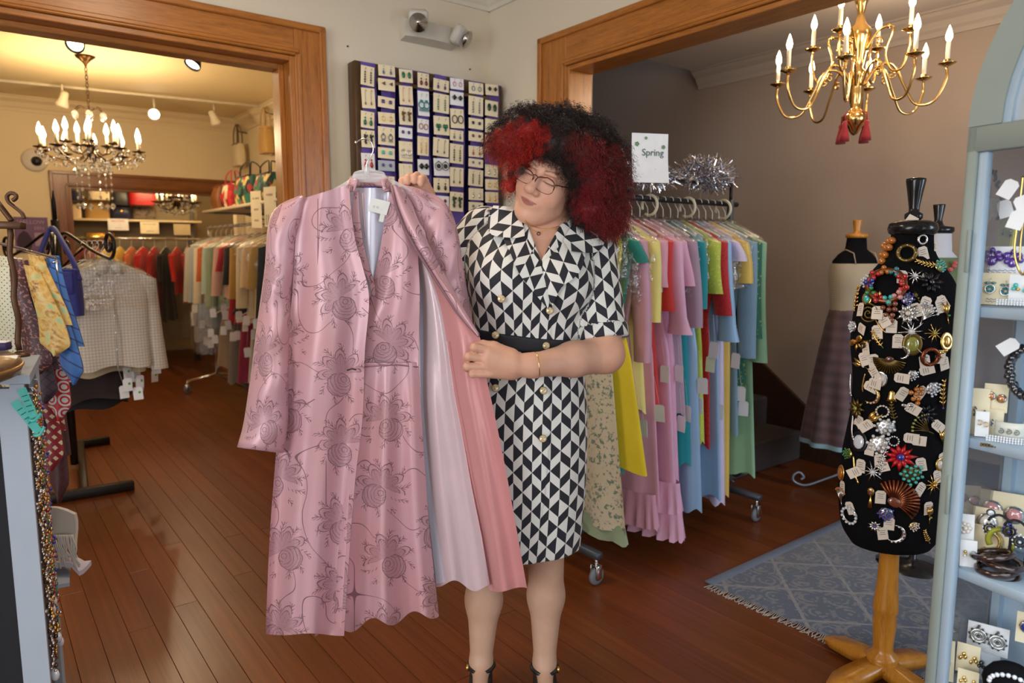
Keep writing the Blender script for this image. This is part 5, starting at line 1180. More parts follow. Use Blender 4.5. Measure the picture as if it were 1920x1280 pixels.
def earring_mb(kind, h):      # hangs from z = 0 down to about -h, x across, faces -y
    m = MB(); y = -.003
    def hookwire(z=-.2*h): m.tube(catmull([(0, y, z), (.001, y, z*.4), (.003, y-.002, .0), (.005, y, z*.5)], 3), .0006, 5)
    if kind == 'drop': hookwire(); m.ball((0, y, -.38*h), .08*h, 6, 4); m.lathe([(0, -.98*h), (.10*h, -.9*h), (.15*h, -.78*h), (.11*h, -.62*h), (.02*h, -.5*h), (0, -.48*h)], 10, (0, y, 0), 1, .6)
    elif kind == 'long': hookwire(); [m.ball((0, y, -h*(.3+.16*k)), (.055*h*(1+.35*(k == 3)), .045*h, .075*h), 6, 4) for k in range(5)]
    elif kind == 'thin': m.tube(catmull([(.006, y, -.1*h), (.002, y, 0), (-.002, y, -.1*h), (-.003, y, -.8*h)], 3), .0009, 5); m.ball((-.003, y, -.86*h), (.06*h, .04*h, .1*h), 6, 4)
    elif kind == 'hoop': hookwire(); m.tube([Vector((.2*h*cos(a), y, -.58*h+.26*h*sin(a))) for a in np.linspace(0, 2*pi, 17)[:-1]], .022*h+.0006, 6, closed=True)
    elif kind == 'bighoop':
        m.ball((0, y, -.14*h), .07*h, 6, 4)
        for q, rr in ((.40, .03), (.17, .06), (.05, .04)): m.tube([Vector((q*h*cos(a), y, -.58*h+q*h*sin(a))) for a in np.linspace(0, 2*pi, 21)[:-1]], rr*h, 6, closed=True)
    elif kind == 'stud': m.ball((0, y, -.5*h), (.24*h, .003, .24*h), 8, 5)
    elif kind == 'tri': m.prism([(-.25*h, 0), (.22*h, .22*h), (.22*h, -.22*h)], .003, Matrix(((1, 0, 0, 0), (0, 0, -1, y), (0, 1, 0, -.45*h), (0, 0, 0, 1))))
    elif kind == 'square': m.box((0, y, -.5*h), (.46*h, .004, .46*h), .001)
    elif kind == 'diamond': m.prism([(-.3*h, 0), (0, .3*h), (.3*h, 0), (0, -.3*h)], .004, Matrix(((1, 0, 0, 0), (0, 0, -1, y), (0, 1, 0, -.5*h), (0, 0, 0, 1))))
    elif kind == 'oval': m.ball((0, y, -.5*h), (.22*h, .004, .36*h), 10, 6)
    elif kind == 'cluster': hookwire(); [m.ball((.14*h*cos(k*2.4)*(k % 3)/2, y, -.55*h+.3*h*sin(k*1.7)), .085*h, 6, 4) for k in range(12)]
    elif kind == 'bow': hookwire(); m.ball((-.10*h, y, -.55*h), (.12*h, .003, .16*h), 6, 4); m.ball((.10*h, y, -.55*h), (.12*h, .003, .16*h), 6, 4); m.ball((0, y, -.78*h), (.09*h, .003, .14*h), 6, 4)
    elif kind == 'fan': hookwire(); m.ball((0, y, -.4*h), (.1*h, .003, .08*h), 6, 4); m.tube([Vector((.17*h*cos(a), y, -.6*h+.17*h*sin(a))) for a in np.linspace(0, 2*pi, 15)[:-1]], .03*h, 6, closed=True); [m.ball((.07*h*q, y, -.86*h), (.02*h, .002, .09*h), 5, 4) for q in (-2, -1, 0, 1, 2)]
    return m
EMESH = {}
def earring_mesh(kind, c, h):
    key = (kind, c, round(h, 3))
    if key not in EMESH: EMESH[key] = earring_mb(kind, h).mesh('earring', emat(c))
    return EMESH[key]
CARDS = [  # column: (x0, x1), rows (y0, y1, kind, colour, paper)
    ((677, 702), [(124, 164, 'long', 'black', 'cream'), (165, 206, 'thin', 'bronze', 'cream'), (209, 243, 'drop', 'green', 'cream'), (244, 279, 'cluster', 'black', 'cream'), (287, 322, 'drop', 'red', 'white')]),
    ((709, 740), [(122, 147, 'drop', 'blue', 'cream'), (148, 174, 'tri', 'brown', 'cream'), (182, 206, 'square', 'purple', 'cream'), (211, 236, 'hoop', 'gold', 'cream'), (238, 275, 'fan', 'grey', 'cream'), (277, 300, 'square', 'turquoise', 'cream'), (301, 323, 'stud', 'purple', 'grey'), (330, 352, 'oval', 'dark red', 'cream')]),
    ((748, 773), [(130, 158, 'oval', 'green', 'cream'), (161, 200, 'thin', 'pink', 'cream'), (201, 237, 'cluster', 'brown', 'cream'), (239, 262, 'stud', 'purple', 'white'), (265, 305, 'fan', 'silver', 'cream'), (307, 348, 'thin', 'silver', 'cream'), (351, 376, 'drop', 'blue', 'white')]),
    ((783, 804), [(137, 168, 'drop', 'dark red', 'cream'), (171, 220, 'fan', 'teal', 'white'), (223, 252, 'hoop', 'orange', 'white'), (256, 294, 'long', 'gold', 'cream'), (299, 330, 'diamond', 'black', 'white'), (335, 357, 'stud', 'teal', 'white'), (359, 386, 'thin', 'gold', 'cream')]),
    ((813, 842), [(149, 175, 'drop', 'purple', 'cream'), (176, 215, 'long', 'green', 'cream'), (218, 256, 'bow', 'green', 'cream'), (259, 296, 'thin', 'black', 'cream'), (297, 332, 'bighoop', 'black', 'white'), (334, 363, 'drop', 'black', 'cream'), (367, 390, 'stud', 'dark red', 'white')]),
    ((844, 869), [(147, 171, 'hoop', 'pink', 'white'), (172, 201, 'diamond', 'black', 'white'), (204, 243, 'hoop', 'black', 'cream'), (244, 267, 'drop', 'grey', 'cream'), (270, 309, 'long', 'dark green', 'cream'), (314, 352, 'thin', 'black', 'cream'), (360, 398, 'cluster', 'dark green', 'cream')]),
    ((879, 906), [(155, 180, 'hoop', 'blue', 'cream'), (181, 220, 'long', 'grey', 'cream'), (222, 245, 'stud', 'black', 'cream'), (247, 268, 'stud', 'dark red', 'cream'), (274, 297, 'drop', 'orange', 'cream'), (298, 316, 'stud', 'blue', 'cream'), (318, 351, 'long', 'black', 'cream'), (353, 377, 'drop', 'silver', 'cream'), (379, 398, 'stud', 'grey', 'cream')]),
    ((910, 934), [(158, 182, 'diamond', 'black', 'cream'), (189, 221, 'oval', 'dark green', 'cream'), (223, 252, 'hoop', 'silver', 'cream'), (254, 288, 'cluster', 'grey', 'cream'), (309, 334, 'drop', 'silver', 'cream'), (336, 358, 'hoop', 'gold', 'cream'), (360, 382, 'drop', 'gold', 'cream')]),
]
ORD = ['first', 'second', 'third', 'fourth', 'fifth', 'sixth', 'seventh', 'eighth', 'ninth', 'tenth', 'eleventh', 'twelfth']
PAPER = {'cream': CARD, 'white': WCARD, 'grey': mat('blue_grey_card', rgb(176, 186, 196), .6)}
KN_ = {'drop': 'drop', 'long': 'long beaded', 'thin': 'thin wire', 'hoop': 'hoop', 'bighoop': 'big round', 'stud': 'stud', 'tri': 'triangle', 'square': 'square', 'diamond': 'diamond', 'oval': 'oval', 'cluster': 'cluster', 'bow': 'bow', 'fan': 'fan'}
for ci, ((x0, x1), rows) in enumerate(CARDS):
    for ri, (y0, y1, kind, c, pp_) in enumerate(rows):
        T = BT+.068+.004*(ri % 2); xm = (x0+x1)/2; sl = (xm-670)*.165*0
        s, z = on_t(xm, y0, T); s1, z1 = on_t(x1, y1, T); s0, _ = on_t(x0, y1, T); w = s1-s0; h = z-z1-.004
        jit = rnd.uniform(-.05, .05)
        cdn = thing('earring_card', '%s card of %s %s earrings, %s down in %s column of mirror board' % (pp_, c, KN_[kind], ORD[ri], ORD[ci]), 'earring card', W(s, T, z), group='earring cards on the mirror board', rot=(0, jit, YAW))
        cm = MB(); cm.box((0, .0006, -h/2), (w, .0012, h), 0); cm.obj('card', PAPER[pp_], cdn, False)
        eh = min(h*.78, .115 if kind not in ('stud', 'square', 'tri', 'diamond', 'oval', 'bighoop') else h*.7)
        if kind == 'bighoop': eh = w*.56
        for q in (-1, 1):
            link('earring', earring_mesh(kind, c, eh), cdn, (q*w*.22, -.002, -h*.1))
# emergency light: body with two lamp heads on wall_left
s_, z_ = on_t(808, 58, .05)
em = thing('emergency_light', 'grey emergency light box with two square lamp heads on the wall', 'emergency light', W(s_, 0, z_-.055), YAW)
GRYP = mat('light_grey_plastic', rgb(206, 200, 186), .5)
m = MB(); rows = []
for i, (x, d) in enumerate(((-.155, .058), (-.10, .074), (0, .082), (.10, .074), (.155, .058))): rows.append([Vector((x, -.001, -.008)), Vector((x, -d, .004)), Vector((x, -d, .088)), Vector((x, -.001, .105))])
m.grid(rows, closeu=True, flip=True); m.add(rows[0], [(0, 1, 2, 3)]); m.add(rows[-1], [(3, 2, 1, 0)]); m.obj('housing', GRYP, em, False)
for k, (x, rx) in enumerate(((-.105, -.55), (.135, .6))):
    R = Matrix.Rotation(rx, 3, 'Z') @ Matrix.Rotation(.5, 3, 'X'); c = Vector((x, -.105, .075 if k == 0 else .045))
    m = MB(); m.box((0, 0, 0), (.098, .05, .098), .014); m.xf(Matrix.Translation(c) @ R.to_4x4()); h_ = m.obj('lamp_head', GRYP, em)
    m = MB(); m.lathe([(.008, 0), (.04, .026), (.046, .03)], 20, R=Matrix.Rotation(pi/2, 3, 'X')); m.xf(Matrix.Translation(c+R @ Vector((0, -.026, 0))) @ R.to_4x4()); m.obj('reflector', SILVER, h_)
    m = MB(); m.box((0, -.0285, 0), (.088, .003, .088), .002); m.xf(Matrix.Translation(c) @ R.to_4x4()); m.obj('lens', clear('lamp_lens', (.95, .95, .95), .6, .15), h_)
    m = MB(); m.tube([c+R @ Vector((0, .025, 0)), Vector((x*.95, -.07, .05))], .014, 8); m.obj('swivel', GRYP, em)
# ================================================================= chandeliers and track lights
BULB = glow('warm_bulb', (1.0, .80, .50), 26); BULBD = glow('warm_bulb_small', (1.0, .78, .46), 12); CAND = mat('ivory_candle_sleeve', rgb(236, 226, 200), .5)
DBRONZE = mat('dark_bronze', rgb(70, 48, 22), .35, .9)
CRYS = mat('crystal_glass', (.95, .9, .8), .03, 0, .02, trans=.85, spec=.9, IOR=1.5)
def flame(m, c, k=1.0): return m.lathe([(0, 0), (.006*k, .001), (.0115*k, .012*k), (.0125*k, .022*k), (.009*k, .038*k), (.003*k, .056*k), (0, .062*k)], 10, c)
def candle_set(root, p, metal, hgt=.085, r=.009, bulb=BULB, k=1.0, cup=True):
    m = MB()
    if cup: m.lathe([(.004, -.012), (.012, -.010), (.034*k, .001), (.036*k, .004), (.014, .006), (.012, .018), (0, .02)], 14, p); m.obj('drip_pan', metal, root)
    m = MB(); m.lathe([(r, .006), (r, hgt), (r*.6, hgt+.002)], 10, p); cs = m.obj('candle', CAND, root)
    m = MB(); flame(m, p+Vector((0, 0, hgt+.002)), k*1.1); m.obj('bulb', bulb, cs); return cs
def brass_chandelier(loc):
    g = thing('chandelier', 'polished brass chandelier with twelve candle bulbs and red tassels', 'chandelier', loc)
    m = MB(); m.lathe([(0, -.005), (.012, 0), (.020, .012), (.032, .03), (.05, .055), (.052, .08), (.034, .10), (.02, .115), (.026, .14), (.03, .19), (.024, .235), (.034, .25), (.036, .27), (.02, .29), (.028, .33), (.036, .38), (.05, .42), (.048, .45), (.024, .48), (.014, .52), (.022, .56), (.03, .58), (.012, .62), (.008, .72), (.008, 1.2)], 22); m.obj('stem', BRASS, g)
    m = MB(); m.lathe([(.008, .62), (.06, .70), (.065, .712), (.01, .72)], 20, (0, 0, 2.58-loc[2]-.72)); m.obj('ceiling_canopy', BRASS, g)
    for tier, (n, r, z0, a0) in enumerate(((8, .345, .21, .2), (4, .21, .36, .75))):
        for k in range(n):
            a = a0+2*pi*k/n; d = Vector((cos(a), sin(a), 0)); zz = Vector((0, 0, 1))
            pts = [d*.03+zz*z0, d*.08+zz*(z0+.075), d*.14+zz*(z0+.075), d*(r*.55)+zz*(z0-.02), d*(r*.68)+zz*(z0-.10), d*(r*.88)+zz*(z0-.10), d*r+zz*(z0-.02), d*r+zz*(z0+.035)]
            m = MB(); m.tube(catmull(pts, 5), .0055, 8); ar = m.obj('arm', BRASS, g)
            m = MB(); m.tube(spiral(d*(r*.4)+zz*(z0+.03), d, zz, .004, .018, 1.2, 14, 1.0), .004, 6); m.obj('leaf_scroll', BRASS, ar); m = MB(); m.ball(d*.12+zz*(z0+.085), .010, 8, 6); m.obj('knop', BRASS, ar)
            candle_set(g, d*r+zz*(z0+.05), BRASS, .088)
    REDT = cloth('red_tassel', rgb(150, 20, 28))
    for k, a in enumerate((.4, 2.2, 3.6, 5.2)):
        d = Vector((cos(a)*.062, sin(a)*.062, 0)); m = MB(); m.tube([d*.5+Vector((0, 0, .10)), d+Vector((0, 0, .085)), d+Vector((0, 0, .05))], .0035, 6); m.lathe([(.005, .055), (.012, .045), (.010, .03), (.02, -.01), (.022, -.035), (0, -.036)], 12, d); m.obj('tassel', REDT, g)
    return g
CB = P(1601, 252, 3.3); brass_chandelier((CB.x, CB.y, CB.z))
for k in range(3):
    a = .5+k*2.09; point('brass_chandelier_light_%d' % k, (CB.x+.34*cos(a), CB.y+.34*sin(a), CB.z+.40), 5.0, (1, .78, .56), .03)
def crystal_chandelier(loc, label, R=.315, n=10, scale=1.0, chain_to=None, lower=True):
    g = thing('crystal_chandelier', label, 'chandelier', loc); zz = Vector((0, 0, 1))
    m = MB(); m.lathe([(0, -.02), (.014, -.01), (.03, .0), (.012, .02), (.02, .05), (.035, .07), (.015, .10), (.008, .2), (.012, .26), (.03, .28), (.01, .31), (.006, .34)], 16); m.obj('stem', DBRONZE, g)
    if chain_to:
        m = MB(); z = .34; k = 0
        while z < chain_to-.06:
            q = Vector((1, 0, 0)) if k % 2 else Vector((0, 1, 0)); m.tube([q*(.009*cos(a))+zz*(z+.014+.017*sin(a)) for a in np.linspace(0, 2*pi, 11)[:-1]], .0025, 5, closed=True); z += .027; k += 1
        m.obj('chain', DBRONZE, g); m = MB(); m.lathe([(.008, -.07), (.012, -.055), (.035, -.03), (.062, -.012), (.066, 0)], 20, zz*chain_to); m.obj('ceiling_canopy', DBRONZE, g)
    cr = {}
    def crystal(p, s, name='crystal', par=None):
        key = round(s, 3)
        if key not in cr: mm = MB(); mm.lathe([(0, -s), (s*.42, -s*.62), (s*.5, -s*.35), (s*.2, 0), (0, s*.12)], 6); cr[key] = mm.mesh('crystal', CRYS, False)
        return link('crystal', cr[key], par or g, p)
    for tier, (nn, rr, z0) in enumerate(((n, R, .0), (5, R*.5, .055))):
        for k in range(nn):
            a = .15+2*pi*k/nn; d = Vector((cos(a), sin(a), 0)); m = MB()
            m.tube(catmull([d*.02+zz*(z0+.02), d*(rr*.4)+zz*(z0-.045), d*(rr*.8)+zz*(z0-.03), d*rr+zz*(z0+.015)], 4), .005, 6); m.obj('arm', DBRONZE, g)
            candle_set(g, d*rr+zz*(z0+.03), DBRONZE, .08, .011, BULB, 1.3 if scale >= 1 else 1.7)
            for q in range(3): b = a+(q-1)*.16; crystal(Vector((cos(b)*(rr+.015), sin(b)*(rr+.015), z0+.018)), .035+.008*(q == 1))
            if tier == 0:
                for q in range(4):
                    b = a+2*pi/nn*(q+.5)/4; sag = -.045*sin(pi*(q+.5)/4); crystal(Vector((cos(b)*rr*.9, sin(b)*rr*.9, z0-.005+sag)), .026)
                crystal(d*(rr*.55)+zz*(z0-.05), .04); crystal(d*(rr*.3)+zz*(z0-.06), .045)
    for k in range(6): a = k*pi/3; crystal(Vector((cos(a)*.10, sin(a)*.10, .30)), .05); m = MB(); m.tube(catmull([zz*.30, Vector((cos(a)*.06, sin(a)*.06, .34)), Vector((cos(a)*.10, sin(a)*.10, .305))], 4), .003, 5); m.obj('crown_arm', DBRONZE, g)
    if lower:
        for k in range(6):
            a = k*pi/3+.3
            for q in range(6):
                crystal(Vector((cos(a)*.11, sin(a)*.11, -.09-.05*q)), .045 if q in (0, 5) else .022)
            m = MB(); m.tube([Vector((cos(a)*.11, sin(a)*.11, -.05)), Vector((cos(a)*.11, sin(a)*.11, -.36))], .0009, 4); m.obj('crystal_wire', SILVER, g)
    return g
CA = P(173, 292, 5.2); crystal_chandelier((CA.x, CA.y, CA.z), 'dark bronze crystal chandelier with lit candle bulbs hanging in the left room', chain_to=2.7-CA.z)
for k in range(4):
    a = .3+k*pi/2; point('crystal_chandelier_light_%d' % k, (CA.x+.3*cos(a), CA.y+.3*sin(a), CA.z+.24), 11, WARM, .04)
CF = P(332, 385, 7.6); crystal_chandelier((CF.x, CF.y, CF.z), 'small crystal chandelier seen through the far oak doorway', R=.19, n=7, scale=.8, chain_to=2.7-CF.z, lower=False)
for k in range(2): point('far_chandelier_light_%d' % k, (CF.x+.15-.3*k, CF.y-.05, CF.z+.3), 8, WARM, .04)
# track with spot heads across the left-room ceiling
TRKM = mat('white_track_metal', rgb(224, 214, 190), .5)
def zplane(px, py, z): a, b = ray(px, py); Y = (z-CAM_H)/b; return Vector((a*Y, Y, z))
p0, p1 = zplane(-60, 145, 2.69), zplane(520, 203, 2.69)
tk = thing('track_rail', 'thin white lighting track across the left room ceiling', 'track rail', (p0+p1)/2)
m = MB(); m.bar(p0-(p0+p1)/2, p1-(p0+p1)/2, .035, .02, .002); m.obj('rail', TRKM, tk)
SPOTL = glow('lit_spot_lens', (1.0, .93, .80), 30)
def track_head(label, px, py, aim, lit, dark=False, zc=2.68, power=14):
    c = zplane(px, py, zc-.13); mt = mat('black_spot_metal', (.03, .025, .02), .4, .3) if dark else TRKM
    g = thing('track_spotlight', label, 'spotlight', c, group='track spotlights in the left room')
    m = MB(); m.tube([Vector((0, 0, .03)), Vector((0, 0, .13-.005))], .009, 8); m.obj('stem', mt, g)
    d = (Vector(aim)-c).normalized(); M = frame(Vector((0, 0, 0)), d)
    m = MB(); m.lathe([(.018, -.075), (.03, -.06), (.034, -.01), (.05, .03), (.052, .05), (.046, .05), (.03, .0)], 18); m.xf(M); m.obj('lamp_can', mt, g)
    m = MB(); m.lathe([(.044, .034), (.03, .042), (0, .046)], 18); m.xf(M); m.obj('lamp_lens', SPOTL if lit else mat('unlit_lens', rgb(220, 205, 170), .3), g)
    if lit: spot('spot_'+g.name, c+d*.06, aim, power, (1, .80, .52), 75, .03)
track_head('lit black ceiling spotlight at the left of the doorway head', 144, 78, P(60, 200, 3.6), True, True, power=20)
track_head('lit black ceiling spotlight near the right of the doorway head', 366, 112, P(260, 300, 4.3), True, True, power=20)
track_head('white track spotlight behind the crystal chandelier', 118, 188, P(60, 420, 6), False)
track_head('lit white track spotlight right of the crystal chandelier', 290, 212, P(230, 320, 5.0), True, power=26)
track_head('unlit white track spotlight at the right end of the track', 402, 222, P(440, 300, 7), False)
# ================================================================= rug, dress forms and brooches
def rug_mat():
    t = NT('blue_grey_rug'); v = t.coord('Object', (1, 1, 1)); s = t.sep(v); n = t.noise(v, 18, 5, .7); n2 = t.noise(v, 70, 3)
    U = t.math('DIVIDE', s[0], .34); V = t.math('DIVIDE', s[1], .34)
    d1 = t.math('ABSOLUTE', t.math('SUBTRACT', t.math('FRACT', t.math('ADD', U, V)), .5)); d2 = t.math('ABSOLUTE', t.math('SUBTRACT', t.math('FRACT', t.math('SUBTRACT', U, V)), .5))
    lat = t.math('LESS_THAN', t.math('MINIMUM', d1, d2), t.math('MULTIPLY_ADD', n, .07, -.005)); rr = t.math('SQRT', t.math('ADD', t.math('POWER', t.math('SUBTRACT', d1, .27), 2.0), t.math('POWER', t.math('SUBTRACT', d2, .27), 2.0)))
    ros = t.math('LESS_THAN', t.math('ABSOLUTE', t.math('SUBTRACT', t.math('FLOORED_MODULO', t.math('ADD', rr, t.math('MULTIPLY', n, .05)), .10), .05)), .022)
    f = t.math('MAXIMUM', lat, t.math('MULTIPLY', t.math('MULTIPLY', ros, .6), t.math('GREATER_THAN', n, .48))); c = t.mix(t.math('MULTIPLY', f, t.math('MULTIPLY_ADD', n2, .8, .3, clamp=True)), rgb(86, 98, 120), rgb(150, 152, 158)); c = t.mix(t.math('GREATER_THAN', n, .58), c, rgb(120, 124, 132))
    t.put(t.b.inputs['Base Color'], c); t.set(rough=.95, sheen=.3); t.bump(n2, .5, .003); return t.m
RUG = rug_mat()
rg = thing('rug', 'blue grey patterned rug with fringed edge under the brooch mannequin', 'rug', W(.75, 2.75, 0), YAW)
m = MB(); m.box((0, 0, .005), (1.76, 2.14, .01), .003); m.obj('pile', RUG, rg)
m = MB(); m.box((0, 1.07, .0055), (1.76, .05, .011), .003); m.obj('border', mat('slate_rug_border', rgb(104, 114, 134), .95, bump=.4), rg)
fr = MB(); r = random.Random(2); FRG = mat('rug_fringe', rgb(176, 170, 160), .9)
for k in range(300):
    y = -1.06+2.12*k/299; fr.tube([(-.88, y, .006), (-.897-.01*r.random(), y+r.uniform(-.006, .006), .004), (-.915-.012*r.random(), y+r.uniform(-.012, .012), .003)], .0018, 4)
o = fr.obj('fringe', FRG, rg); o['kind'] = 'stuff'
# brooch-covered dress form
MX, MY = 1.164, 2.07
man = thing('mannequin', 'black cloth dress form covered with brooches on a turned wooden stand', 'mannequin', (MX, MY, 0))
MZ = [.436, .46, .50, .60, .72, .86, .97, 1.06, 1.15, 1.21, 1.26, 1.295, 1.32, 1.345, 1.385]
MA = [.105, .135, .150, .163, .158, .138, .140, .152, .150, .142, .120, .085, .066, .058, .056]; MBd = [.08, .10, .115, .12, .115, .10, .108, .122, .108, .09, .072, .058, .052, .05, .05]
man_f = compose([('u', sd_loft(MZ, [MX]*15, [MY]*15, MA, MBd), 0)])
VEL = mat('black_velvet', (.006, .006, .007), .95, 0, .2, spec=.1)
o = surfnet(man_f, (MX-.2, MY-.16, .40), (MX+.2, MY+.16, 1.42), .008, 'torso', VEL, man); o.location = (-MX, -MY, 0)
GLB = mat('gloss_black_wood', (.01, .01, .011), .18)
m = MB(); m.lathe([(.052, 1.375), (.062, 1.382), (.066, 1.395), (.062, 1.41), (.045, 1.418), (.02, 1.42)], 24); m.obj('neck_cap', GLB, man)
m = MB(); m.lathe([(.018, 1.42), (.024, 1.425), (.024, 1.437), (.014, 1.443), (.014, 1.455), (.021, 1.50), (.026, 1.53), (.026, 1.537), (.012, 1.54), (0, 1.54)], 20); m.obj('finial', GLB, man)
YW = wood('honey_turned_wood', rgb(206, 140, 48), rgb(160, 96, 28), (4, 4, .6), .25)
m = MB(); m.lathe([(.035, .45), (.035, .425), (.029, .418), (.027, .40), (.031, .30), (.036, .24), (.037, .225), (.033, .215), (.034, .18), (.028, .10), (.031, .085), (.044, .075), (.047, .066), (.044, .058), (.05, .05), (.05, .04), (0, .04)], 24); m.obj('pole', YW, man)
for k in range(4):
    a = .4+k*pi/2; d = Vector((cos(a), sin(a), 0)); m = MB(); m.grid([[d*x+Vector((-d.y, d.x, 0))*w*q+Vector((0, 0, z)) for q, z in ((-1, z0), (-1, z1), (1, z1), (1, z0))] for x, w, z0, z1 in ((.03, .03, .018, .058), (.10, .035, .014, .05), (.17, .036, .012, .036), (.21, .02, .012, .024))], closeu=True)
    m.add([d*.21+Vector((-d.y, d.x, 0))*.02*q+Vector((0, 0, z)) for q, z in ((-1, .012), (-1, .024), (1, .024), (1, .012))], [(0, 1, 2, 3)]); m.obj('stand_foot', YW, man)
def hit(f, px, py, Y0, Y1):
    a, b = ray(px, py); Y = Y0
    for i in range(80):
        p = Vector((a*Y, Y, CAM_H+b*Y)); d = float(f(np.array([[*p]], np.float32))[0])
        if d < .001: break
        Y += max(d*.8, .0008)
        if Y > Y1: return None, None
    e = .004; q = np.array([[*(p+Vector(v)*e)] for v in ((1, 0, 0), (-1, 0, 0), (0, 1, 0), (0, -1, 0), (0, 0, 1), (0, 0, -1))], np.float32); g = f(q)
    n = Vector((g[0]-g[1], g[2]-g[3], g[4]-g[5])).normalized(); return p, n
GEMC = {'red': (190, 16, 24), 'blue': (30, 50, 160), 'green': (16, 130, 60), 'turquoise': (60, 190, 180), 'crystal': (226, 230, 236), 'pearl': (236, 228, 214), 'amber': (190, 110, 24), 'purple': (90, 50, 150), 'black': (16, 16, 20), 'brown': (92, 54, 34), 'teal': (20, 120, 130), 'olive': (150, 150, 60), 'pink': (222, 150, 150), 'white': (240, 240, 240), 'copper': (130, 66, 40)}
def gm(c): return gem(c, rgb(*GEMC[c]))
COPPER = mat('copper_metal', rgb(140, 78, 50), .3, .9); BRONZ = mat('antique_bronze', rgb(126, 104, 56), .35, .9); DKM = mat('dark_gunmetal', rgb(52, 50, 54), .3, .8)
METAL = {'gold': GOLD, 'silver': SILVER, 'copper': COPPER, 'bronze': BRONZ, 'black': DKM}
def brooch(px, py, kind, size, metal, stone, desc, tagv=None, f=man_f, Y0=1.85, Y1=2.3, spin=0.0, where='on the black dress form', parts=True, name='brooch', group='brooches on the black dress form', tagm=None):
    p, n = hit(f, px, py, Y0, Y1)
    if p is None: return None
    up = Vector((0, 0, 1)); x = up.cross(n).normalized(); M = frame(p, n, x); g = thing(name, desc+' '+where, 'brooch', p, group=group, rot=(M @ Matrix.Rotation(spin, 4, 'Z')).to_euler())
    s = size*1.40; a = MB(); b = MB(); r = random.Random(int(px*7+py)); Z = lambda x, y, z: Vector((x, y, z))
    def petal(ang, L, w, z0, z1, mb): 
        d = Z(cos(ang), sin(ang), 0); q = Z(-sin(ang), cos(ang), 0); mb.add([Z(0, 0, z0), d*L*.5+q*w+Z(0, 0, z1), d*L+Z(0, 0, z0+.002), d*L*.5-q*w+Z(0, 0, z1), d*L*.5+Z(0, 0, z1+w*.5), Z(0, 0, 0), d*L*.5+Z(0, 0, 0)], [(0, 3, 4), (4, 3, 2), (4, 2, 1), (0, 4, 1), (5, 6, 3), (5, 1, 6), (6, 2, 3), (6, 1, 2), (0, 1, 5), (0, 5, 3)])
    if kind == 'flower':
        for k in range(9): petal(k*2*pi/9, s, s*.22, .003, .006, a)
        b.ball((0, 0, .008), (s*.2, s*.2, s*.14), 8, 6)
    elif kind == 'daisy':
        for k in range(11): petal(k*2*pi/11+.1, s*r.uniform(.85, 1.05), s*.16, .003, .007, a)
        b.ball((0, 0, .009), (s*.24, s*.24, s*.2), 8, 6)
    elif kind == 'cluster':
        a.lathe([(0, 0), (s*.75, 0), (s*.8, .003), (s*.5, .006), (0, .007)], 14)
        for k in range(18): q = k*2.4; rr = s*.88*sqrt((k+.5)/18); b.ball((rr*cos(q), rr*sin(q), .008+.004*(1-rr/s)), s*.15, 6, 4)
    elif kind == 'wreath':
        a.tube([Z(s*.7*cos(q), s*.7*sin(q), .004) for q in np.linspace(0, 2*pi, 21)[:-1]], s*.12, 6, closed=True)
        for k in range(13): q = k*2*pi/13; b.ball((s*.72*cos(q), s*.72*sin(q), .008), s*.15, 6, 4)
    elif kind == 'spray':
        for k in range(7): q = -.9+k*.3; a.tube([Z(0, -s*.6, .003), Z(s*.5*sin(q), s*.2*cos(q), .007), Z(s*sin(q), s*cos(q)*.9, .005)], .0014, 5); b.ball((s*sin(q), s*cos(q)*.9, .006), s*.12, 6, 4)
        a.tube([Z(0, -s*.6, .003), Z(s*.1, -s, .003)], .0018, 5)
    elif kind == 'leaf':
        for sg in (-1, 1): petal(pi/2+sg*.22, s*1.1, s*.22, .003, .007, a)
        a.tube([Z(0, 0, .003), Z(-s*.1, -s*.6, .003)], .0016, 5); b.ball((0, 0, .008), s*.10, 6, 4)
    elif kind == 'feather':
        pts = [Z(-s*.25*sin(k*.3), s*(-.9+.3*k), .006) for k in range(7)]; a.tube(pts, .0016, 5)
        for k in range(1, 7):
            for sg in (-1, 1): a.tube([pts[k], pts[k]+Z(sg*s*.32*(1-k*.08), s*.22, -.003)], s*.07, 5)
        b.ball(pts[0], s*.08, 6, 4)
    elif kind == 'bow':
        for sg in (-1, 1): a.ball((sg*s*.48, s*.1, .005), (s*.42, s*.3, .005), 10, 6); petal(-pi/2+sg*.45, s*.95, s*.18, .002, .005, a)
        b.ball((0, s*.05, .008), s*.16, 8, 6)
    elif kind == 'oval':
        a.lathe([(0, 0), (s*.9, 0), (s, .003), (s*.9, .006), (s*.75, .006), (0, .005)], 22, (0, 0, 0), .8, 1.0); b.ball((0, 0, .005), (s*.52, s*.66, .006), 12, 6)
    elif kind == 'ring':
        a.tube([Z(s*.72*cos(q), s*.72*sin(q), .005) for q in np.linspace(0, 2*pi, 25)[:-1]], s*.2, 8, closed=True)
        for k in range(8): q = k*pi/4; b.ball((s*.72*cos(q), s*.72*sin(q), .005+s*.18), s*.07, 6, 4)
    elif kind == 'spiral': a.tube(spiral((0, 0, .005), (1, 0, 0), (0, 1, 0), s*.15, s, 2.3, 34), s*.11, 6); b.ball((0, 0, .006), s*.1, 6, 4)
    elif kind == 'star':
        for k in range(10): q = k*pi/5; a.tube([Z(0, 0, .005), Z(s*cos(q)*(1 if k % 2 else .75), s*sin(q)*(1 if k % 2 else .75), .003)], [s*.10, s*.02], 5)
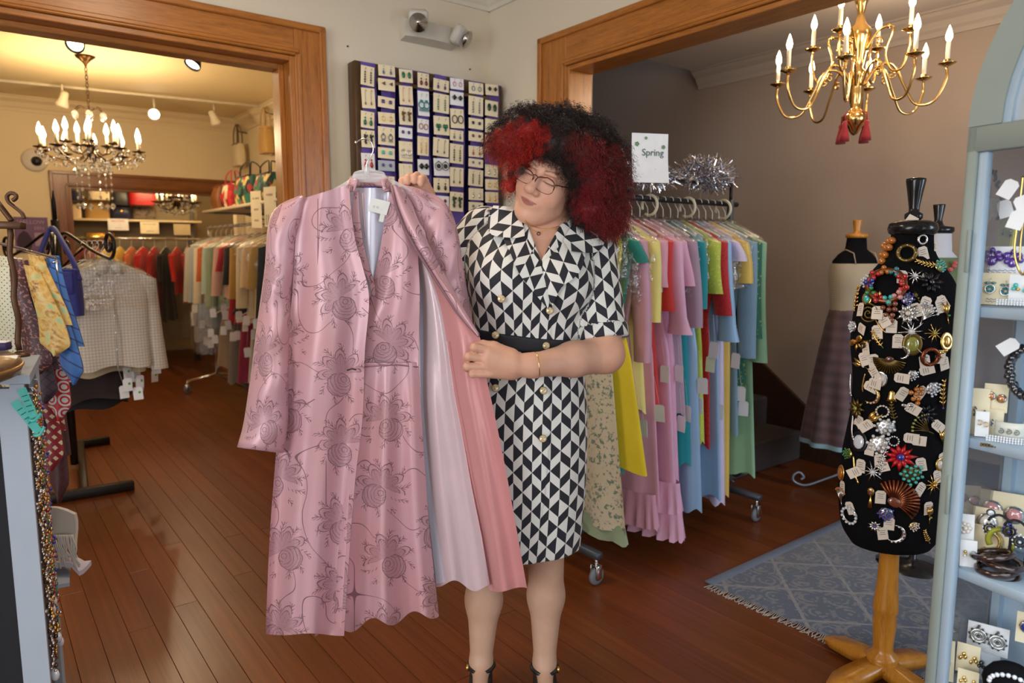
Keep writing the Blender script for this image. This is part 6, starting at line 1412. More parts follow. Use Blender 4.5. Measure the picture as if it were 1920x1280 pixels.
        b.ball((0, 0, .008), s*.22, 8, 6)
    elif kind == 'bar': a.tube(catmull([Z(-s*.15, s, .004), Z(0, s*.3, .006), Z(s*.2, -s*.5, .006), Z(s*.5, -s*1.1, .004)], 4), s*.09, 6); b.ball((s*.4, -s*.8, .007), s*.10, 6, 4)
    elif kind == 'crescent': a.tube([Z(s*.75*cos(q), s*.75*sin(q), .005) for q in np.linspace(-2.2, 1.6, 18)], [.001+s*.17*sin(pi*k/17) for k in range(18)], 7); [b.ball((s*.75*cos(q), s*.75*sin(q), .006+s*.12), s*.09, 6, 4) for q in np.linspace(-1.8, 1.2, 8)]
    elif kind == 'fan':
        n_ = 17
        for k in range(n_): q = -.15+(pi*.92)*k/(n_-1); a.tube([Z(0, 0, .006), Z(s*cos(q), s*sin(q), .004)], [s*.03, s*.085], 4)
        b.ball((0, 0, .008), (s*.3, s*.22, .006), 10, 6)
    elif kind == 'tassel':
        a.ball((0, s*.5, .006), (s*.35, s*.45, .006), 10, 6)
        for k in range(6): a.tube([Z(0, s*.1, .005), Z((k-2.5)*s*.07, -s*1.1, .005)], .0011, 4)
        b.ball((0, s*.55, .012), s*.16, 6, 4)
    elif kind == 'bell': a.lathe([(s*.1, s*.5), (s*.3, s*.3), (s*.38, -s*.3), (s*.55, -s*.6), (0, -s*.6)], 12, (0, 0, .006), 1, .5, Matrix.Rotation(-pi/2, 3, 'X')); b.ball((0, -s*.7, .006), s*.14, 6, 4)
    elif kind == 'grapes':
        for k, (gx, gy) in enumerate(((-.5, .2), (0, .55), (.45, .6), (.0, .05), (.45, .1), (-.2, -.45), (.3, -.45), (.25, -.9))): b.ball((gx*s, gy*s, .008), s*.26, 8, 6)
        a.tube([Z(0, s*.6, .004), Z(s*.2, s*1.0, .003)], .0016, 5)
    if a.v: a.obj('setting', METAL[metal], g)
    if kind == 'wreath' and stone == 'red':
        for k, cc in enumerate(('red', 'teal', 'amber', 'red', 'blue', 'green', 'red', 'turquoise', 'pink', 'red')):
            mm = MB()
            for q in range(3): an = (k+q*.33)*2*pi/10; rr_ = s*(.58+.2*(q % 2)); mm.ball((rr_*cos(an), rr_*sin(an), .011), s*.12, 6, 4)
            mm.obj('stones', gm(cc), g)
    elif b.v: b.obj('stones', METAL[stone] if stone in METAL and stone not in GEMC else gm(stone), g)
    if tagv is not None:
        tx, ty, rot = tagv; key = 'btag'
        if key not in TAGMESH: mm = MB(); w, h, c = .028, .039, .006; mm.prism([(-w/2, -h), (w/2, -h), (w/2, -c), (w/2-c, 0), (-w/2+c, 0), (-w/2, -c)], .0009); TAGMESH[key] = mm.mesh('price_tag', TAGM, False); mm = MB(); [mm.box((0, -.010-.006*k, .0012), (.017-.004*(k % 2), .0013, .0003)) for k in range(3)]; TAGMESH['bprint'] = mm.mesh('tag_print', mat('faint_print', rgb(120, 110, 104), .8), False)
        o = link('price_tag', TAGMESH[key], g, (tx*s, ty*s, -.0005+.002)); o.rotation_euler = (0, 0, rot-spin); link('tag_print', TAGMESH['bprint'], o)
    return g
BRL = [ # px, py, kind, size, metal, stone, description, tag, spin
    (1666, 468, 'grapes', .030, 'gold', 'amber', 'tall gold beaded cluster brooch at the neck', None, 0), (1728, 449, 'ring', .012, 'silver', 'white', 'small white ring brooch below the neck cap', (0, -1.2, .3), 0), (1700, 475, 'ring', .022, 'bronze', 'crystal', 'bronze crystal hoop brooch at the throat', (-.2, 2.4, 2.6), 0), (1738, 492, 'feather', .024, 'gold', 'olive', 'gold leafy bar brooch below the throat', (-1.3, .2, 1.0), 1.2),
    (1760, 500, 'cluster', .016, 'gold', 'turquoise', 'turquoise bead cluster brooch near the right shoulder', (0, 2.2, 2.8), 0), (1758, 470, 'cluster', .011, 'silver', 'crystal', 'little crystal dome brooch on the right neck side', None, 0), (1662, 536, 'wreath', .048, 'copper', 'red', 'large red and blue jewelled wreath brooch', (-.5, -.8, .0), .3), (1630, 528, 'cluster', .018, 'silver', 'crystal', 'round crystal brooch on the left shoulder', None, 0),
    (1714, 518, 'star', .020, 'silver', 'crystal', 'silver sparkle brooch beside the jewelled wreath', (-1.1, .6, -.1), 0), (1744, 530, 'flower', .028, 'black', 'black', 'black jet flower brooch on the right chest', (.5, -1.0, .4), 0), (1627, 560, 'oval', .014, 'gold', 'turquoise', 'green turquoise oval brooch under the left shoulder', None, .2), (1610, 562, 'feather', .026, 'gold', 'amber', 'tall gold twig brooch at the left edge', (.6, -.2, .1), 0),
    (1630, 588, 'spiral', .021, 'bronze', 'bronze', 'cream gold swirl brooch', (1.2, .0, .6), 0), (1667, 582, 'grapes', .022, 'copper', 'copper', 'copper grape cluster brooch', (.3, -.8, .0), 0), (1701, 588, 'flower', .025, 'silver', 'pearl', 'silver flower brooch with a pearl centre', None, .1), (1734, 590, 'spray', .024, 'silver', 'crystal', 'silver fan spray brooch on the right chest', (-.6, 1.4, -.4), -.6),
    (1775, 592, 'leaf', .028, 'gold', 'green', 'green leaf brooch at the right edge', (-.4, 1.3, .2), .2), (1602, 612, 'cluster', .014, 'silver', 'crystal', 'tiny crystal cluster brooch left of the swirl', (1.4, .2, 1.3), 0), (1590, 585, 'spray', .022, 'copper', 'amber', 'brown gold spray brooch on the left edge', None, .4), (1708, 622, 'star', .028, 'silver', 'crystal', 'big crystal starburst brooch', (-.4, .9, 2.6), .1),
    (1710, 645, 'oval', .024, 'bronze', 'olive', 'round olive bronze brooch under the starburst', (-1.1, .8, .0), 0), (1634, 638, 'leaf', .024, 'bronze', 'brown', 'brown leaf brooch in the middle left', (-.5, 1.2, .4), 2.2), (1649, 636, 'feather', .020, 'gold', 'green', 'green sprig brooch with a white tag', (.4, 1.4, .1), .5), (1750, 625, 'star', .020, 'gold', 'olive', 'spiky olive green insect brooch', None, 0),
    (1773, 640, 'oval', .020, 'gold', 'gold', 'round gold ornate brooch at the right edge', None, 0), (1742, 668, 'ring', .022, 'copper', 'copper', 'copper openwork oval brooch', (1.0, .6, .0), 0), (1608, 640, 'bow', .024, 'gold', 'amber', 'gold spider shaped brooch on the left', (.9, -.4, .2), .5), (1668, 672, 'fan', .030, 'bronze', 'brown', 'brown amber triangular brooch', (1.0, -.4, .2), 3.3),
    (1622, 686, 'leaf', .026, 'gold', 'crystal', 'gold and crystal curved leaf brooch', (.2, -.5, .6), 1.2), (1710, 702, 'cluster', .013, 'silver', 'crystal', 'round rhinestone button brooch', (1.0, .5, 1.9), 0), (1651, 710, 'oval', .018, 'silver', 'pearl', 'pale cameo oval brooch', (1.4, .4, 1.5), 0), (1633, 740, 'crescent', .022, 'gold', 'crystal', 'gold crystal seahorse brooch on the left waist', (-.6, 1.0, 1.2), 0),
    (1715, 738, 'grapes', .020, 'gold', 'amber', 'gold flower drop brooch on the waist', (-.9, .6, -.5), 0), (1747, 728, 'cluster', .018, 'silver', 'crystal', 'crystal bouquet brooch on the waist', (-.9, .2, -.6), 0), (1672, 740, 'bell', .020, 'gold', 'gold', 'golden bell brooch at the waist', None, 0), (1768, 740, 'feather', .030, 'gold', 'purple', 'tall violet and gold feather brooch at the right edge', None, 0),
    (1598, 720, 'bar', .022, 'silver', 'crystal', 'thin crystal bar brooch on the left waist edge', None, 0), (1608, 765, 'flower', .024, 'bronze', 'olive', 'pale green leafy flower brooch on the left waist', (.6, -.6, -.5), 0), (1677, 772, 'feather', .022, 'bronze', 'olive', 'green silver lobster shaped brooch', (1.0, .6, 1.1), .1), (1735, 776, 'flower', .026, 'black', 'black', 'black lace rosette brooch', None, 0),
    (1730, 800, 'spray', .026, 'bronze', 'olive', 'pale gold wheat sheaf brooch', (.8, -.4, .9), .9), (1626, 792, 'leaf', .034, 'gold', 'gold', 'large golden twin leaf brooch', None, -.7), (1600, 800, 'bar', .024, 'silver', 'white', 'curved silver pin on the left hip', None, 0), (1660, 800, 'cluster', .023, 'silver', 'crystal', 'large sparkling crystal cluster brooch', (-1.1, .3, -.9), 0),
    (1612, 828, 'oval', .024, 'black', 'crystal', 'clear glass cameo brooch on the hip', (1.0, .2, .0), 0), (1648, 832, 'cluster', .024, 'silver', 'white', 'white red and blue bead cluster brooch', (.2, -1.2, .4), 0), (1675, 826, 'wreath', .013, 'black', 'white', 'black and white striped zebra brooch', (1.4, .7, 1.5), 0), (1580, 812, 'leaf', .026, 'gold', 'amber', 'amber gold leaf brooch on the left hip edge', (.4, -.9, .2), .2),
    (1687, 856, 'daisy', .033, 'red', 'blue', 'bright red daisy brooch with blue centre', (.6, 1.1, 1.5), 0), (1659, 866, 'feather', .030, 'silver', 'crystal', 'silver twin feather brooch', (-.5, .4, .1), -.3), (1768, 830, 'leaf', .034, 'gold', 'green', 'dark green leaf brooch at the right hip edge', (-.4, -.5, .3), .3), (1708, 888, 'cluster', .026, 'bronze', 'turquoise', 'round bronze brooch set with turquoise beads', (.6, 1.3, .2), 0),
    (1637, 884, 'star', .023, 'silver', 'crystal', 'crystal snowflake brooch with a cream tag', (-1.0, .0, -1.0), 0), (1603, 878, 'bar', .026, 'gold', 'gold', 'slim gold bar pin on the left hip', (.5, .9, .0), 0), (1579, 886, 'oval', .018, 'gold', 'amber', 'amber oval brooch on the lower left edge', (.4, -.9, .2), 0), (1748, 908, 'star', .022, 'gold', 'gold', 'gold leaf cluster brooch on the right', (-1.0, .2, -.6), 0),
    (1633, 930, 'tassel', .022, 'gold', 'purple', 'gold tassel brooch with a violet stone', None, 0), (1676, 940, 'fan', .047, 'copper', 'copper', 'large brown folding fan brooch', (-.7, .1, .0), -.55), (1661, 962, 'cluster', .018, 'silver', 'blue', 'silver brooch with blue stones under the fan', (.4, -.4, .0), 0), (1595, 965, 'wreath', .024, 'silver', 'crystal', 'crystal wreath brooch at the lower left', (-.2, 1.2, .4), 0),
    (1579, 930, 'spray', .020, 'silver', 'amber', 'slim grey spray brooch on the lower left edge', None, 0), (1742, 968, 'leaf', .024, 'gold', 'olive', 'gold leaf brooch at the lower right edge', (.0, 1.4, .1), .2), (1676, 998, 'crescent', .024, 'silver', 'crystal', 'silver crystal swan brooch near the hem', (-1.0, .4, .2), 0), (1738, 1004, 'feather', .018, 'gold', 'olive', 'small gold feather pin near the hem', None, .4),
    (1648, 610, 'bar', .016, 'gold', 'amber', 'small gold pin between swirl and starburst', (.2, -.4, 2.9), .4), (1724, 660, 'bar', .014, 'silver', 'crystal', 'small silver pin left of the copper oval', (.3, -.6, .2), .6), (1690, 660, 'crescent', .016, 'silver', 'crystal', 'small silver crescent brooch on the chest', None, .5), (1764, 660, 'bow', .016, 'gold', 'gold', 'small gold bow pin at the right edge', (.2, -.7, .3), .3), (1620, 715, 'bar', .018, 'gold', 'amber', 'thin gold pin with cream tag on the left waist', (.6, .4, 1.4), -.4),
]
BRL += [(1700, 560, 'cluster', .016, 'silver', 'blue', 'small blue crystal dome brooch below the jewelled wreath', (.8, -.6, .3), 0), (1650, 560, 'leaf', .018, 'gold', 'green', 'small green enamel leaf pin under the jewelled wreath', None, .3), (1588, 640, 'crescent', .018, 'bronze', 'crystal', 'bronze crescent brooch on the far left chest edge', None, 0), (1594, 690, 'cluster', .015, 'gold', 'amber', 'amber bead brooch on the left edge above the waist', (.8, .0, .6), 0),
    (1655, 770, 'wreath', .016, 'gold', 'crystal', 'small gold rhinestone wreath by the golden bell', None, 0), (1700, 760, 'bow', .014, 'silver', 'crystal', 'tiny silver bow brooch right of the golden bell', None, 0), (1592, 850, 'cluster', .014, 'gold', 'green', 'small green and gold bead brooch on the left hip', None, 0), (1760, 870, 'oval', .014, 'gold', 'pearl', 'small pearl oval brooch on the right hip', (-.5, -.8, .2), 0),
    (1700, 925, 'bar', .016, 'silver', 'turquoise', 'thin silver pin above the folding fan brooch', None, .8), (1640, 985, 'flower', .014, 'silver', 'blue', 'small silver flower pin left of the swan brooch', None, 0), (1712, 985, 'cluster', .012, 'gold', 'pearl', 'tiny pearl cluster brooch right of the swan brooch', None, 0), (1720, 560, 'leaf', .016, 'bronze', 'olive', 'little bronze leaf pin under the jet flower', (.4, -.6, .4), .6)]
METAL['red'] = mat('red_enamel', rgb(204, 22, 26), .25, 0, .1, coat=.6)
for (px, py, kd, sz, mt, stn, ds, tg, sp) in BRL: brooch(px, py, kd, sz, mt, stn, ds, tg, spin=sp, where='' if len(ds.split()) > 9 else 'on the black dress form')
# second dress form with camisole and plaid skirt
m2p = W(1.40, 1.42, 0)
man2 = thing('mannequin', 'black dress form in beige camisole and brown plaid skirt by the wall', 'mannequin', m2p, YAW-.35)
def loftmesh(prof, n=30, folds=0, amp=0.0, ph=0.0):
    rows = []
    for i, (z, a, b) in enumerate(prof):
        v = i/(len(prof)-1); rows.append([Vector((a*cos(2*pi*j/n)*(1+amp*v*sin(folds*2*pi*j/n+ph)), b*sin(2*pi*j/n)*(1+amp*v*sin(folds*2*pi*j/n+ph)), z)) for j in range(n)])
    m = MB(); m.grid(rows, closeu=True); m.add(rows[-1], [tuple(range(n))]); return m
pr2 = [(.75, .13, .1), (.9, .125, .095), (1.02, .112, .085), (1.12, .13, .10), (1.22, .138, .10), (1.28, .135, .075), (1.315, .10, .06), (1.34, .058, .05), (1.40, .05, .046)]
loftmesh(pr2).obj('torso', VEL, man2)
m = MB(); m.lathe([(.05, 1.40), (.056, 1.405), (.056, 1.42), (.02, 1.425), (.016, 1.44), (.024, 1.49), (.024, 1.495), (0, 1.496)], 18); m.obj('neck_cap', YW, man2)
loftmesh([(1.00, .125, .098), (1.08, .128, .102), (1.14, .138, .11), (1.21, .147, .108), (1.265, .147, .088)], 30).obj('camisole', cloth('beige_knit', rgb(186, 168, 140), 'stripe', rgb(150, 134, 108), sc=3), man2)
for q in (-1, 1): m = MB(); m.tube([(q*.075, -.085, 1.262), (q*.07, -.06, 1.32), (q*.065, .0, 1.338), (q*.07, .06, 1.31)], .0028, 6); m.obj('strap', cloth('beige_knit', rgb(186, 168, 140)), man2)
sk = [(1.03, .122, .096), (.95, .14, .115), (.80, .165, .14), (.62, .19, .165), (.45, .212, .19), (.30, .228, .205)]
m = MB(); rows = [[Vector((a*cos(2*pi*j/60)*(1+.07*i/5*sin(10*2*pi*j/60)), b*sin(2*pi*j/60)*(1+.07*i/5*sin(10*2*pi*j/60)), z)) for j in range(60)] for i, (z, a, b) in enumerate(sk)]; m.grid(rows, closeu=True, flip=True); m.obj('skirt', cloth('brown_plaid', rgb(112, 84, 82), 'plaid', rgb(70, 52, 60), sc=.8), man2)
m = MB(); rows = [[Vector((a*cos(2*pi*j/60)*(1+.07*sin(10*2*pi*j/60)), b*sin(2*pi*j/60)*(1+.07*sin(10*2*pi*j/60)), z)) for j in range(60)] for z, a, b in ((.30, .228, .205), (.275, .23, .207))]; m.grid(rows, closeu=True, flip=True); m.obj('hem_band', cloth('pale_blue_band', rgb(140, 176, 186)), man2)
m = MB(); m.tube([(0, 0, .04), (0, 0, .8)], .013, 10); m.obj('pole', IRON, man2)
for k in range(3):
    a = .5+k*2.094; d = Vector((cos(a), sin(a), 0)); m = MB(); m.tube(catmull([Vector((0, 0, .1)), d*.10+Vector((0, 0, .05)), d*.19+Vector((0, 0, .012)), d*.25+Vector((0, 0, .03)), d*.255+Vector((0, 0, .065)), d*.225+Vector((0, 0, .085)), d*.20+Vector((0, 0, .06)), d*.215+Vector((0, 0, .045))], 5), .007, 7); m.obj('scroll_foot', mat('pale_grey_iron', rgb(150, 156, 168), .4, .5), man2)
# third form, mostly hidden behind the brooch form
p3 = P(1742, 640, 2.85)
man3 = thing('mannequin', 'dress form with black finial and green top behind the brooch mannequin', 'mannequin', (p3.x, p3.y, 0), .3)
m = MB(); m.lathe([(.052, 1.40), (.06, 1.41), (.058, 1.425), (.025, 1.43), (.018, 1.44), (.014, 1.455), (.022, 1.51), (.022, 1.515), (0, 1.516)], 18); m.obj('finial', GLB, man3)
loftmesh([(1.26, .13, .08), (1.30, .10, .062), (1.33, .06, .052), (1.40, .052, .048)]).obj('neck', mat('white_form_cloth', rgb(206, 204, 206), .8), man3)
loftmesh([(.75, .15, .12), (.95, .125, .10), (1.12, .145, .115), (1.22, .15, .11), (1.27, .135, .085), (1.305, .10, .07)]).obj('top', cloth('olive_green_knit', rgb(96, 112, 66)), man3)
m = MB(); [m.ball((.055*cos(k*.5)-.06, -.095-.004*sin(k), 1.285-.013*k), .010, 6, 4) for k in range(7)]; m.obj('beads', mat('red_pink_beads', rgb(196, 96, 96), .4), man3)
m = MB(); m.lathe([(.0, .0), (.14, 0), (.14, .012), (.03, .03), (.014, .04), (.014, .8)], 20); m.obj('stand', GLB, man3)
# ================================================================= arched display cabinet on the right
CFL = Vector((.9116, 1.45, 0)); CD = Vector((.45, -.893, 0)); CN = Vector((.893, .45, 0)); CRZ = atan2(CD.y, CD.x); CW, CDP = .95, .24
def cl(p): p = Vector(p)-CFL; return Vector((p.dot(CD), p.dot(CN), p.z))
def on_cab(px, py, d):      # sight line meets the plane d behind the cabinet front -> local point
    a, b = ray(px, py); dr = Vector((a, 1, b)); o = Vector((0, 0, CAM_H)); k = (d-(o-CFL).dot(CN))/dr.dot(CN); return cl(o+dr*k)
def cw(x, y, z): return CFL+CD*x+CN*y+Vector((0, 0, z))
cab = thing('display_cabinet', 'pale grey green arched display cabinet full of costume jewellery', 'cabinet', CFL, CRZ)
PGR = mat('pale_sage_paint', rgb(146, 158, 152), .5, var=.06); PBL = mat('pale_blue_white_paint', rgb(168, 188, 204), .45, var=.04)
ZS, ZR0 = 1.575, 1.525
m = MB(); m.box((.0105, .012, ZS/2), (.021, .024, ZS), .003); m.obj('stile', PGR, cab); m = MB(); m.box((CW-.016, .012, ZS/2), (.032, .024, ZS), .003); m.obj('stile', PGR, cab)
m = MB(); m.box((.030, .016, ZS/2), (.018, .02, ZS-.1), .002); m.obj('inner_stile', PBL, cab)
m = MB(); m.box((.019, .001, 1.33), (.007, .006, .085), .001); m.obj('hinge', PGR, cab); m = MB(); m.box((.019, .001, .82), (.007, .006, .085), .001); m.obj('hinge', PGR, cab)
m = MB(); m.box((CW/2, .012, (ZS+ZR0)/2), (CW, .024, ZS-ZR0), .002); m.obj('top_rail', PGR, cab)
def arc_band(r0, r1, y0, y1, n=28):
    mb = MB(); c = Vector((CW/2, 0, ZS)); rows = []
    for i in range(n+1):
        a = pi-pi*i/n; d = Vector((cos(a), 0, sin(a)*.92)); rows.append([c+d*r0+Vector((0, y0, 0)), c+d*r1+Vector((0, y0, 0)), c+d*r1+Vector((0, y1, 0)), c+d*r0+Vector((0, y1, 0))])
    mb.grid(rows, closeu=True); return mb
arc_band(CW/2-.062, CW/2, 0, .024).obj('arch', PGR, cab, False); arc_band(CW/2-.076, CW/2-.060, .006, .03).obj('arch_inner_trim', PBL, cab, False); arc_band(CW/2-.03, CW/2, .024, CDP).obj('arch_hood', PGR, cab, False)
m = MB(); c = Vector((CW/2, .016, ZS)); m.add([c+Vector((cos(a)*(CW/2-.07), 0, sin(a)*.92*(CW/2-.07))) for a in np.linspace(pi, 0, 29)], [tuple(range(29))]); m.obj('arched_pane', clear('frosted_pane', (.8, .86, .92), .45, .3), cab, False)
m = MB(); m.box((CW/2, CDP+.006, 1.0), (CW, .012, 2.0-.004)); m.obj('back_panel', PBL, cab, False)
m = MB(); m.box((.012, CDP-.01, ZS/2), (.024, .02, ZS)); m.obj('corner_post', PBL, cab, False)
m = MB(); m.box((.005, CDP/2, ZS/2), (.004, CDP-.04, ZS-.04)); m.obj('side_pane', clear('side_pane_glass', (.22, .22, .23), .60, .05), cab, False); m = MB(); m.box((CW-.005, CDP/2, ZS/2), (.008, CDP-.04, ZS-.04)); m.obj('side_panel', PBL, cab, False)
SHZ = [1.218, .945, .66, .385, .10]
for k, z in enumerate(SHZ):
    m = MB(); m.box((CW/2, .024+(CDP-.024)/2, z-.011), (CW-.02, CDP-.03, .022), .002); m.obj('shelf', PBL, cab)
    if k < 4: m = MB(); m.box((CW/2+.06, .05, z-.031), (CW-.2, .02, .016), .002); m.obj('light_bar', mat('grey_light_bar', rgb(120, 124, 124), .4), cab)
m = MB(); m.box((CW/2+.06, .05, ZR0-.012), (CW-.2, .03, .02), .002); m.obj('light_bar', mat('grey_light_bar', rgb(120, 124, 124), .4), cab)
for k, z in enumerate((1.49, 1.17, .90, .61)):
    area('cabinet_light_%d' % k, cw(.36, .075, z), CN*.35+Vector((0, 0, -1)), .55, .02, .75, (.68, .84, 1.0))
def crz(j=0): return -.62+j
def jcard(px0, px1, py0, py1, d, kind, stone, desc, paper='cream', n=2, eh=None, metal=None, lean=0.12, note=False, rot=0.0):
    a = on_cab((px0+px1)/2, py1, d); w = (px1-px0)*a_scale(d); h = (py1-py0)*a_scale(d)*1.02
    g = thing('earring_card', desc, 'earring card', cw(*a), group='jewellery in the arched cabinet', rot=(-lean, 0, crz(rot)))
    mb = MB(); mb.box((0, .0008, h/2), (w, .0016, h)); mb.obj('card', PAPER.get(paper, CARD), g, False)
    mt = gm(stone) if stone in GEMC else METAL[stone]
    for q in range(n):
        x = (q-(n-1)/2)*w*.46 if n > 1 else 0; mb = jewel(kind, min(w*.24 if n > 1 else w*.4, h*.36)); e = mb[0].obj('earring', METAL[metal or 'silver'], g, True, (x, -.002, h*.56-(.06*h if q else 0)))
        if mb[1].v: mb[1].obj('stones', mt, e)
    if note:
        mb = MB(); rr = random.Random(int(px0))
        for k in range(2): mb.tube([Vector((-w*.32+w*.64*i/14, -.0012, h*(.17-.08*k)+.0022*sin(i*2.3+k)*rr.uniform(.4, 1))) for i in range(15)], .0005, 4)
        mb.obj('handwriting', mat('blue_pen', rgb(90, 100, 150), .7), g)
    return g
def a_scale(d): return 1.47/1320
def jewel(kind, r):      # faces -y, centred; (setting, stones)
    a, b = MB(), MB(); V = lambda x, z, y=-.003: Vector((x, y, z))
    if kind == 'floral':
        for k, (x, z, s) in enumerate(((0, 1.0, .3), (-.55, .55, .42), (.55, .5, .42), (.75, .05, .32), (0, -.2, .55), (-.55, -.1, .3))): b.ball(V(x*r, z*r), (s*r, r*.3, s*r*1.1), 8, 5)
        a.ball(V(0, .2*r, -.001), (r*.5, r*.15, r*.6), 8, 5)
    elif kind == 'teal':
        a.tube([V(r*.62*cos(q), -.35*r+r*.62*sin(q)) for q in np.linspace(0, 2*pi, 17)[:-1]], r*.1, 5, closed=True); [b.ball(V(r*.4*cos(q), -.35*r+r*.4*sin(q)), (r*.22, r*.2, r*.22), 6, 4) for q in np.linspace(0, 2*pi, 8)[:-1]]
        b.ball(V(-.4*r, .55*r), (r*.34, r*.15, r*.2), 6, 4); b.ball(V(.4*r, .55*r), (r*.34, r*.15, r*.2), 6, 4); a.tube([V(0, .5*r), V(0, 1.2*r)], r*.06, 5)
    elif kind == 'round': a.ball(V(0, 0), (r*.95, r*.25, r*.95), 12, 6); b.ball(V(0, 0, -.004-r*.15), (r*.7, r*.25, r*.7), 10, 6)
    elif kind == 'pearls': a.ball(V(0, 0, -.001), (r*.6, r*.15, r*.6), 8, 5); [b.ball(V(r*.62*cos(q), r*.62*sin(q)), r*.32, 8, 6) for q in np.linspace(0, 2*pi, 8)[:-1]]; b.ball(V(0, 0, -.006), r*.36, 8, 6)
    elif kind == 'drop2': a.ball(V(0, .7*r), r*.42, 8, 6); a.tube([V(0, .4*r), V(0, -.2*r)], r*.12, 5); b.ball(V(0, -.5*r), r*.42, 8, 6); a.ball(V(.2*r, .1*r), r*.25, 6, 4)
    elif kind == 'hoop': [a.tube([V(r*.8*cos(q)*(1-.1*k), r*.8*sin(q), -.002-.003*k) for q in np.linspace(-2.2, 2.2, 14)], r*.14, 6) for k in range(3)]
    elif kind == 'ornate':
        a.tube([V(r*.75*cos(q), r*.75*sin(q)) for q in np.linspace(0, 2*pi, 21)[:-1]], r*.16, 6, closed=True); a.tube([V(r*.4*cos(q), r*.4*sin(q)) for q in np.linspace(0, 2*pi, 15)[:-1]], r*.12, 6, closed=True)
        [b.ball(V(r*.9*cos(q), r*.9*sin(q)), r*.16, 6, 4) for q in np.linspace(.5, 2*pi+.5, 11)[:-1]]; b.ball(V(0, 0, -.005), r*.2, 6, 4); b.ball(V(0, 1.15*r), r*.18, 6, 4)
    elif kind == 'leafy': [a.ball(V(r*.5*cos(k*1.3), r*.6*sin(k*1.9)), (r*.3, r*.15, r*.45), 6, 4) for k in range(6)]; b.ball(V(0, 0, -.005), r*.2, 6, 4)
    elif kind == 'crystal': [b.ball(V(r*.25*sin(k*2), r*(1-.32*k)), r*.22, 6, 4) for k in range(7)]; a.tube([V(0, r), V(0, -r)], r*.1, 5)
    elif kind == 'beads': b.ball(V(0, .45*r), r*.5, 8, 6); a.ball(V(.4*r, -.4*r), r*.38, 8, 6); b.ball(V(-.35*r, -.3*r), r*.42, 8, 6)
    return a, b
PAPER['yellow'] = mat('yellow_card', rgb(226, 214, 120), .6)
C_ = 'in the arched cabinet'
jcard(1842, 1911, 463, 516, .11, 'floral', 'purple', 'white card with purple jewelled earrings on the top cabinet shelf', 'white', note=True)
jcard(1842, 1894, 513, 571, .085, 'teal', 'teal', 'cream card with teal flower earrings on the top cabinet shelf', 'cream', note=True)
jcard(1894, 1930, 518, 570, .08, 'beads', 'turquoise', 'white card with turquoise and olive bead earrings', 'white', metal='gold')
jcard(1871, 1899, 413, 464, .17, 'drop2', 'black', 'yellow edged card with black drop earrings behind the purple pair', 'yellow')
jcard(1816, 1850, 728, 826, .07, 'crystal', 'brown', 'sleeved card with silver dangling earrings on the second cabinet shelf', 'cream', rot=.25)
jcard(1846, 1884, 720, 772, .10, 'round', 'amber', 'cream card with amber crystal earrings in a clear sleeve', 'cream')
jcard(1852, 1876, 768, 824, .09, 'crystal', 'blue', 'cream card with blue dangling bead earrings', 'cream')
jcard(1829, 1851, 772, 818, .05, 'hoop', 'gold', 'white card with gold half hoop earrings in a clear sleeve', 'white', metal='gold', rot=.2)
jcard(1790, 1836, 905, 962, .17, 'round', 'pink', 'cream card with dusty pink ball earrings by the side pane', 'cream', rot=.3)
jcard(1837, 1917, 918, 1000, .19, 'round', 'pink', 'cream card with large pale pink glitter earrings', 'cream')
jcard(1824, 1872, 950, 1010, .13, 'round', 'pearl', 'cream card with single pearl stud earring behind clear plastic', 'cream', n=1)
jcard(1790, 1823, 962, 1020, .06, 'pearls', 'pearl', 'white card with a pearl cluster earring at the shelf edge', 'white', n=1, rot=.25)
jcard(1800, 1828, 1012, 1070, .05, 'drop2', 'pearl', 'white card with gold and pearl drop earrings at the shelf edge', 'white', metal='gold', rot=.25)
jcard(1822, 1886, 985, 1048, .11, 'hoop', 'gold', 'cream card with wide gold hoop earring and handwriting', 'cream', n=1, metal='gold', note=True)
jcard(1755, 1786, 1196, 1276, .04, 'crystal', 'crystal', 'cream card with crystal drop earrings on the lowest visible shelf', 'cream', rot=.25)
jcard(1793, 1832, 1205, 1262, .08, 'leafy', 'gold', 'cream card with gold leaf earrings on the lowest visible shelf', 'cream', metal='gold')
jcard(1815, 1884, 1168, 1224, .14, 'ornate', 'black', 'white card with large ornate marcasite earrings', 'white')
jcard(1828, 1868, 1223, 1276, .10, 'beads', 'black', 'grey card with dark beaded earrings on the lowest visible shelf', 'grey', metal='black')
jcard(1795, 1830, 1255, 1300, .05, 'leafy', 'gold', 'cream card with gold flower earrings at the bottom edge of view', 'cream', metal='gold')
jcard(1906, 1940, 1148, 1206, .15, 'round', 'blue', 'cream card with bright blue round earring at the right', 'cream', n=1)
jcard(1775, 1795, 1150, 1205, .16, 'ornate', 'crystal', 'clear sleeve card with grey ornate earring by the side pane', 'grey', n=1)
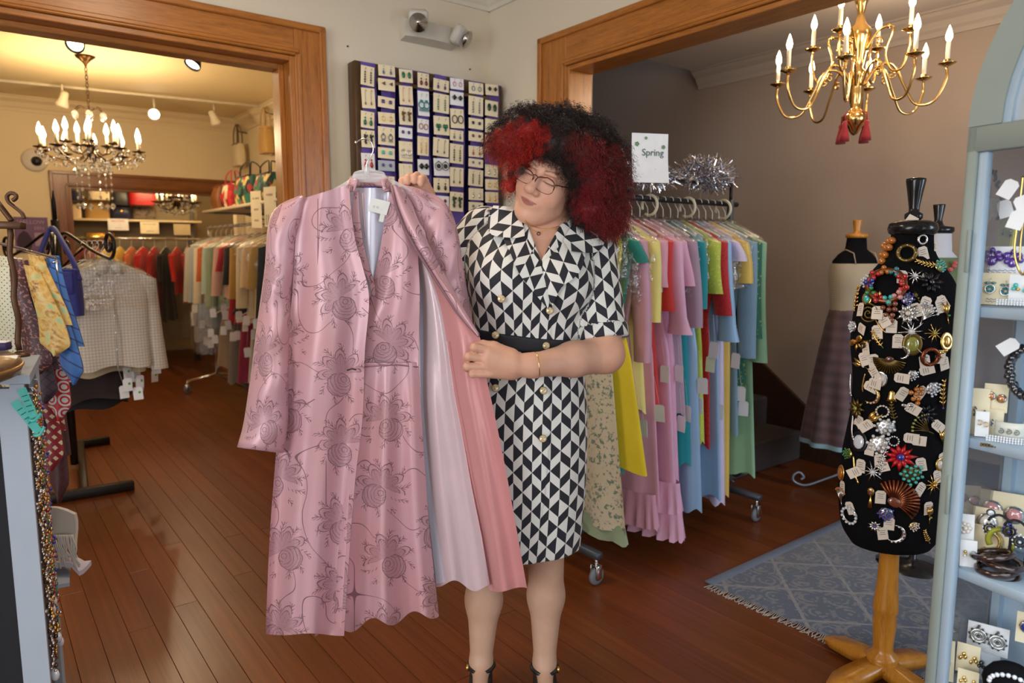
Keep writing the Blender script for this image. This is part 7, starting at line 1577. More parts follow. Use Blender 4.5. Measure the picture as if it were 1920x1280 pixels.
# necklaces hanging from the cabinet top with their tags
def cab_thing(name, label, cat, px, py, d, group='jewellery in the arched cabinet', rz=None): a = on_cab(px, py, d); return thing(name, label, cat, cw(*a), crz() if rz is None else rz, group)
def chain_necklace(label, pts, d, mt, r, beads=False, tags=()):
    a0 = on_cab(pts[0][0], pts[0][1], d); g = thing('necklace', label, 'necklace', cw(*a0), group='jewellery in the arched cabinet'); b = Vector(g.location); path = catmull([cw(*on_cab(x, y, d))-b for x, y in pts], 8); m = MB()
    if beads:
        for i, p in enumerate(path): m.ball(p+Vector((.003*sin(i*2), .003*cos(i*3), 0)), r, 6, 4)
    else: m.tube(path, r, 6)
    m.obj('chain', mt, g)
    for (x, y, ro) in tags:
        mm = MB(); w, h, c = .026, .036, .006; mm.prism([(-w/2, -h), (w/2, -h), (w/2, -c), (w/2-c, 0), (-w/2+c, 0), (-w/2, -c)], .0009, Matrix(((1, 0, 0, 0), (0, 0, 1, 0), (0, 1, 0, 0), (0, 0, 0, 1)))); o = mm.obj('price_tag', WCARD, g, False, cw(*on_cab(x, y, d-.02))-b); o.rotation_euler = (0, ro, crz())
    return g
chain_necklace('long gold chain necklace with white tags hanging inside the cabinet', [(1918, 330), (1912, 380), (1906, 430), (1902, 470), (1908, 500), (1918, 515), (1926, 500)], .06, GOLD, .0022, tags=((1902, 338, .5), (1912, 368, -.4), (1914, 395, .3)))
chain_necklace('second gold chain necklace close to the long one in the cabinet', [(1925, 340), (1920, 400), (1914, 450), (1912, 490)], .08, GOLD, .0018)
chain_necklace('bronze chain necklace hanging by the side pane', [(1852, 318), (1856, 350), (1850, 400), (1842, 450), (1840, 490)], .14, BRONZ, .0022, tags=((1866, 372, .2), (1880, 376, -.3), (1850, 395, .3)))
chain_necklace('brown bead necklace hanging by the side pane', [(1862, 320), (1870, 345), (1876, 380), (1870, 410)], .15, gm('brown'), .004, True)
g = chain_necklace('twisted black bead necklace displayed on the second cabinet shelf', [(1918, 652), (1900, 668), (1893, 690), (1896, 715), (1906, 732), (1918, 742), (1930, 745)], .10, gm('black'), .0085, True, tags=((1908, 640, .9),))
def bangle(label, px, py, d, R, r, mt, n=1, h=.007, tilt=0.0, flat=1.0):
    g = cab_thing('bangle', label, 'bracelet', px, py, d); 
    for k in range(n):
        m = MB(); m.tube([Vector((R*cos(q), R*flat*sin(q), r+k*h*2+.004*sin(q+k))) for q in np.linspace(0, 2*pi, 29)[:-1]], r, 8, closed=True); o = m.obj('bangle_ring', mt, g); o.rotation_euler = (tilt, .08*k*(-1)**k, 0)
    return g
bangle('stack of shiny brown wooden bangles on the third cabinet shelf', 1870, 1082, .075, .036, .0065, mat('brown_lacquer', rgb(52, 30, 24), .15, coat=.8), 4)
g = cab_thing('bangle', 'olive green plastic bangle standing on the third cabinet shelf', 'bracelet', 1874, 1035, .10); m = MB(); m.tube([Vector((.022*cos(q), .002, .026+.024*sin(q))) for q in np.linspace(-.6, pi+.6, 20)], .006, 8); m.obj('band', mat('olive_plastic', rgb(150, 150, 40), .3), g)
g = cab_thing('cuff_bracelet', 'carved white cuff bracelet on the second cabinet shelf', 'bracelet', 1893, 822, .08)
m = MB(); rows = [[Vector((.027*cos(a), .020*sin(a), z)) for a in np.linspace(-pi*.98, pi*.2, 25)] for z in (0, .012, .024, .036)]; m.grid(rows); o = m.obj('cuff', mat('bone_white', rgb(220, 218, 204), .5), g); md = o.modifiers.new('t', 'SOLIDIFY'); md.thickness = .003
for k in range(3): m = MB(); m.tube(spiral((-.016+.013*k, -.0235, .018), (1, 0, 0), (0, 0, 1), .001, .006, 1.3, 12), .0012, 5); m.obj('carving', mat('grey_carving', rgb(120, 126, 120), .6), g)
for k, (lb, px, py, d, mt) in enumerate((('sparkling rhinestone bracelet in front of the white cuff', 1890, 832, .05, gm('crystal')), ('rhinestone bracelet at the right of the top cabinet shelf', 1910, 574, .05, gm('crystal')), ('flat gold mesh bracelet on the second cabinet shelf', 1880, 842, .035, BRONZ))):
    g = cab_thing('bracelet', lb, 'bracelet', px, py, d); m = MB()
    for i in range(16):
        for j in range(3): m.ball((-.036+.0048*i, .002*sin(i*.6)+(j-1)*.0015, .003+.0042*j if k < 2 else .003+.001*j), .0025, 6, 4)
    m.obj('links', mt, g)
g = cab_thing('earring_stand', 'black wire earring stand holding button earrings on the third shelf', 'earring stand', 1890, 1055, .10)
for k, (dx, hh) in enumerate(((0, .10), (.028, .095))):
    m = MB(); m.tube(catmull([Vector((dx, 0, 0)), Vector((dx, 0, hh*.7)), Vector((dx-.006, 0, hh*.92)), Vector((dx-.022, 0, hh)), Vector((dx-.036, 0, hh*.92)), Vector((dx-.040, 0, hh*.84))], 5), .0028, 7); m.obj('wire_arm', IRON, g)
m = MB(); m.lathe([(0, 0), (.03, 0), (.03, .004), (0, .006)], 18); m.obj('base', IRON, g)
for k, (px, py, c) in enumerate(((1856, 990, 'black'), (1892, 995, 'blue'), (1912, 1015, 'black'), (1858, 960, 'black'))):
    g = cab_thing('button_earring', ['dark silver button earring hanging from the wire stand', 'blue crystal earring on the wire stand', 'dark button earring at the right of the wire stand', 'small black ring earring at the tip of the wire stand'][k], 'earring', px, py, .095)
    a_, b_ = jewel('ornate' if k < 3 else 'round', .014 if k < 3 else .009); a_.obj('setting', DKM, g); b_.obj('stones', gm(c if k == 1 else 'crystal'), g)
g = cab_thing('necklace_bust', 'black velvet necklace bust with crystal necklace at the bottom right', 'jewellery bust', 1892, 1305, .06); m = MB(); m.ball((0, 0, .03), (.05, .03, .045), 14, 8); m.obj('bust', VEL, g)
m = MB(); [m.ball((.036*cos(q), -.026, .036+.022*sin(q)), .005, 6, 4) for q in np.linspace(0, pi, 12)]; m.obj('crystal_strand', gm('crystal'), g)
# ================================================================= left room contents
def on_s(px, py, s):
    a, b = ray(px, py); t = (a*(CY+s*AX[1])-CX-s*AX[0])/(BX[0]-a*BX[1]); p = W(s, t); return t, CAM_H+b*p.y
# dome camera and ceiling rose
s_, z_ = on_t(65, 300, -4.54)
g = thing('dome_camera', 'round white dome camera with black lens on the far wall', 'camera', W(s_, -4.54, z_), YAW); RX = Matrix.Rotation(pi/2, 3, 'X')
m = MB(); m.lathe([(.105, 0), (.105, .012), (.085, .03), (0, .034)], 28, R=RX); m.obj('base', mat('off_white_plastic', rgb(214, 206, 196), .5), g)
m = MB(); m.lathe([(.045, .03), (.04, .052), (.02, .068), (0, .07)], 20, (.012, 0, -.012), R=RX); m.obj('lens_dome', BLACK, g)
p = zplane(82, 208, 2.69); g = thing('ceiling_rose', 'flat white ceiling disc with short hanging stem in the left room', 'ceiling fixture', p)
m = MB(); m.lathe([(0, -.03), (.09, -.022), (.13, -.008), (.135, .0085)], 26); m.obj('disc', TRKM, g); m = MB(); m.tube([(0, 0, -.03), (0, 0, -.12)], .008, 8); m.obj('stem', TRKM, g)
# bags hung on the side wall
def tote(label, px, py, w, h, d, mt, mt2, loc=None, rz=None, name='tote_bag', handle=.12, flap=None, hmat=None, bulge=.3, group=None, cat='bag'):
    g = thing(name, label, cat, loc, rz, group); m = MB(); rows = []
    for i in range(9):
        v = i/8; z = h*v; ww = w/2*(1-.10*v+.05*sin(pi*v)); dd = d/2*(1-.6*v*bulge+bulge*sin(pi*v)); rows.append([Vector((ww*(abs(cos(a))**.5)*(1 if cos(a) > 0 else -1), dd*(abs(sin(a))**.5)*(1 if sin(a) > 0 else -1), z)) for a in np.linspace(0, 2*pi, 29)[:-1]])
    m.grid(rows, closeu=True); m.add(rows[0], [tuple(range(28))[::-1]]); m.add(rows[-1], [tuple(range(28))]); m.obj('bag_body', mt, g)
    for q in (-1, 1):
        if handle > 0: m = MB(); m.tube(catmull([(-w*.28, q*d*.28, h*.9), (-w*.25, q*d*.25, h+handle*.6), (0, q*d*.1, h+handle), (w*.25, q*d*.25, h+handle*.6), (w*.28, q*d*.28, h*.9)], 6), .006, 6); m.obj('handle', hmat or mt2, g)
    if flap: m = MB(); m.box((0, -d*.52, h*.72), (w*.86, .014, h*.5), .006); m.obj('flap', mt2, g); m = MB(); m.ball((0, -d*.52-.012, h*.52), (.022, .008, .018), 8, 6); m.obj('clasp', GOLD, g)
    else: m = MB(); m.box((0, -d*.2, h*.99), (w*.8, d*.5, .014), .005); m.obj('opening_band', mt2, g)
    return g
def wall_bag(label, px, py, w, h, mt, mt2, **kw):
    t_, zb = on_s(px, py, -.08); g = tote(label, 0, 0, w, h, .09, mt, mt2, W(-.10, t_, zb), YAW+pi/2*-1, **kw)
    m = MB(); m.tube([(0, .097, h+.12), (0, .02, h+.13), (0, .0, h+.145)], .005, 6); m.obj('wall_hook', IRON, g)
CRM = cloth('cream_canvas', rgb(226, 212, 180)); STRAW = cloth('straw_weave', rgb(196, 158, 92), 'check', rgb(160, 120, 60), sc=1.5)
wall_bag('cream canvas tote hanging high on the left room side wall', 452, 312, .22, .22, CRM, cloth('brown_band', rgb(100, 78, 50)), handle=.20)
wall_bag('woven straw bag hanging high on the side wall beside the door casing', 504, 288, .21, .24, STRAW, STRAW, handle=.18)
# wall shelf with bags and sign cards above the left-room rack
t0, zs0 = on_s(408, 394, -.02); SHT0, SHT1, SHZ_ = -3.65, -1.3, 1.70
g = thing('wall_shelf', 'white wall shelf holding patterned bags above the clothes rack', 'shelf', W(-.34, (SHT0+SHT1)/2, SHZ_), YAW)
m = MB(); m.box((0, 0, -.012), (.62, SHT1-SHT0, .024), .003); m.obj('board', mat('white_shelf_paint', rgb(214, 200, 170), .5), g)
for q in (-.9, 0, .9): m = MB(); m.bar((.335, q, -.03), (-.28, q, -.03), .02, .016); m.bar((.335, q, -.12), (.0, q, -.035), .016, .012); m.obj('bracket', STEEL, g)
PAT = {}
def pattern_cloth(name, cols, sc=22):
    if name in MATS: return MATS[name]
    t = NT(name); v = t.coord(); vo = t.new('ShaderNodeTexVoronoi'); vo.inputs['Scale'].default_value = sc; t.put(vo.inputs['Vector'], v); wn = t.sep(vo.outputs['Color'])
    t.put(t.b.inputs['Base Color'], t.ramp(wn[0], [(i/len(cols), c) for i, c in enumerate(cols)])); t.n[-1].color_ramp.interpolation = 'CONSTANT' if hasattr(t.n[-1], 'color_ramp') else None
    t.set(rough=.75); MATS[name] = t.m; return t.m
g1 = pattern_cloth('green_print_cloth', [rgb(40, 110, 90), rgb(30, 80, 66), rgb(170, 40, 44), rgb(70, 140, 110), rgb(20, 30, 30), rgb(214, 190, 120)]); g2 = pattern_cloth('red_white_print', [rgb(196, 40, 40), rgb(230, 214, 180), rgb(30, 30, 30), rgb(214, 190, 150), rgb(160, 30, 34)])
def shelf_bag(label, t, w, h, mt, mt2, d=.16, **kw): return tote(label, 0, 0, w, h, d, mt, mt2, W(-.52, t, SHZ_+.001), YAW-pi/2, **kw)
shelf_bag('brown leather pouch bag at the far end of the wall shelf', -3.42, .20, .20, mat('brown_leather', rgb(132, 78, 32), .5), mat('brown_leather', rgb(132, 78, 32), .5), handle=.02)
shelf_bag('red and white print bag on the wall shelf', -3.08, .30, .20, g2, cloth('red_handle', rgb(180, 40, 40)), handle=.12)
shelf_bag('green floral print bag with black straps on the wall shelf', -2.62, .46, .23, g1, cloth('black_strap', rgb(24, 26, 26)), handle=.12)
shelf_bag('second green print bag at the near end of the wall shelf', -2.14, .38, .21, g1, cloth('black_strap', rgb(24, 26, 26)), handle=.10)
def sign(label, loc, rz, w, h, lines, mt=WCARD, size=.02, inkc=(60, 60, 60), name='sign_card', group=None):
    g = thing(name, label, 'sign', loc, rz, group); m = MB(); m.box((0, 0, -h/2), (w, .002, h)); m.obj('card', mt, g, False)
    for k, (tx, sz, c) in enumerate(lines):
        yy = -h*(.2+.6*k/max(1, len(lines)-1)) if len(lines) > 1 else -h/2
        text(tx, sz, Matrix.Translation((0, -.0016, yy)) @ XZ, mat('ink_%d_%d_%d' % c, rgb(*c), .7), 'lettering', g)
    return g
t_, z_ = on_s(479, 358, -.665); sign('tall cream notice card hanging on the wall shelf edge', W(-.665, t_, z_), YAW-pi/2+.35, .12, .27, [('ALL BAGS', .018, (120, 90, 60)), ('SALES', .02, (130, 100, 70)), ('FINAL', .02, (130, 100, 70))], CARD)
t_, z_ = on_s(505, 350, -.665); sign('cream notice card with pictures nearest the door casing', W(-.665, t_, z_), YAW-pi/2+.35, .13, .28, [('PURSES', .022, (170, 80, 60)), ('||  |', .08, (90, 70, 50))], CARD)
# rolling rack in the left room with garments seen edge on
LS, LT0, LT1, LZ = -.58, -3.72, -1.05, 1.545
lr = thing('garment_rack', 'chrome rolling garment rack full of clothes in the left room', 'rack', W(LS, (LT0+LT1)/2, 0), YAW); ll = lambda s, t, z: Vector((s-LS, -(t-(LT0+LT1)/2), z))
m = MB(); m.tube([ll(LS, LT0-.06, LZ), ll(LS, LT1+.06, LZ)], .0125, 10); m.obj('hanging_rail', CHROME, lr)
m = MB(); m.tube([ll(LS, LT0, .16), ll(LS, LT1, .16)], .0125, 10); m.obj('base_bar', CHROME, lr)
for t in (LT0, LT1):
    m = MB(); m.tube([ll(LS, t, .16), ll(LS, t, LZ)], .0125, 10); m.obj('upright', CHROME, lr); m = MB(); m.tube([ll(LS-.27, t, .115), ll(LS, t, .16), ll(LS+.27, t, .115)], .0125, 8); m.obj('foot_bar', CHROME, lr)
    for d in (-.27, .27): caster(lr, ll(LS+d, t, .001))
cc = lambda n, r, g_, b, **k: cloth(n, rgb(r, g_, b), **k)
LG = [('dark teal blouse, nearest on the left room rack', cc('dark_teal', 40, 74, 84), .72, .5), ('charcoal grey blouse second on the left room rack', cc('charcoal_cloth', 52, 52, 54), .66, .3), ('navy blue blouse third on the left room rack', cc('slate_navy', 48, 62, 82), .62, .44), ('black jacket beside the navy blouse', cc('black_cloth', 26, 28, 26), .68, .5), ('gold tan dress on the left room rack', cc('gold_tan', 186, 146, 74), .78, .3), ('peach cream dress on the left room rack', cc('peach_cream', 222, 190, 140), .84, .3),
    ('cream lace dress on the left room rack', cc('cream_cloth', 220, 206, 170), .74, .46), ('mustard cardigan on the left room rack', cc('mustard', 178, 136, 60), .62, .4), ('second black blouse on the left room rack', cc('black_cloth2', 32, 30, 32), .7, .3), ('crimson red dress on the left room rack', cc('crimson_cloth', 172, 30, 40), .80, .2), ('light pink knit top on the left room rack', cc('light_pink_knit', 214, 170, 150), .6, .4), ('sage green jacket on the left room rack', cc('sage_cloth', 138, 150, 120), .64, .5), ('pale aqua dress on the left room rack', cc('pale_aqua', 166, 186, 170), .72, .4),
    ('rust orange top on the left room rack', cc('rust_cloth', 190, 90, 40), .6, .3), ('ivory blouse on the left room rack', cc('ivory_cloth', 222, 210, 184), .66, .5), ('pale blue shirt in plastic on the left room rack', cc('pale_blue_shirt', 170, 182, 186), .9, .5), ('long grey white dress in plastic, farthest on the left room rack', cc('grey_white_cloth', 196, 192, 180), 1.05, .5)]
for k, (lb, mt, L, sl) in enumerate(LG):
    t = LT1-.05-k*(LT1-LT0-.12)/(len(LG)-1)
    garment(lb, 'clothing', W(LS, t, LZ), YAW+rnd.uniform(-.05, .05), mt, L=L, style='blouse', sl=sl, hem=.2, waist=.17, th=.045, folds=6, seed=40+k, group='clothes on the left room rack', cover=(.36 if k % 3 else .5) if k < 15 else 1.15, tags=2 if k % 2 == 0 else 1, tag_side=-1, hw=.205)
# a second tier of shorter things low on the rack: skirts hanging under the blouses
SKL = [('yellow green skirt hanging low on the left room rack', (176, 170, 80)), ('plum skirt hanging low on the left room rack', (84, 36, 66)), ('navy skirt hanging low on the left room rack', (34, 38, 66)), ('white print skirt hanging low on the left room rack', (196, 190, 176)), ('magenta skirt hanging low on the left room rack', (150, 34, 70)), ('grey skirt hanging low on the left room rack', (120, 112, 104)), ('taupe skirt hanging low on the left room rack', (150, 126, 100))]
m = MB(); m.tube([ll(LS, LT0, .98), ll(LS, LT1, .98)], .009, 8); m.obj('lower_rail', CHROME, lr)
for k, (lb, c) in enumerate(SKL):
    t = LT1-.16-k*.27; garment(lb, 'skirt', W(LS-.02, t, .98), YAW+rnd.uniform(-.06, .06), cc('low_skirt_%d' % k, *c), L=.62+.05*(k % 3), style='skirt', hem=.20, waist=.13, th=.05, seed=80+k, group='skirts low on the left room rack', tags=1, tagz=-.12, tag_side=-1)
# ---- through the far doorway: shelf with handbags, signs, clothes rail
AT = -5.75
g = thing('handbag_shelf', 'cream shelf of handbags seen through the far oak doorway', 'shelf', W(-.95, AT, 0), YAW)
s0_, zsh = on_t(200, 411, AT); zsh = zsh
m = MB(); m.box((.0, 0, zsh-.012), (1.55, .32, .024), .003); m.obj('board', mat('cream_shelf_paint', rgb(226, 208, 166), .5), g)
m = MB(); m.box((0, .16, zsh-.6), (1.6, .012, 1.6)); m.obj('slat_back', mat('grey_slat_board', rgb(146, 132, 108), .7), g, False)
for q in (-.7, .7): m = MB(); m.box((q, .14, (zsh)/2), (.04, .04, zsh)); m.obj('post', STEEL, g)
def fbag(label, px0, px1, py0, py1, t, mt, mt2, **kw):
    s0, z0 = on_t(px0, py1, t); s1, z1 = on_t(px1, py0, t); zb = max(z0, zsh+.0015) if kw.pop('shelf', True) else z0; kw.setdefault('handle', 0)
    return tote(label, 0, 0, s1-s0, z1-zb, .13, mt, mt2, W((s0+s1)/2, t, zb), YAW, group='handbags in the far doorway', **kw)
fbag('cream quilted bag at the left of the far handbag shelf', 130, 151, 384, 410, AT+.02, cloth('cream_quilt', rgb(222, 196, 156)), CRM)
fbag('tan and black basket bag on the far handbag shelf', 161, 204, 374, 410, AT+.02, STRAW, cloth('black_strap', rgb(24, 26, 26)))
fbag('navy bag with gold clasp on the far handbag shelf', 206, 244, 384, 410, AT+.04, mat('navy_leather', rgb(36, 38, 66), .4), mat('navy_leather', rgb(36, 38, 66), .4), flap=True)
fbag('silver snakeskin clutch under the red bag', 248, 292, 388, 410, AT+.02, cloth('silver_snake', rgb(120, 104, 84), 'floral', rgb(60, 50, 44)), STEEL)
m_ = AT-.02; upz = on_t(200, 349, AT)[1]
g = thing('upper_shelf', 'upper ledge with hanging bags behind the far oak doorway', 'shelf', W(-.95, AT+.02, 0), YAW); m = MB(); m.box((0, .04, upz+.01), (1.5, .2, .02), .002); m.obj('board', mat('cream_shelf_paint', rgb(226, 208, 166), .5), g)
for q in (-.72, .72): m = MB(); m.box((q, .1, (upz)/2), (.03, .03, upz)); m.obj('post', STEEL, g)
for lb, x0, x1, y0, y1, mt in (('dark blue bag hanging at the upper left in the far doorway', 130, 151, 349, 376, mat('navy_leather', rgb(36, 38, 66), .4)), ('beige bag hanging behind the chandelier crystals', 164, 204, 353, 374, CRM), ('black bag hanging next to the red bag', 208, 240, 357, 384, mat('black_leather2', (.015, .014, .013), .4)), ('bright red bag hanging in the far doorway', 241, 294, 349, 384, mat('red_leather', rgb(176, 20, 16), .4))):
    fbag(lb, x0, x1, y0, y1, AT+.19, mt, mt, shelf=False, bulge=.15)
s_, z_ = on_t(221, 410, AT+.22); sign('white sign with red heading under the far handbag shelf', W(s_, AT+.22, z_), YAW, .20, .125, [('SALE ITEMS', .026, (200, 50, 40)), ('half price', .018, (210, 110, 100))])
s_, z_ = on_t(280, 416, AT+.22); sign('cream sign with blue grey print under the far handbag shelf', W(s_, AT+.22, z_), YAW, .19, .13, [('PLEASE DO NOT', .018, (110, 110, 130)), ('REMOVE', .02, (110, 110, 130))], CARD)
s_, z_ = on_t(341, 420, AT+.22); sign('blank beige sign at the right of the far doorway', W(s_, AT+.22, z_), YAW, .18, .125, [], mat('beige_card', rgb(196, 176, 136), .7))
s_, z_ = on_t(188, 436, AT+.1); g = thing('gold_frame', 'gilded picture frame edge behind the scroll rack', 'frame', W(s_, AT+.1, z_-.12), YAW); m = MB(); m.box((0, 0, .06), (.28, .03, .12), .006); m.obj('moulding', GOLD, g); m = MB(); m.box((0, -.018, .055), (.26, .006, .03), .002); m.obj('inner_moulding', mat('yellow_gilt', rgb(226, 180, 60), .3, .6), g)
FR = [('maroon dress at the left of the far rail', (120, 50, 44)), ('dusty rose dress on the far rail', (160, 100, 90)), ('pale yellow blouse on the far rail', (226, 196, 110)), ('yellow dress on the far rail', (222, 184, 80)), ('orange dress on the far rail', (200, 110, 60)), ('bright red dress on the far rail', (190, 24, 24)), ('second bright red dress on the far rail', (176, 22, 26)), ('black dress on the far rail', (26, 24, 28)), ('scarlet blouse on the far rail', (206, 40, 34)), ('pink red dress at the right of the far rail', (180, 60, 70)), ('cream dress at the right of the far rail', (196, 176, 140))]
fz = on_t(250, 447, AT+.3)[1]
g = thing('clothes_rail', 'chrome rail of red and yellow clothes in the far doorway', 'rack', W(-.85, AT+.32, 0), YAW); m = MB(); m.tube([(-.78, 0, fz), (.78, 0, fz)], .012, 8); m.obj('rail', CHROME, g)
for q in (-.76, .76): m = MB(); m.tube([(q, 0, 0), (q, 0, fz)], .012, 8); m.obj('upright', CHROME, g); m = MB(); m.tube([(q, -.2, .012), (q, .2, .012)], .012, 8); m.obj('foot', CHROME, g)
for k, (lb, c) in enumerate(FR): garment(lb, 'clothing', W(-1.42+k*.115, AT+.32, fz), YAW+pi/2-.5+rnd.uniform(-.08, .08), cc('far_cloth_%d' % k, *c), L=.62+.1*(k % 4), style='blouse', sl=.3, th=.03, seed=120+k, group='clothes on the far rail', tags=0, hw=.19)
# ---- four-way iron stand with shirts
PT = Vector((-2.69, 4.2, 0)); stn = thing('iron_garment_stand', 'black iron scroll garment stand holding plastic wrapped shirts', 'rack', PT); IR = mat('brown_black_iron', rgb(44, 38, 34), .45, .6)
pzt = P(97, 412, 4.2).z
m = MB(); m.bar((0, 0, .03), (0, 0, pzt), .034, .034, .003); m.obj('post', IR, stn); m = MB(); m.tube([(0, 0, pzt), (0, .0, pzt+.10), (.004, 0, pzt+.17)], [.012, .012, .003], 8); m.obj('finial', IR, stn)
BA, BB = [G(x, y, .0)-PT for x, y in ((60, 950), (252, 918))], [G(x, y, .0)-PT for x, y in ((95, 848), (206, 832))]
for a_, b_ in ((BA[0], BA[1]), (BB[0], BB[1])): m = MB(); m.bar(a_+Vector((0, 0, .03)), b_+Vector((0, 0, .03)), .05, .05, .004); m.obj('base_bar', IR, stn)
m = MB(); m.bar((BA[0]+BA[1])/2+Vector((0, 0, .031)), (BB[0]+BB[1])/2+Vector((0, 0, .031)), .04, .04, .004); m.obj('base_link', IR, stn)
for k, (dx, dy) in enumerate(((.60, -.50), (-.62, .45), (.33, -.55))):
    e = Vector((dx, dy, 0)); L = e.length; d = e.normalized(); z = Vector((0, 0, 1)); z0 = 1.335
    m = MB(); m.tube(catmull([z*(z0+.07), d*.15+z*(z0+.10), d*.35+z*(z0+.05), d*.55+z*(z0-.005), d*(L-.05)+z*(z0-.04)], 5)+spiral(d*(L-.02)+z*(z0+.03), d, z, .075, .02, 1.35, 20, -pi/2), .009, 7); m.obj('scroll_arm', IR, stn)
    m = MB(); m.tube(spiral(d*.16+z*(z0+.02), d, z, .06, .018, 1.4, 18, pi/2), .006, 6); m.obj('scroll', IR, stn); m = MB(); m.tube(catmull([z*(z0-.12), d*.2+z*(z0-.05), d*.40+z*(z0+.01)], 5), .006, 6); m.obj('brace', IR, stn)
ad = Vector((.60, -.50, 0)).normalized(); arz = atan2(ad.y, ad.x)+pi/2
SHC = [('white checked shirt in clear plastic, front of the iron stand', cloth('grey_check_shirt', rgb(206, 196, 180), 'check', rgb(136, 126, 122)), .66), ('beige shirt sleeve second on the iron stand', cloth('beige_shirt', rgb(196, 176, 140)), .70), ('pale grey shirt third on the iron stand', cloth('grey_shirt', rgb(186, 182, 172)), .68), ('dark brown shirt fourth on the iron stand', cloth('dark_brown_shirt', rgb(54, 40, 34)), .86), ('black shirt at the back of the iron stand', cloth('black_shirt', rgb(24, 22, 24)), .92)]
for k, (lb, mt, L) in enumerate(SHC):
    c = PT+ad*(.72-.075*k)+Vector((0, 0, P(210, 470, 3.7).z+.04)); g = garment(lb, 'shirt', c, arz+.06*(k-1), mt, L=L, style='shirt', sl=.52, hem=.19, waist=.185, th=.04+.012*(k == 0), folds=4, amp=.12, seed=150+k, group='shirts on the iron stand', cover=.34 if k < 3 else None, tags=5 if k else 0, tag_side=1, hw=.205, dot=(k in (1, 3)), tagz=-.64 if k else None, spread=(.0, .30))
    if k == 0:
        m = MB(); m.tube([(0, -.043, -.13), (0, -.05, -.4), (0, -.052, -L)], .004, 5); m.obj('placket', mt, g); [MB().lathe([(0, 0), (.005, 0), (.005, .002), (0, .002)], 8, (0, -.055, -.2-.09*q), R=RX).obj('button', WCARD, g) for q in range(5)]
        for q in (-1, 1): m = MB(); m.prism([(0, 0), (q*.05, .012), (q*.065, -.05), (q*.012, -.035)][::q], .006, Matrix(((1, 0, 0, 0), (0, 0, -1, -.035), (0, 1, 0, -.115), (0, 0, 0, 1)))); m.obj('collar', mt, g)
        m = MB(); m.box((0, .01, -.125), (.035, .004, .018)); m.obj('neck_label', BLACK, g)
# blue crocheted bag on the stand's finial
BLU = cloth('blue_crochet', rgb(36, 40, 120), 'lace', rgb(24, 26, 90), sc=2)
bl_ = P(134, 592, 3.52); g = tote('deep blue crocheted shoulder bag hanging from the iron stand', 0, 0, .11, .23, .07, BLU, BLU, bl_, 0, name='crochet_bag', handle=0)
m = MB(); m.box((.0, -.045, .165), (.095, .012, .11), .006); m.obj('flap', BLU, g)
pts = [P(x, y, Y)-bl_ for x, y, Y in ((149, 525, 3.52), (137, 490, 3.56), (116, 452, 3.66), (102, 430, 3.74), (94, 430, 3.76), (84, 452, 3.70), (70, 492, 3.60), (78, 530, 3.56), (118, 548, 3.55))]
m = MB(); m.tube(catmull(pts, 5), .014, 6); m.obj('strap', BLU, g)
# purple poster on the far wall
s_, z_ = on_t(57, 407, -4.53); PUR = mat('purple_poster_paper', rgb(112, 84, 130), .6)
g = thing('poster', 'purple printed poster low on the far wall beside the oak frame', 'poster', W(s_, -4.53, z_), YAW); m = MB(); m.box((0, 0, -.16), (.26, .004, .32)); m.obj('sheet', PUR, g, False)
LILAC = mat('lilac_print', rgb(170, 146, 176), .7); text('HALLOW', .050, Matrix.Translation((.0, -.003, -.045)) @ XZ, LILAC, 'lettering', g); text('EEN', .044, Matrix.Translation((.06, -.003, -.10)) @ XZ, LILAC, 'lettering', g)
m = MB(); m.box((.07, -.003, -.2), (.10, .001, .12)); m.obj('text_panel', LILAC, g, False); m = MB(); m.prism([(-.11, -.28), (-.01, -.28), (-.0, -.2), (-.03, -.14), (-.06, -.12), (-.10, -.16), (-.12, -.22)], .001, XZ @ Matrix.Translation((0, 0, .002))); m.obj('printed_figure', mat('dark_plum_print', rgb(60, 40, 66), .7), g, False)
# ================================================================= left foreground: ties, jewellery case, counter
BRW = mat('brown_iron', rgb(84, 54, 30), .45, .4)
TY = 1.835
ts = thing('tie_stand', 'brown iron tie stand with scroll top and chrome tie bar', 'stand', (P(36, 640, TY).x, TY, 1.055)); T0 = Vector(ts.location); ZZ = Vector((0, 0, 1))
def tp(px, py, Y=TY): return P(px, py, Y)-T0
m = MB(); zt = tp(40, 426).z; tw = [Vector((0, 0, zt-.02*k)) for k in range(int(zt/.02)+1)]; m.tube([Vector((p.x+.003*cos(i*1.1), p.y+.003*sin(i*1.1), p.z)) for i, p in enumerate(tw)], .0072, 7); m.obj('twisted_post', BRW, ts)
m = MB(); m.lathe([(.0, 0), (.022, 0), (.022, .006), (.009, .014), (0, .014)], 16); m.obj('base', BRW, ts)
m = MB(); m.bar(tp(-60, 420), tp(44, 423), .026, .019, .003); m.obj('top_bar', BRW, ts)
m = MB(); m.tube(catmull([tp(-12, 370), tp(5, 392), tp(22, 414)], 5), .007, 7); m.obj('brace', BRW, ts)
m = MB(); m.tube(catmull([tp(46, 410), tp(40, 398), tp(28, 388), tp(16, 378), tp(13, 368), tp(20, 362), tp(29, 364), tp(30, 371), tp(24, 376)], 5), .005, 7); m.obj('scroll', BRW, ts)
m = MB(); m.tube([tp(-40, 445, TY), tp(0, 456, 1.94), tp(40, 466, 1.96), tp(60, 472, 2.02), tp(102, 483, 2.11), tp(106, 487, 2.115), tp(107, 500, 2.115), tp(112, 535, 2.115)], .0045, 7); m.obj('tie_bar', CHROME, ts)
m = MB(); m.tube([tp(97, 492, 2.11), tp(107, 490, 2.115), tp(110, 495, 2.12)], .003, 6); m.obj('clip', CHROME, ts)
TC = {}
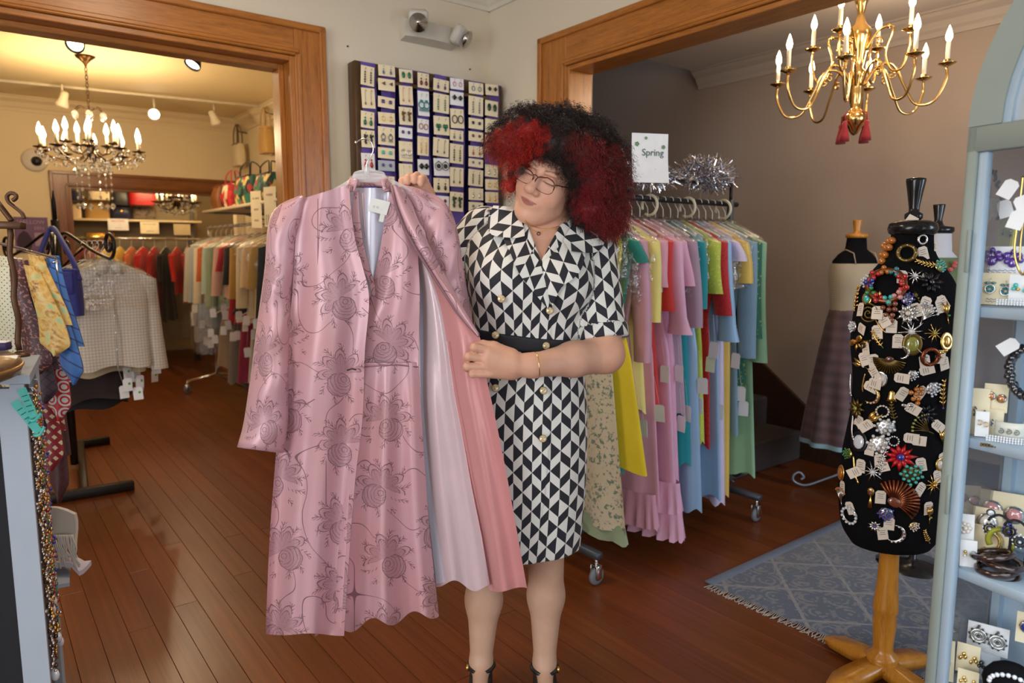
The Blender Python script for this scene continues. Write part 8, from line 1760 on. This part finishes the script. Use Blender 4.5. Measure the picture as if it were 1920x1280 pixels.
def tie_mat(nm, c, kind, c2):
    t = NT('tie_'+nm); a = t.attr('cloth_uv'); s = t.sep(a.outputs['Vector']); u, v = s[0], s[1]; f = None
    if kind == 'dots': f = t.math('LESS_THAN', t.math('SQRT', t.math('ADD', t.math('POWER', t.math('SUBTRACT', t.math('FRACT', t.math('DIVIDE', t.math('ADD', u, v), .016)), .5), 2.0), t.math('POWER', t.math('SUBTRACT', t.math('FRACT', t.math('DIVIDE', t.math('SUBTRACT', u, v), .016)), .5), 2.0))), .16)
    elif kind == 'floral': f = t.math('GREATER_THAN', t.noise(a.outputs['Vector'], 110, 3), .56)
    elif kind == 'scene': f = t.noise(a.outputs['Vector'], 26, 5, .6, 1.2)
    elif kind == 'stripe': f = t.math('LESS_THAN', t.math('FLOORED_MODULO', t.math('SUBTRACT', v, t.math('MULTIPLY', u, -.6)), .042), .006)
    elif kind == 'diamond': f = t.math('LESS_THAN', t.math('MINIMUM', t.math('ABSOLUTE', t.math('SUBTRACT', t.math('FRACT', t.math('DIVIDE', t.math('ADD', u, v), .03)), .5)), t.math('ABSOLUTE', t.math('SUBTRACT', t.math('FRACT', t.math('DIVIDE', t.math('SUBTRACT', u, v), .03)), .5))), .09)
    elif kind == 'rings':
        r = t.math('SQRT', t.math('ADD', t.math('POWER', t.math('SUBTRACT', t.math('FRACT', t.math('DIVIDE', u, .042)), .5), 2.0), t.math('POWER', t.math('SUBTRACT', t.math('FRACT', t.math('DIVIDE', v, .042)), .5), 2.0))); f = t.math('MAXIMUM', t.math('LESS_THAN', r, .2), t.math('MULTIPLY', t.math('LESS_THAN', r, .46), t.math('GREATER_THAN', r, .32)))
    elif kind == 'squares': f = t.math('MULTIPLY', t.math('LESS_THAN', t.math('ABSOLUTE', t.math('SUBTRACT', t.math('FRACT', t.math('DIVIDE', t.math('ADD', u, v), .034)), .5)), .24), t.math('LESS_THAN', t.math('ABSOLUTE', t.math('SUBTRACT', t.math('FRACT', t.math('DIVIDE', t.math('SUBTRACT', u, v), .034)), .5)), .24))
    if kind == 'scene': col = t.ramp(f, [(.34, rgb(110, 70, 26)), (.45, rgb(196, 150, 70)), (.56, rgb(214, 178, 100)), (.66, rgb(150, 186, 140))])
    else: col = t.mix(f, rgb(*c), rgb(*c2))
    t.put(t.b.inputs['Base Color'], col); t.set(rough=.45, sheen=.2); t.bump(t.noise(a.outputs['Vector'], 900, 2), .1, .001); return t.m
def tie(label, top, bot, w0, w1, Y, mt, point=True, curve=0.0):
    a, b = P(*top, Y), P(*bot, Y-.02); g = thing('necktie', label, 'necktie', a, group='neckties on the tie stand'); n = 26; rows = []; uv = []; L = (b-a).length; x = Vector((1, 0, -.12)).normalized()
    for i in range(n):
        v = i/(n-1); c = (b-a)*v+Vector((curve*sin(pi*v), -.006*sin(pi*v*2), 0)); w = lerp(w0, w1, v**1.1)/1320*Y; k = 1.0
        if point and v > .87: k = max(.04, 1-(v-.87)/.13)
        rows.append([c+x*w*k*(j/8-.5)+Vector((0, .010*(abs(j/8-.5)*2)**2, 0)) for j in range(9)]); uv.append([(w*k*(j/8-.5), -v*L) for j in range(9)])
    m = MB(); m.slab(rows, (0, -1, 0), .004, uv); m.obj('front_blade', mt, g)
    m = MB(); m.slab([[p+Vector((.004, .016, .03)) for p in r] for r in rows[:20]], (0, -1, 0), .003, uv[:20]); m.obj('back_blade', mt, g); return g
tie('cream dotted tie at the left edge of the tie stand', (8, 500), (22, 748), 44, 76, 2.14, tie_mat('cream_dot', (206, 200, 170), 'dots', (50, 50, 60)))
tie('deep plum tie hanging behind the diamond tie', (52, 560), (74, 830), 24, 42, 2.20, tie_mat('plum', (58, 24, 34), 'diamond', (44, 18, 28)))
tie('burgundy tie hanging lowest below the red check tie', (88, 640), (108, 945), 20, 40, 2.24, tie_mat('burgundy', (74, 26, 26), 'diamond', (62, 20, 22)))
tie('red and cream square check tie, low on the stand', (74, 640), (94, 884), 26, 50, 2.20, tie_mat('redcheck', (140, 24, 36), 'squares', (214, 200, 160)))
tie('red tie with white rings beside the blue tie', (92, 560), (108, 790), 28, 46, 2.17, tie_mat('rings', (190, 24, 34), 'rings', (206, 206, 206)))
tie('dark purple diamond weave tie under the maroon tie', (48, 560), (82, 758), 30, 54, 2.13, tie_mat('purplediamond', (66, 40, 52), 'diamond', (36, 20, 32)))
tie('maroon floral tie beside the cream dotted tie', (26, 505), (72, 702), 26, 60, 2.105, tie_mat('maroonfloral', (66, 20, 26), 'floral', (150, 96, 84)))
tie('bright blue striped silk tie on the tie stand', (86, 497), (136, 722), 26, 46, 2.10, tie_mat('bluestripe', (48, 104, 176), 'stripe', (20, 50, 110)))
tie('wide gold tie painted with a landscape', (54, 498), (100, 668), 28, 64, 2.075, tie_mat('goldscene', (0, 0, 0), 'scene', (0, 0, 0)), curve=.012)
# jewellery case: white posts, strands of beads on its side, black panel for the shaded shelf void, round wooden counter top
CS = thing('jewellery_case', 'white jewellery case with dark front and strands of beads on its side', 'display case', (-1.25, 1.7, 0)); C0_ = Vector(CS.location); WHP = mat('cool_white_paint', rgb(168, 178, 190), .45, var=.04)
na, nb = Vector((-1.092, 1.55, 0)), Vector((-1.275, 1.86, 0)); fd = (nb-na).normalized(); fn = Vector((fd.y, -fd.x, 0)); ZT = 1.035
def quadbox(p0, p1, p2, p3, z0, z1): 
    m = MB(); q = [p0, p1, p2, p3]; m.add([v-C0_+ZZ*z0 for v in q]+[v-C0_+ZZ*z1 for v in q], [(3, 2, 1, 0), (4, 5, 6, 7), (0, 1, 5, 4), (1, 2, 6, 5), (2, 3, 7, 6), (3, 0, 4, 7)]); return m
X_ = Vector((-1, -.18, 0)).normalized()
quadbox(na+X_*.030, na, na+fd*.03, na+fd*.03+X_*.03, 0, ZT).obj('corner_post', WHP, CS, False)
quadbox(na+X_*.058+fd*.006, na+X_*.030+fd*.006, na+fd*.03+X_*.03, na+fd*.03+X_*.058, 0, ZT-.01).obj('inner_post', WHP, CS, False)
quadbox(nb-fd*.012, nb+fn*.006, nb+fd*.014+fn*.006, nb+fd*.014-fn*.03, 0, ZT).obj('rear_post', WHP, CS, False)
quadbox(na+X_*.7+fd*.05, na+X_*.058+fd*.012, na+X_*.058+fd*.024, na+X_*.7+fd*.062, 0, ZT-.05).obj('dark_front', mat('painted_void_black', (.006, .006, .010), .8), CS, False)  # flat black sheet stands in for the shade inside the open shelf
quadbox(na+fd*.03-fn*.022, na+fd*.03-fn*.018, nb-fd*.012-fn*.018, nb-fd*.012-fn*.022, 0, ZT).obj('side_back', mat('grey_velvet_panel', rgb(96, 92, 94), .9), CS, False)
quadbox(na+X_*.75, na+fn*.012, nb+fn*.012, nb+X_*.75, ZT, ZT+.02).obj('top_board', WHP, CS, False)
rr = random.Random(11); SC_ = [('silver', 1), ('gold', 1), ('brown', 0), ('silver', 1), ('black', 0), ('gold', 1), ('green', 0), ('silver', 1), ('red', 0), ('gold', 1), ('teal', 0), ('silver', 1), ('amber', 0), ('blue', 0)]
for k in range(14):
    c, met = SC_[k]; u = .04+.27*(k+.5)/14; base = na+fd*u+fn*.006; L = rr.uniform(.45, .85); z0 = ZT-.05-rr.random()*.06
    g = thing('bead_strand', '%s strand necklace, %s from the front on the jewellery case side' % ({'crystal': 'clear crystal', 'pearl': 'creamy pearl', 'gold': 'gold', 'silver': 'silver'}.get(c, c+' bead'), ORD[k] if k < 12 else ('thirteenth', 'last')[k-12]), 'necklace', base+ZZ*z0, group='bead strands on the jewellery case'); m = MB(); i = 0; z = 0
    while z > -L: s_ = .003+.0035*rr.random()**2; m.ball((rr.uniform(-.005, .005)+fn.x*.004*sin(i), rr.uniform(-.005, .005), z), s_, 6, 4); z -= s_*1.7; i += 1
    m.obj('beads', (GOLD if c == 'gold' else SILVER) if met else gm(c), g)
    m = MB(); m.tube([(0, 0, .004), (0, 0, .02), -fn*.02+ZZ*.02], .0012, 5); m.obj('hook', CHROME, g)
    if k % 3 == 0: m = MB(); m.ball((0, 0, -L-.012), (.012, .008, .016), 8, 6); m.obj('pendant', gm('crystal' if c != 'crystal' else 'purple'), g)
ct = thing('round_counter_top', 'round dark wood counter top at the left edge', 'counter', (-1.353, 1.404, ZT+.0205)); m = MB(); m.lathe([(0, 0), (.28, 0), (.295, .006), (.30, .02), (.297, .034), (.288, .042), (0, .044)], 48); m.obj('disc', wood('counter_walnut', rgb(124, 88, 54), rgb(74, 48, 28), (.6, 5, 5), .3), ct); m = MB(); m.tube([Vector((.299*cos(a), .299*sin(a), .024)) for a in np.linspace(0, 2*pi, 49)[:-1]], .004, 6, closed=True); m.obj('edge_bead', mat('worn_gold_edge', rgb(170, 130, 70), .35, .3), ct)
CTZ = ZT+.0205+.0445
g = thing('wooden_block', 'light wooden oval brush on the round counter', 'brush', G(-8, 690, CTZ), .5); m = MB(); m.ball((0, 0, .012), (.036, .02, .0119), 14, 8); m.obj('handle', wood('pale_block_wood', rgb(190, 150, 96), rgb(150, 108, 62), (1, 4, 4)), g)
g = thing('purple_box', 'small dark purple box at the back of the round counter', 'box', G(0, 656, CTZ), .2); m = MB(); m.box((0, 0, .009), (.04, .03, .018), .002); m.obj('box', mat('purple_box_card', rgb(60, 40, 90), .5), g); m = MB(); m.box((0, 0, .0195), (.041, .031, .003), .001); m.obj('lid', WCARD, g)
g = thing('paper_slip', 'folded white paper slip on the round counter', 'paper', G(4, 672, CTZ), .4); m = MB(); m.slab([[Vector((-.03+.02*j, -.02+.02*i, .002+.004*(i % 2))) for j in range(4)] for i in range(3)], (0, 0, 1), .001); m.obj('slip', WCARD, g)
TEAL = clear('teal_plastic_tag', (.10, .62, .54), .35, .25)
for k, (px, py, L, ro, lb) in enumerate(((26, 752, .085, -.55, 'long teal plastic tag tied to the jewellery case corner'), (40, 728, .07, -.3, 'short teal plastic tag under the round counter rim'))):
    p = P(px, py, 1.53); g = thing('teal_tag', lb, 'tag', p, 0, 'teal tags on the jewellery case', rot=(0, ro, .2)); m = MB(); m.box((0, 0, -L/2), (.018, .0015, L), 0); m.obj('strip', TEAL, g, False); m = MB(); m.tube(catmull([(-.012, 0, -L), (0, -.004, -L-.006), (.016, 0, -L+.004)], 4), .004, 6); m.obj('bow', TEAL, g)
    m = MB(); [m.box((0, -.0012, -L*.25-.012*i), (.012, .0004, .0016)) for i in range(4)]; m.obj('printed_lines', mat('dark_teal_print', rgb(20, 70, 70), .7), g)
# fringed scarf and folded cloth hanging behind the case
sc = thing('fringed_scarf', 'white fringed scarf hanging behind the jewellery case', 'scarf', P(118, 965, 1.93)); WKN = cloth('white_knit', rgb(206, 196, 184)); m = MB(); m.slab([[Vector((-.17+.02*j, .008*sin(j*1.3+i), .045-.024*i-.05*(j/10)**2+.012*sin(j*.9))) for j in range(11)] for i in range(5)], (0, -1, 0), .012); m.obj('knit_end', WKN, sc)
m = MB(); r9 = random.Random(4)
for k in range(34): x = -.06+.09*k/33; m.tube(catmull([Vector((x, -.01, -.055)), Vector((x+r9.uniform(-.004, .016), -.014, -.09)), Vector((x+r9.uniform(-.004, .03), -.012, -.12-.04*r9.random()))], 3), .0022, 5)
o = m.obj('fringe', WKN, sc); o['kind'] = 'stuff'
fc = thing('folded_cloth', 'pale lilac folded cloth below the fringed scarf', 'cloth', P(116, 1078, 1.92)); m = MB(); m.slab([[Vector((-.05+.02*j, .02*i, .015+.028*sin(pi*j/5)*(1-.2*i)+.006*sin(j*2+i))) for j in range(6)] for i in range(4)], (0, 0, 1), .014); m.obj('cloth', cloth('pale_lilac_cloth', rgb(196, 188, 206)), fc)
quadbox(nb-fn*.03, nb+fn*.035, nb+fd*.12+fn*.035, nb+fd*.12-fn*.03, fc.location.z-.012, fc.location.z-.001).obj('rear_shelf', WHP, CS, False)
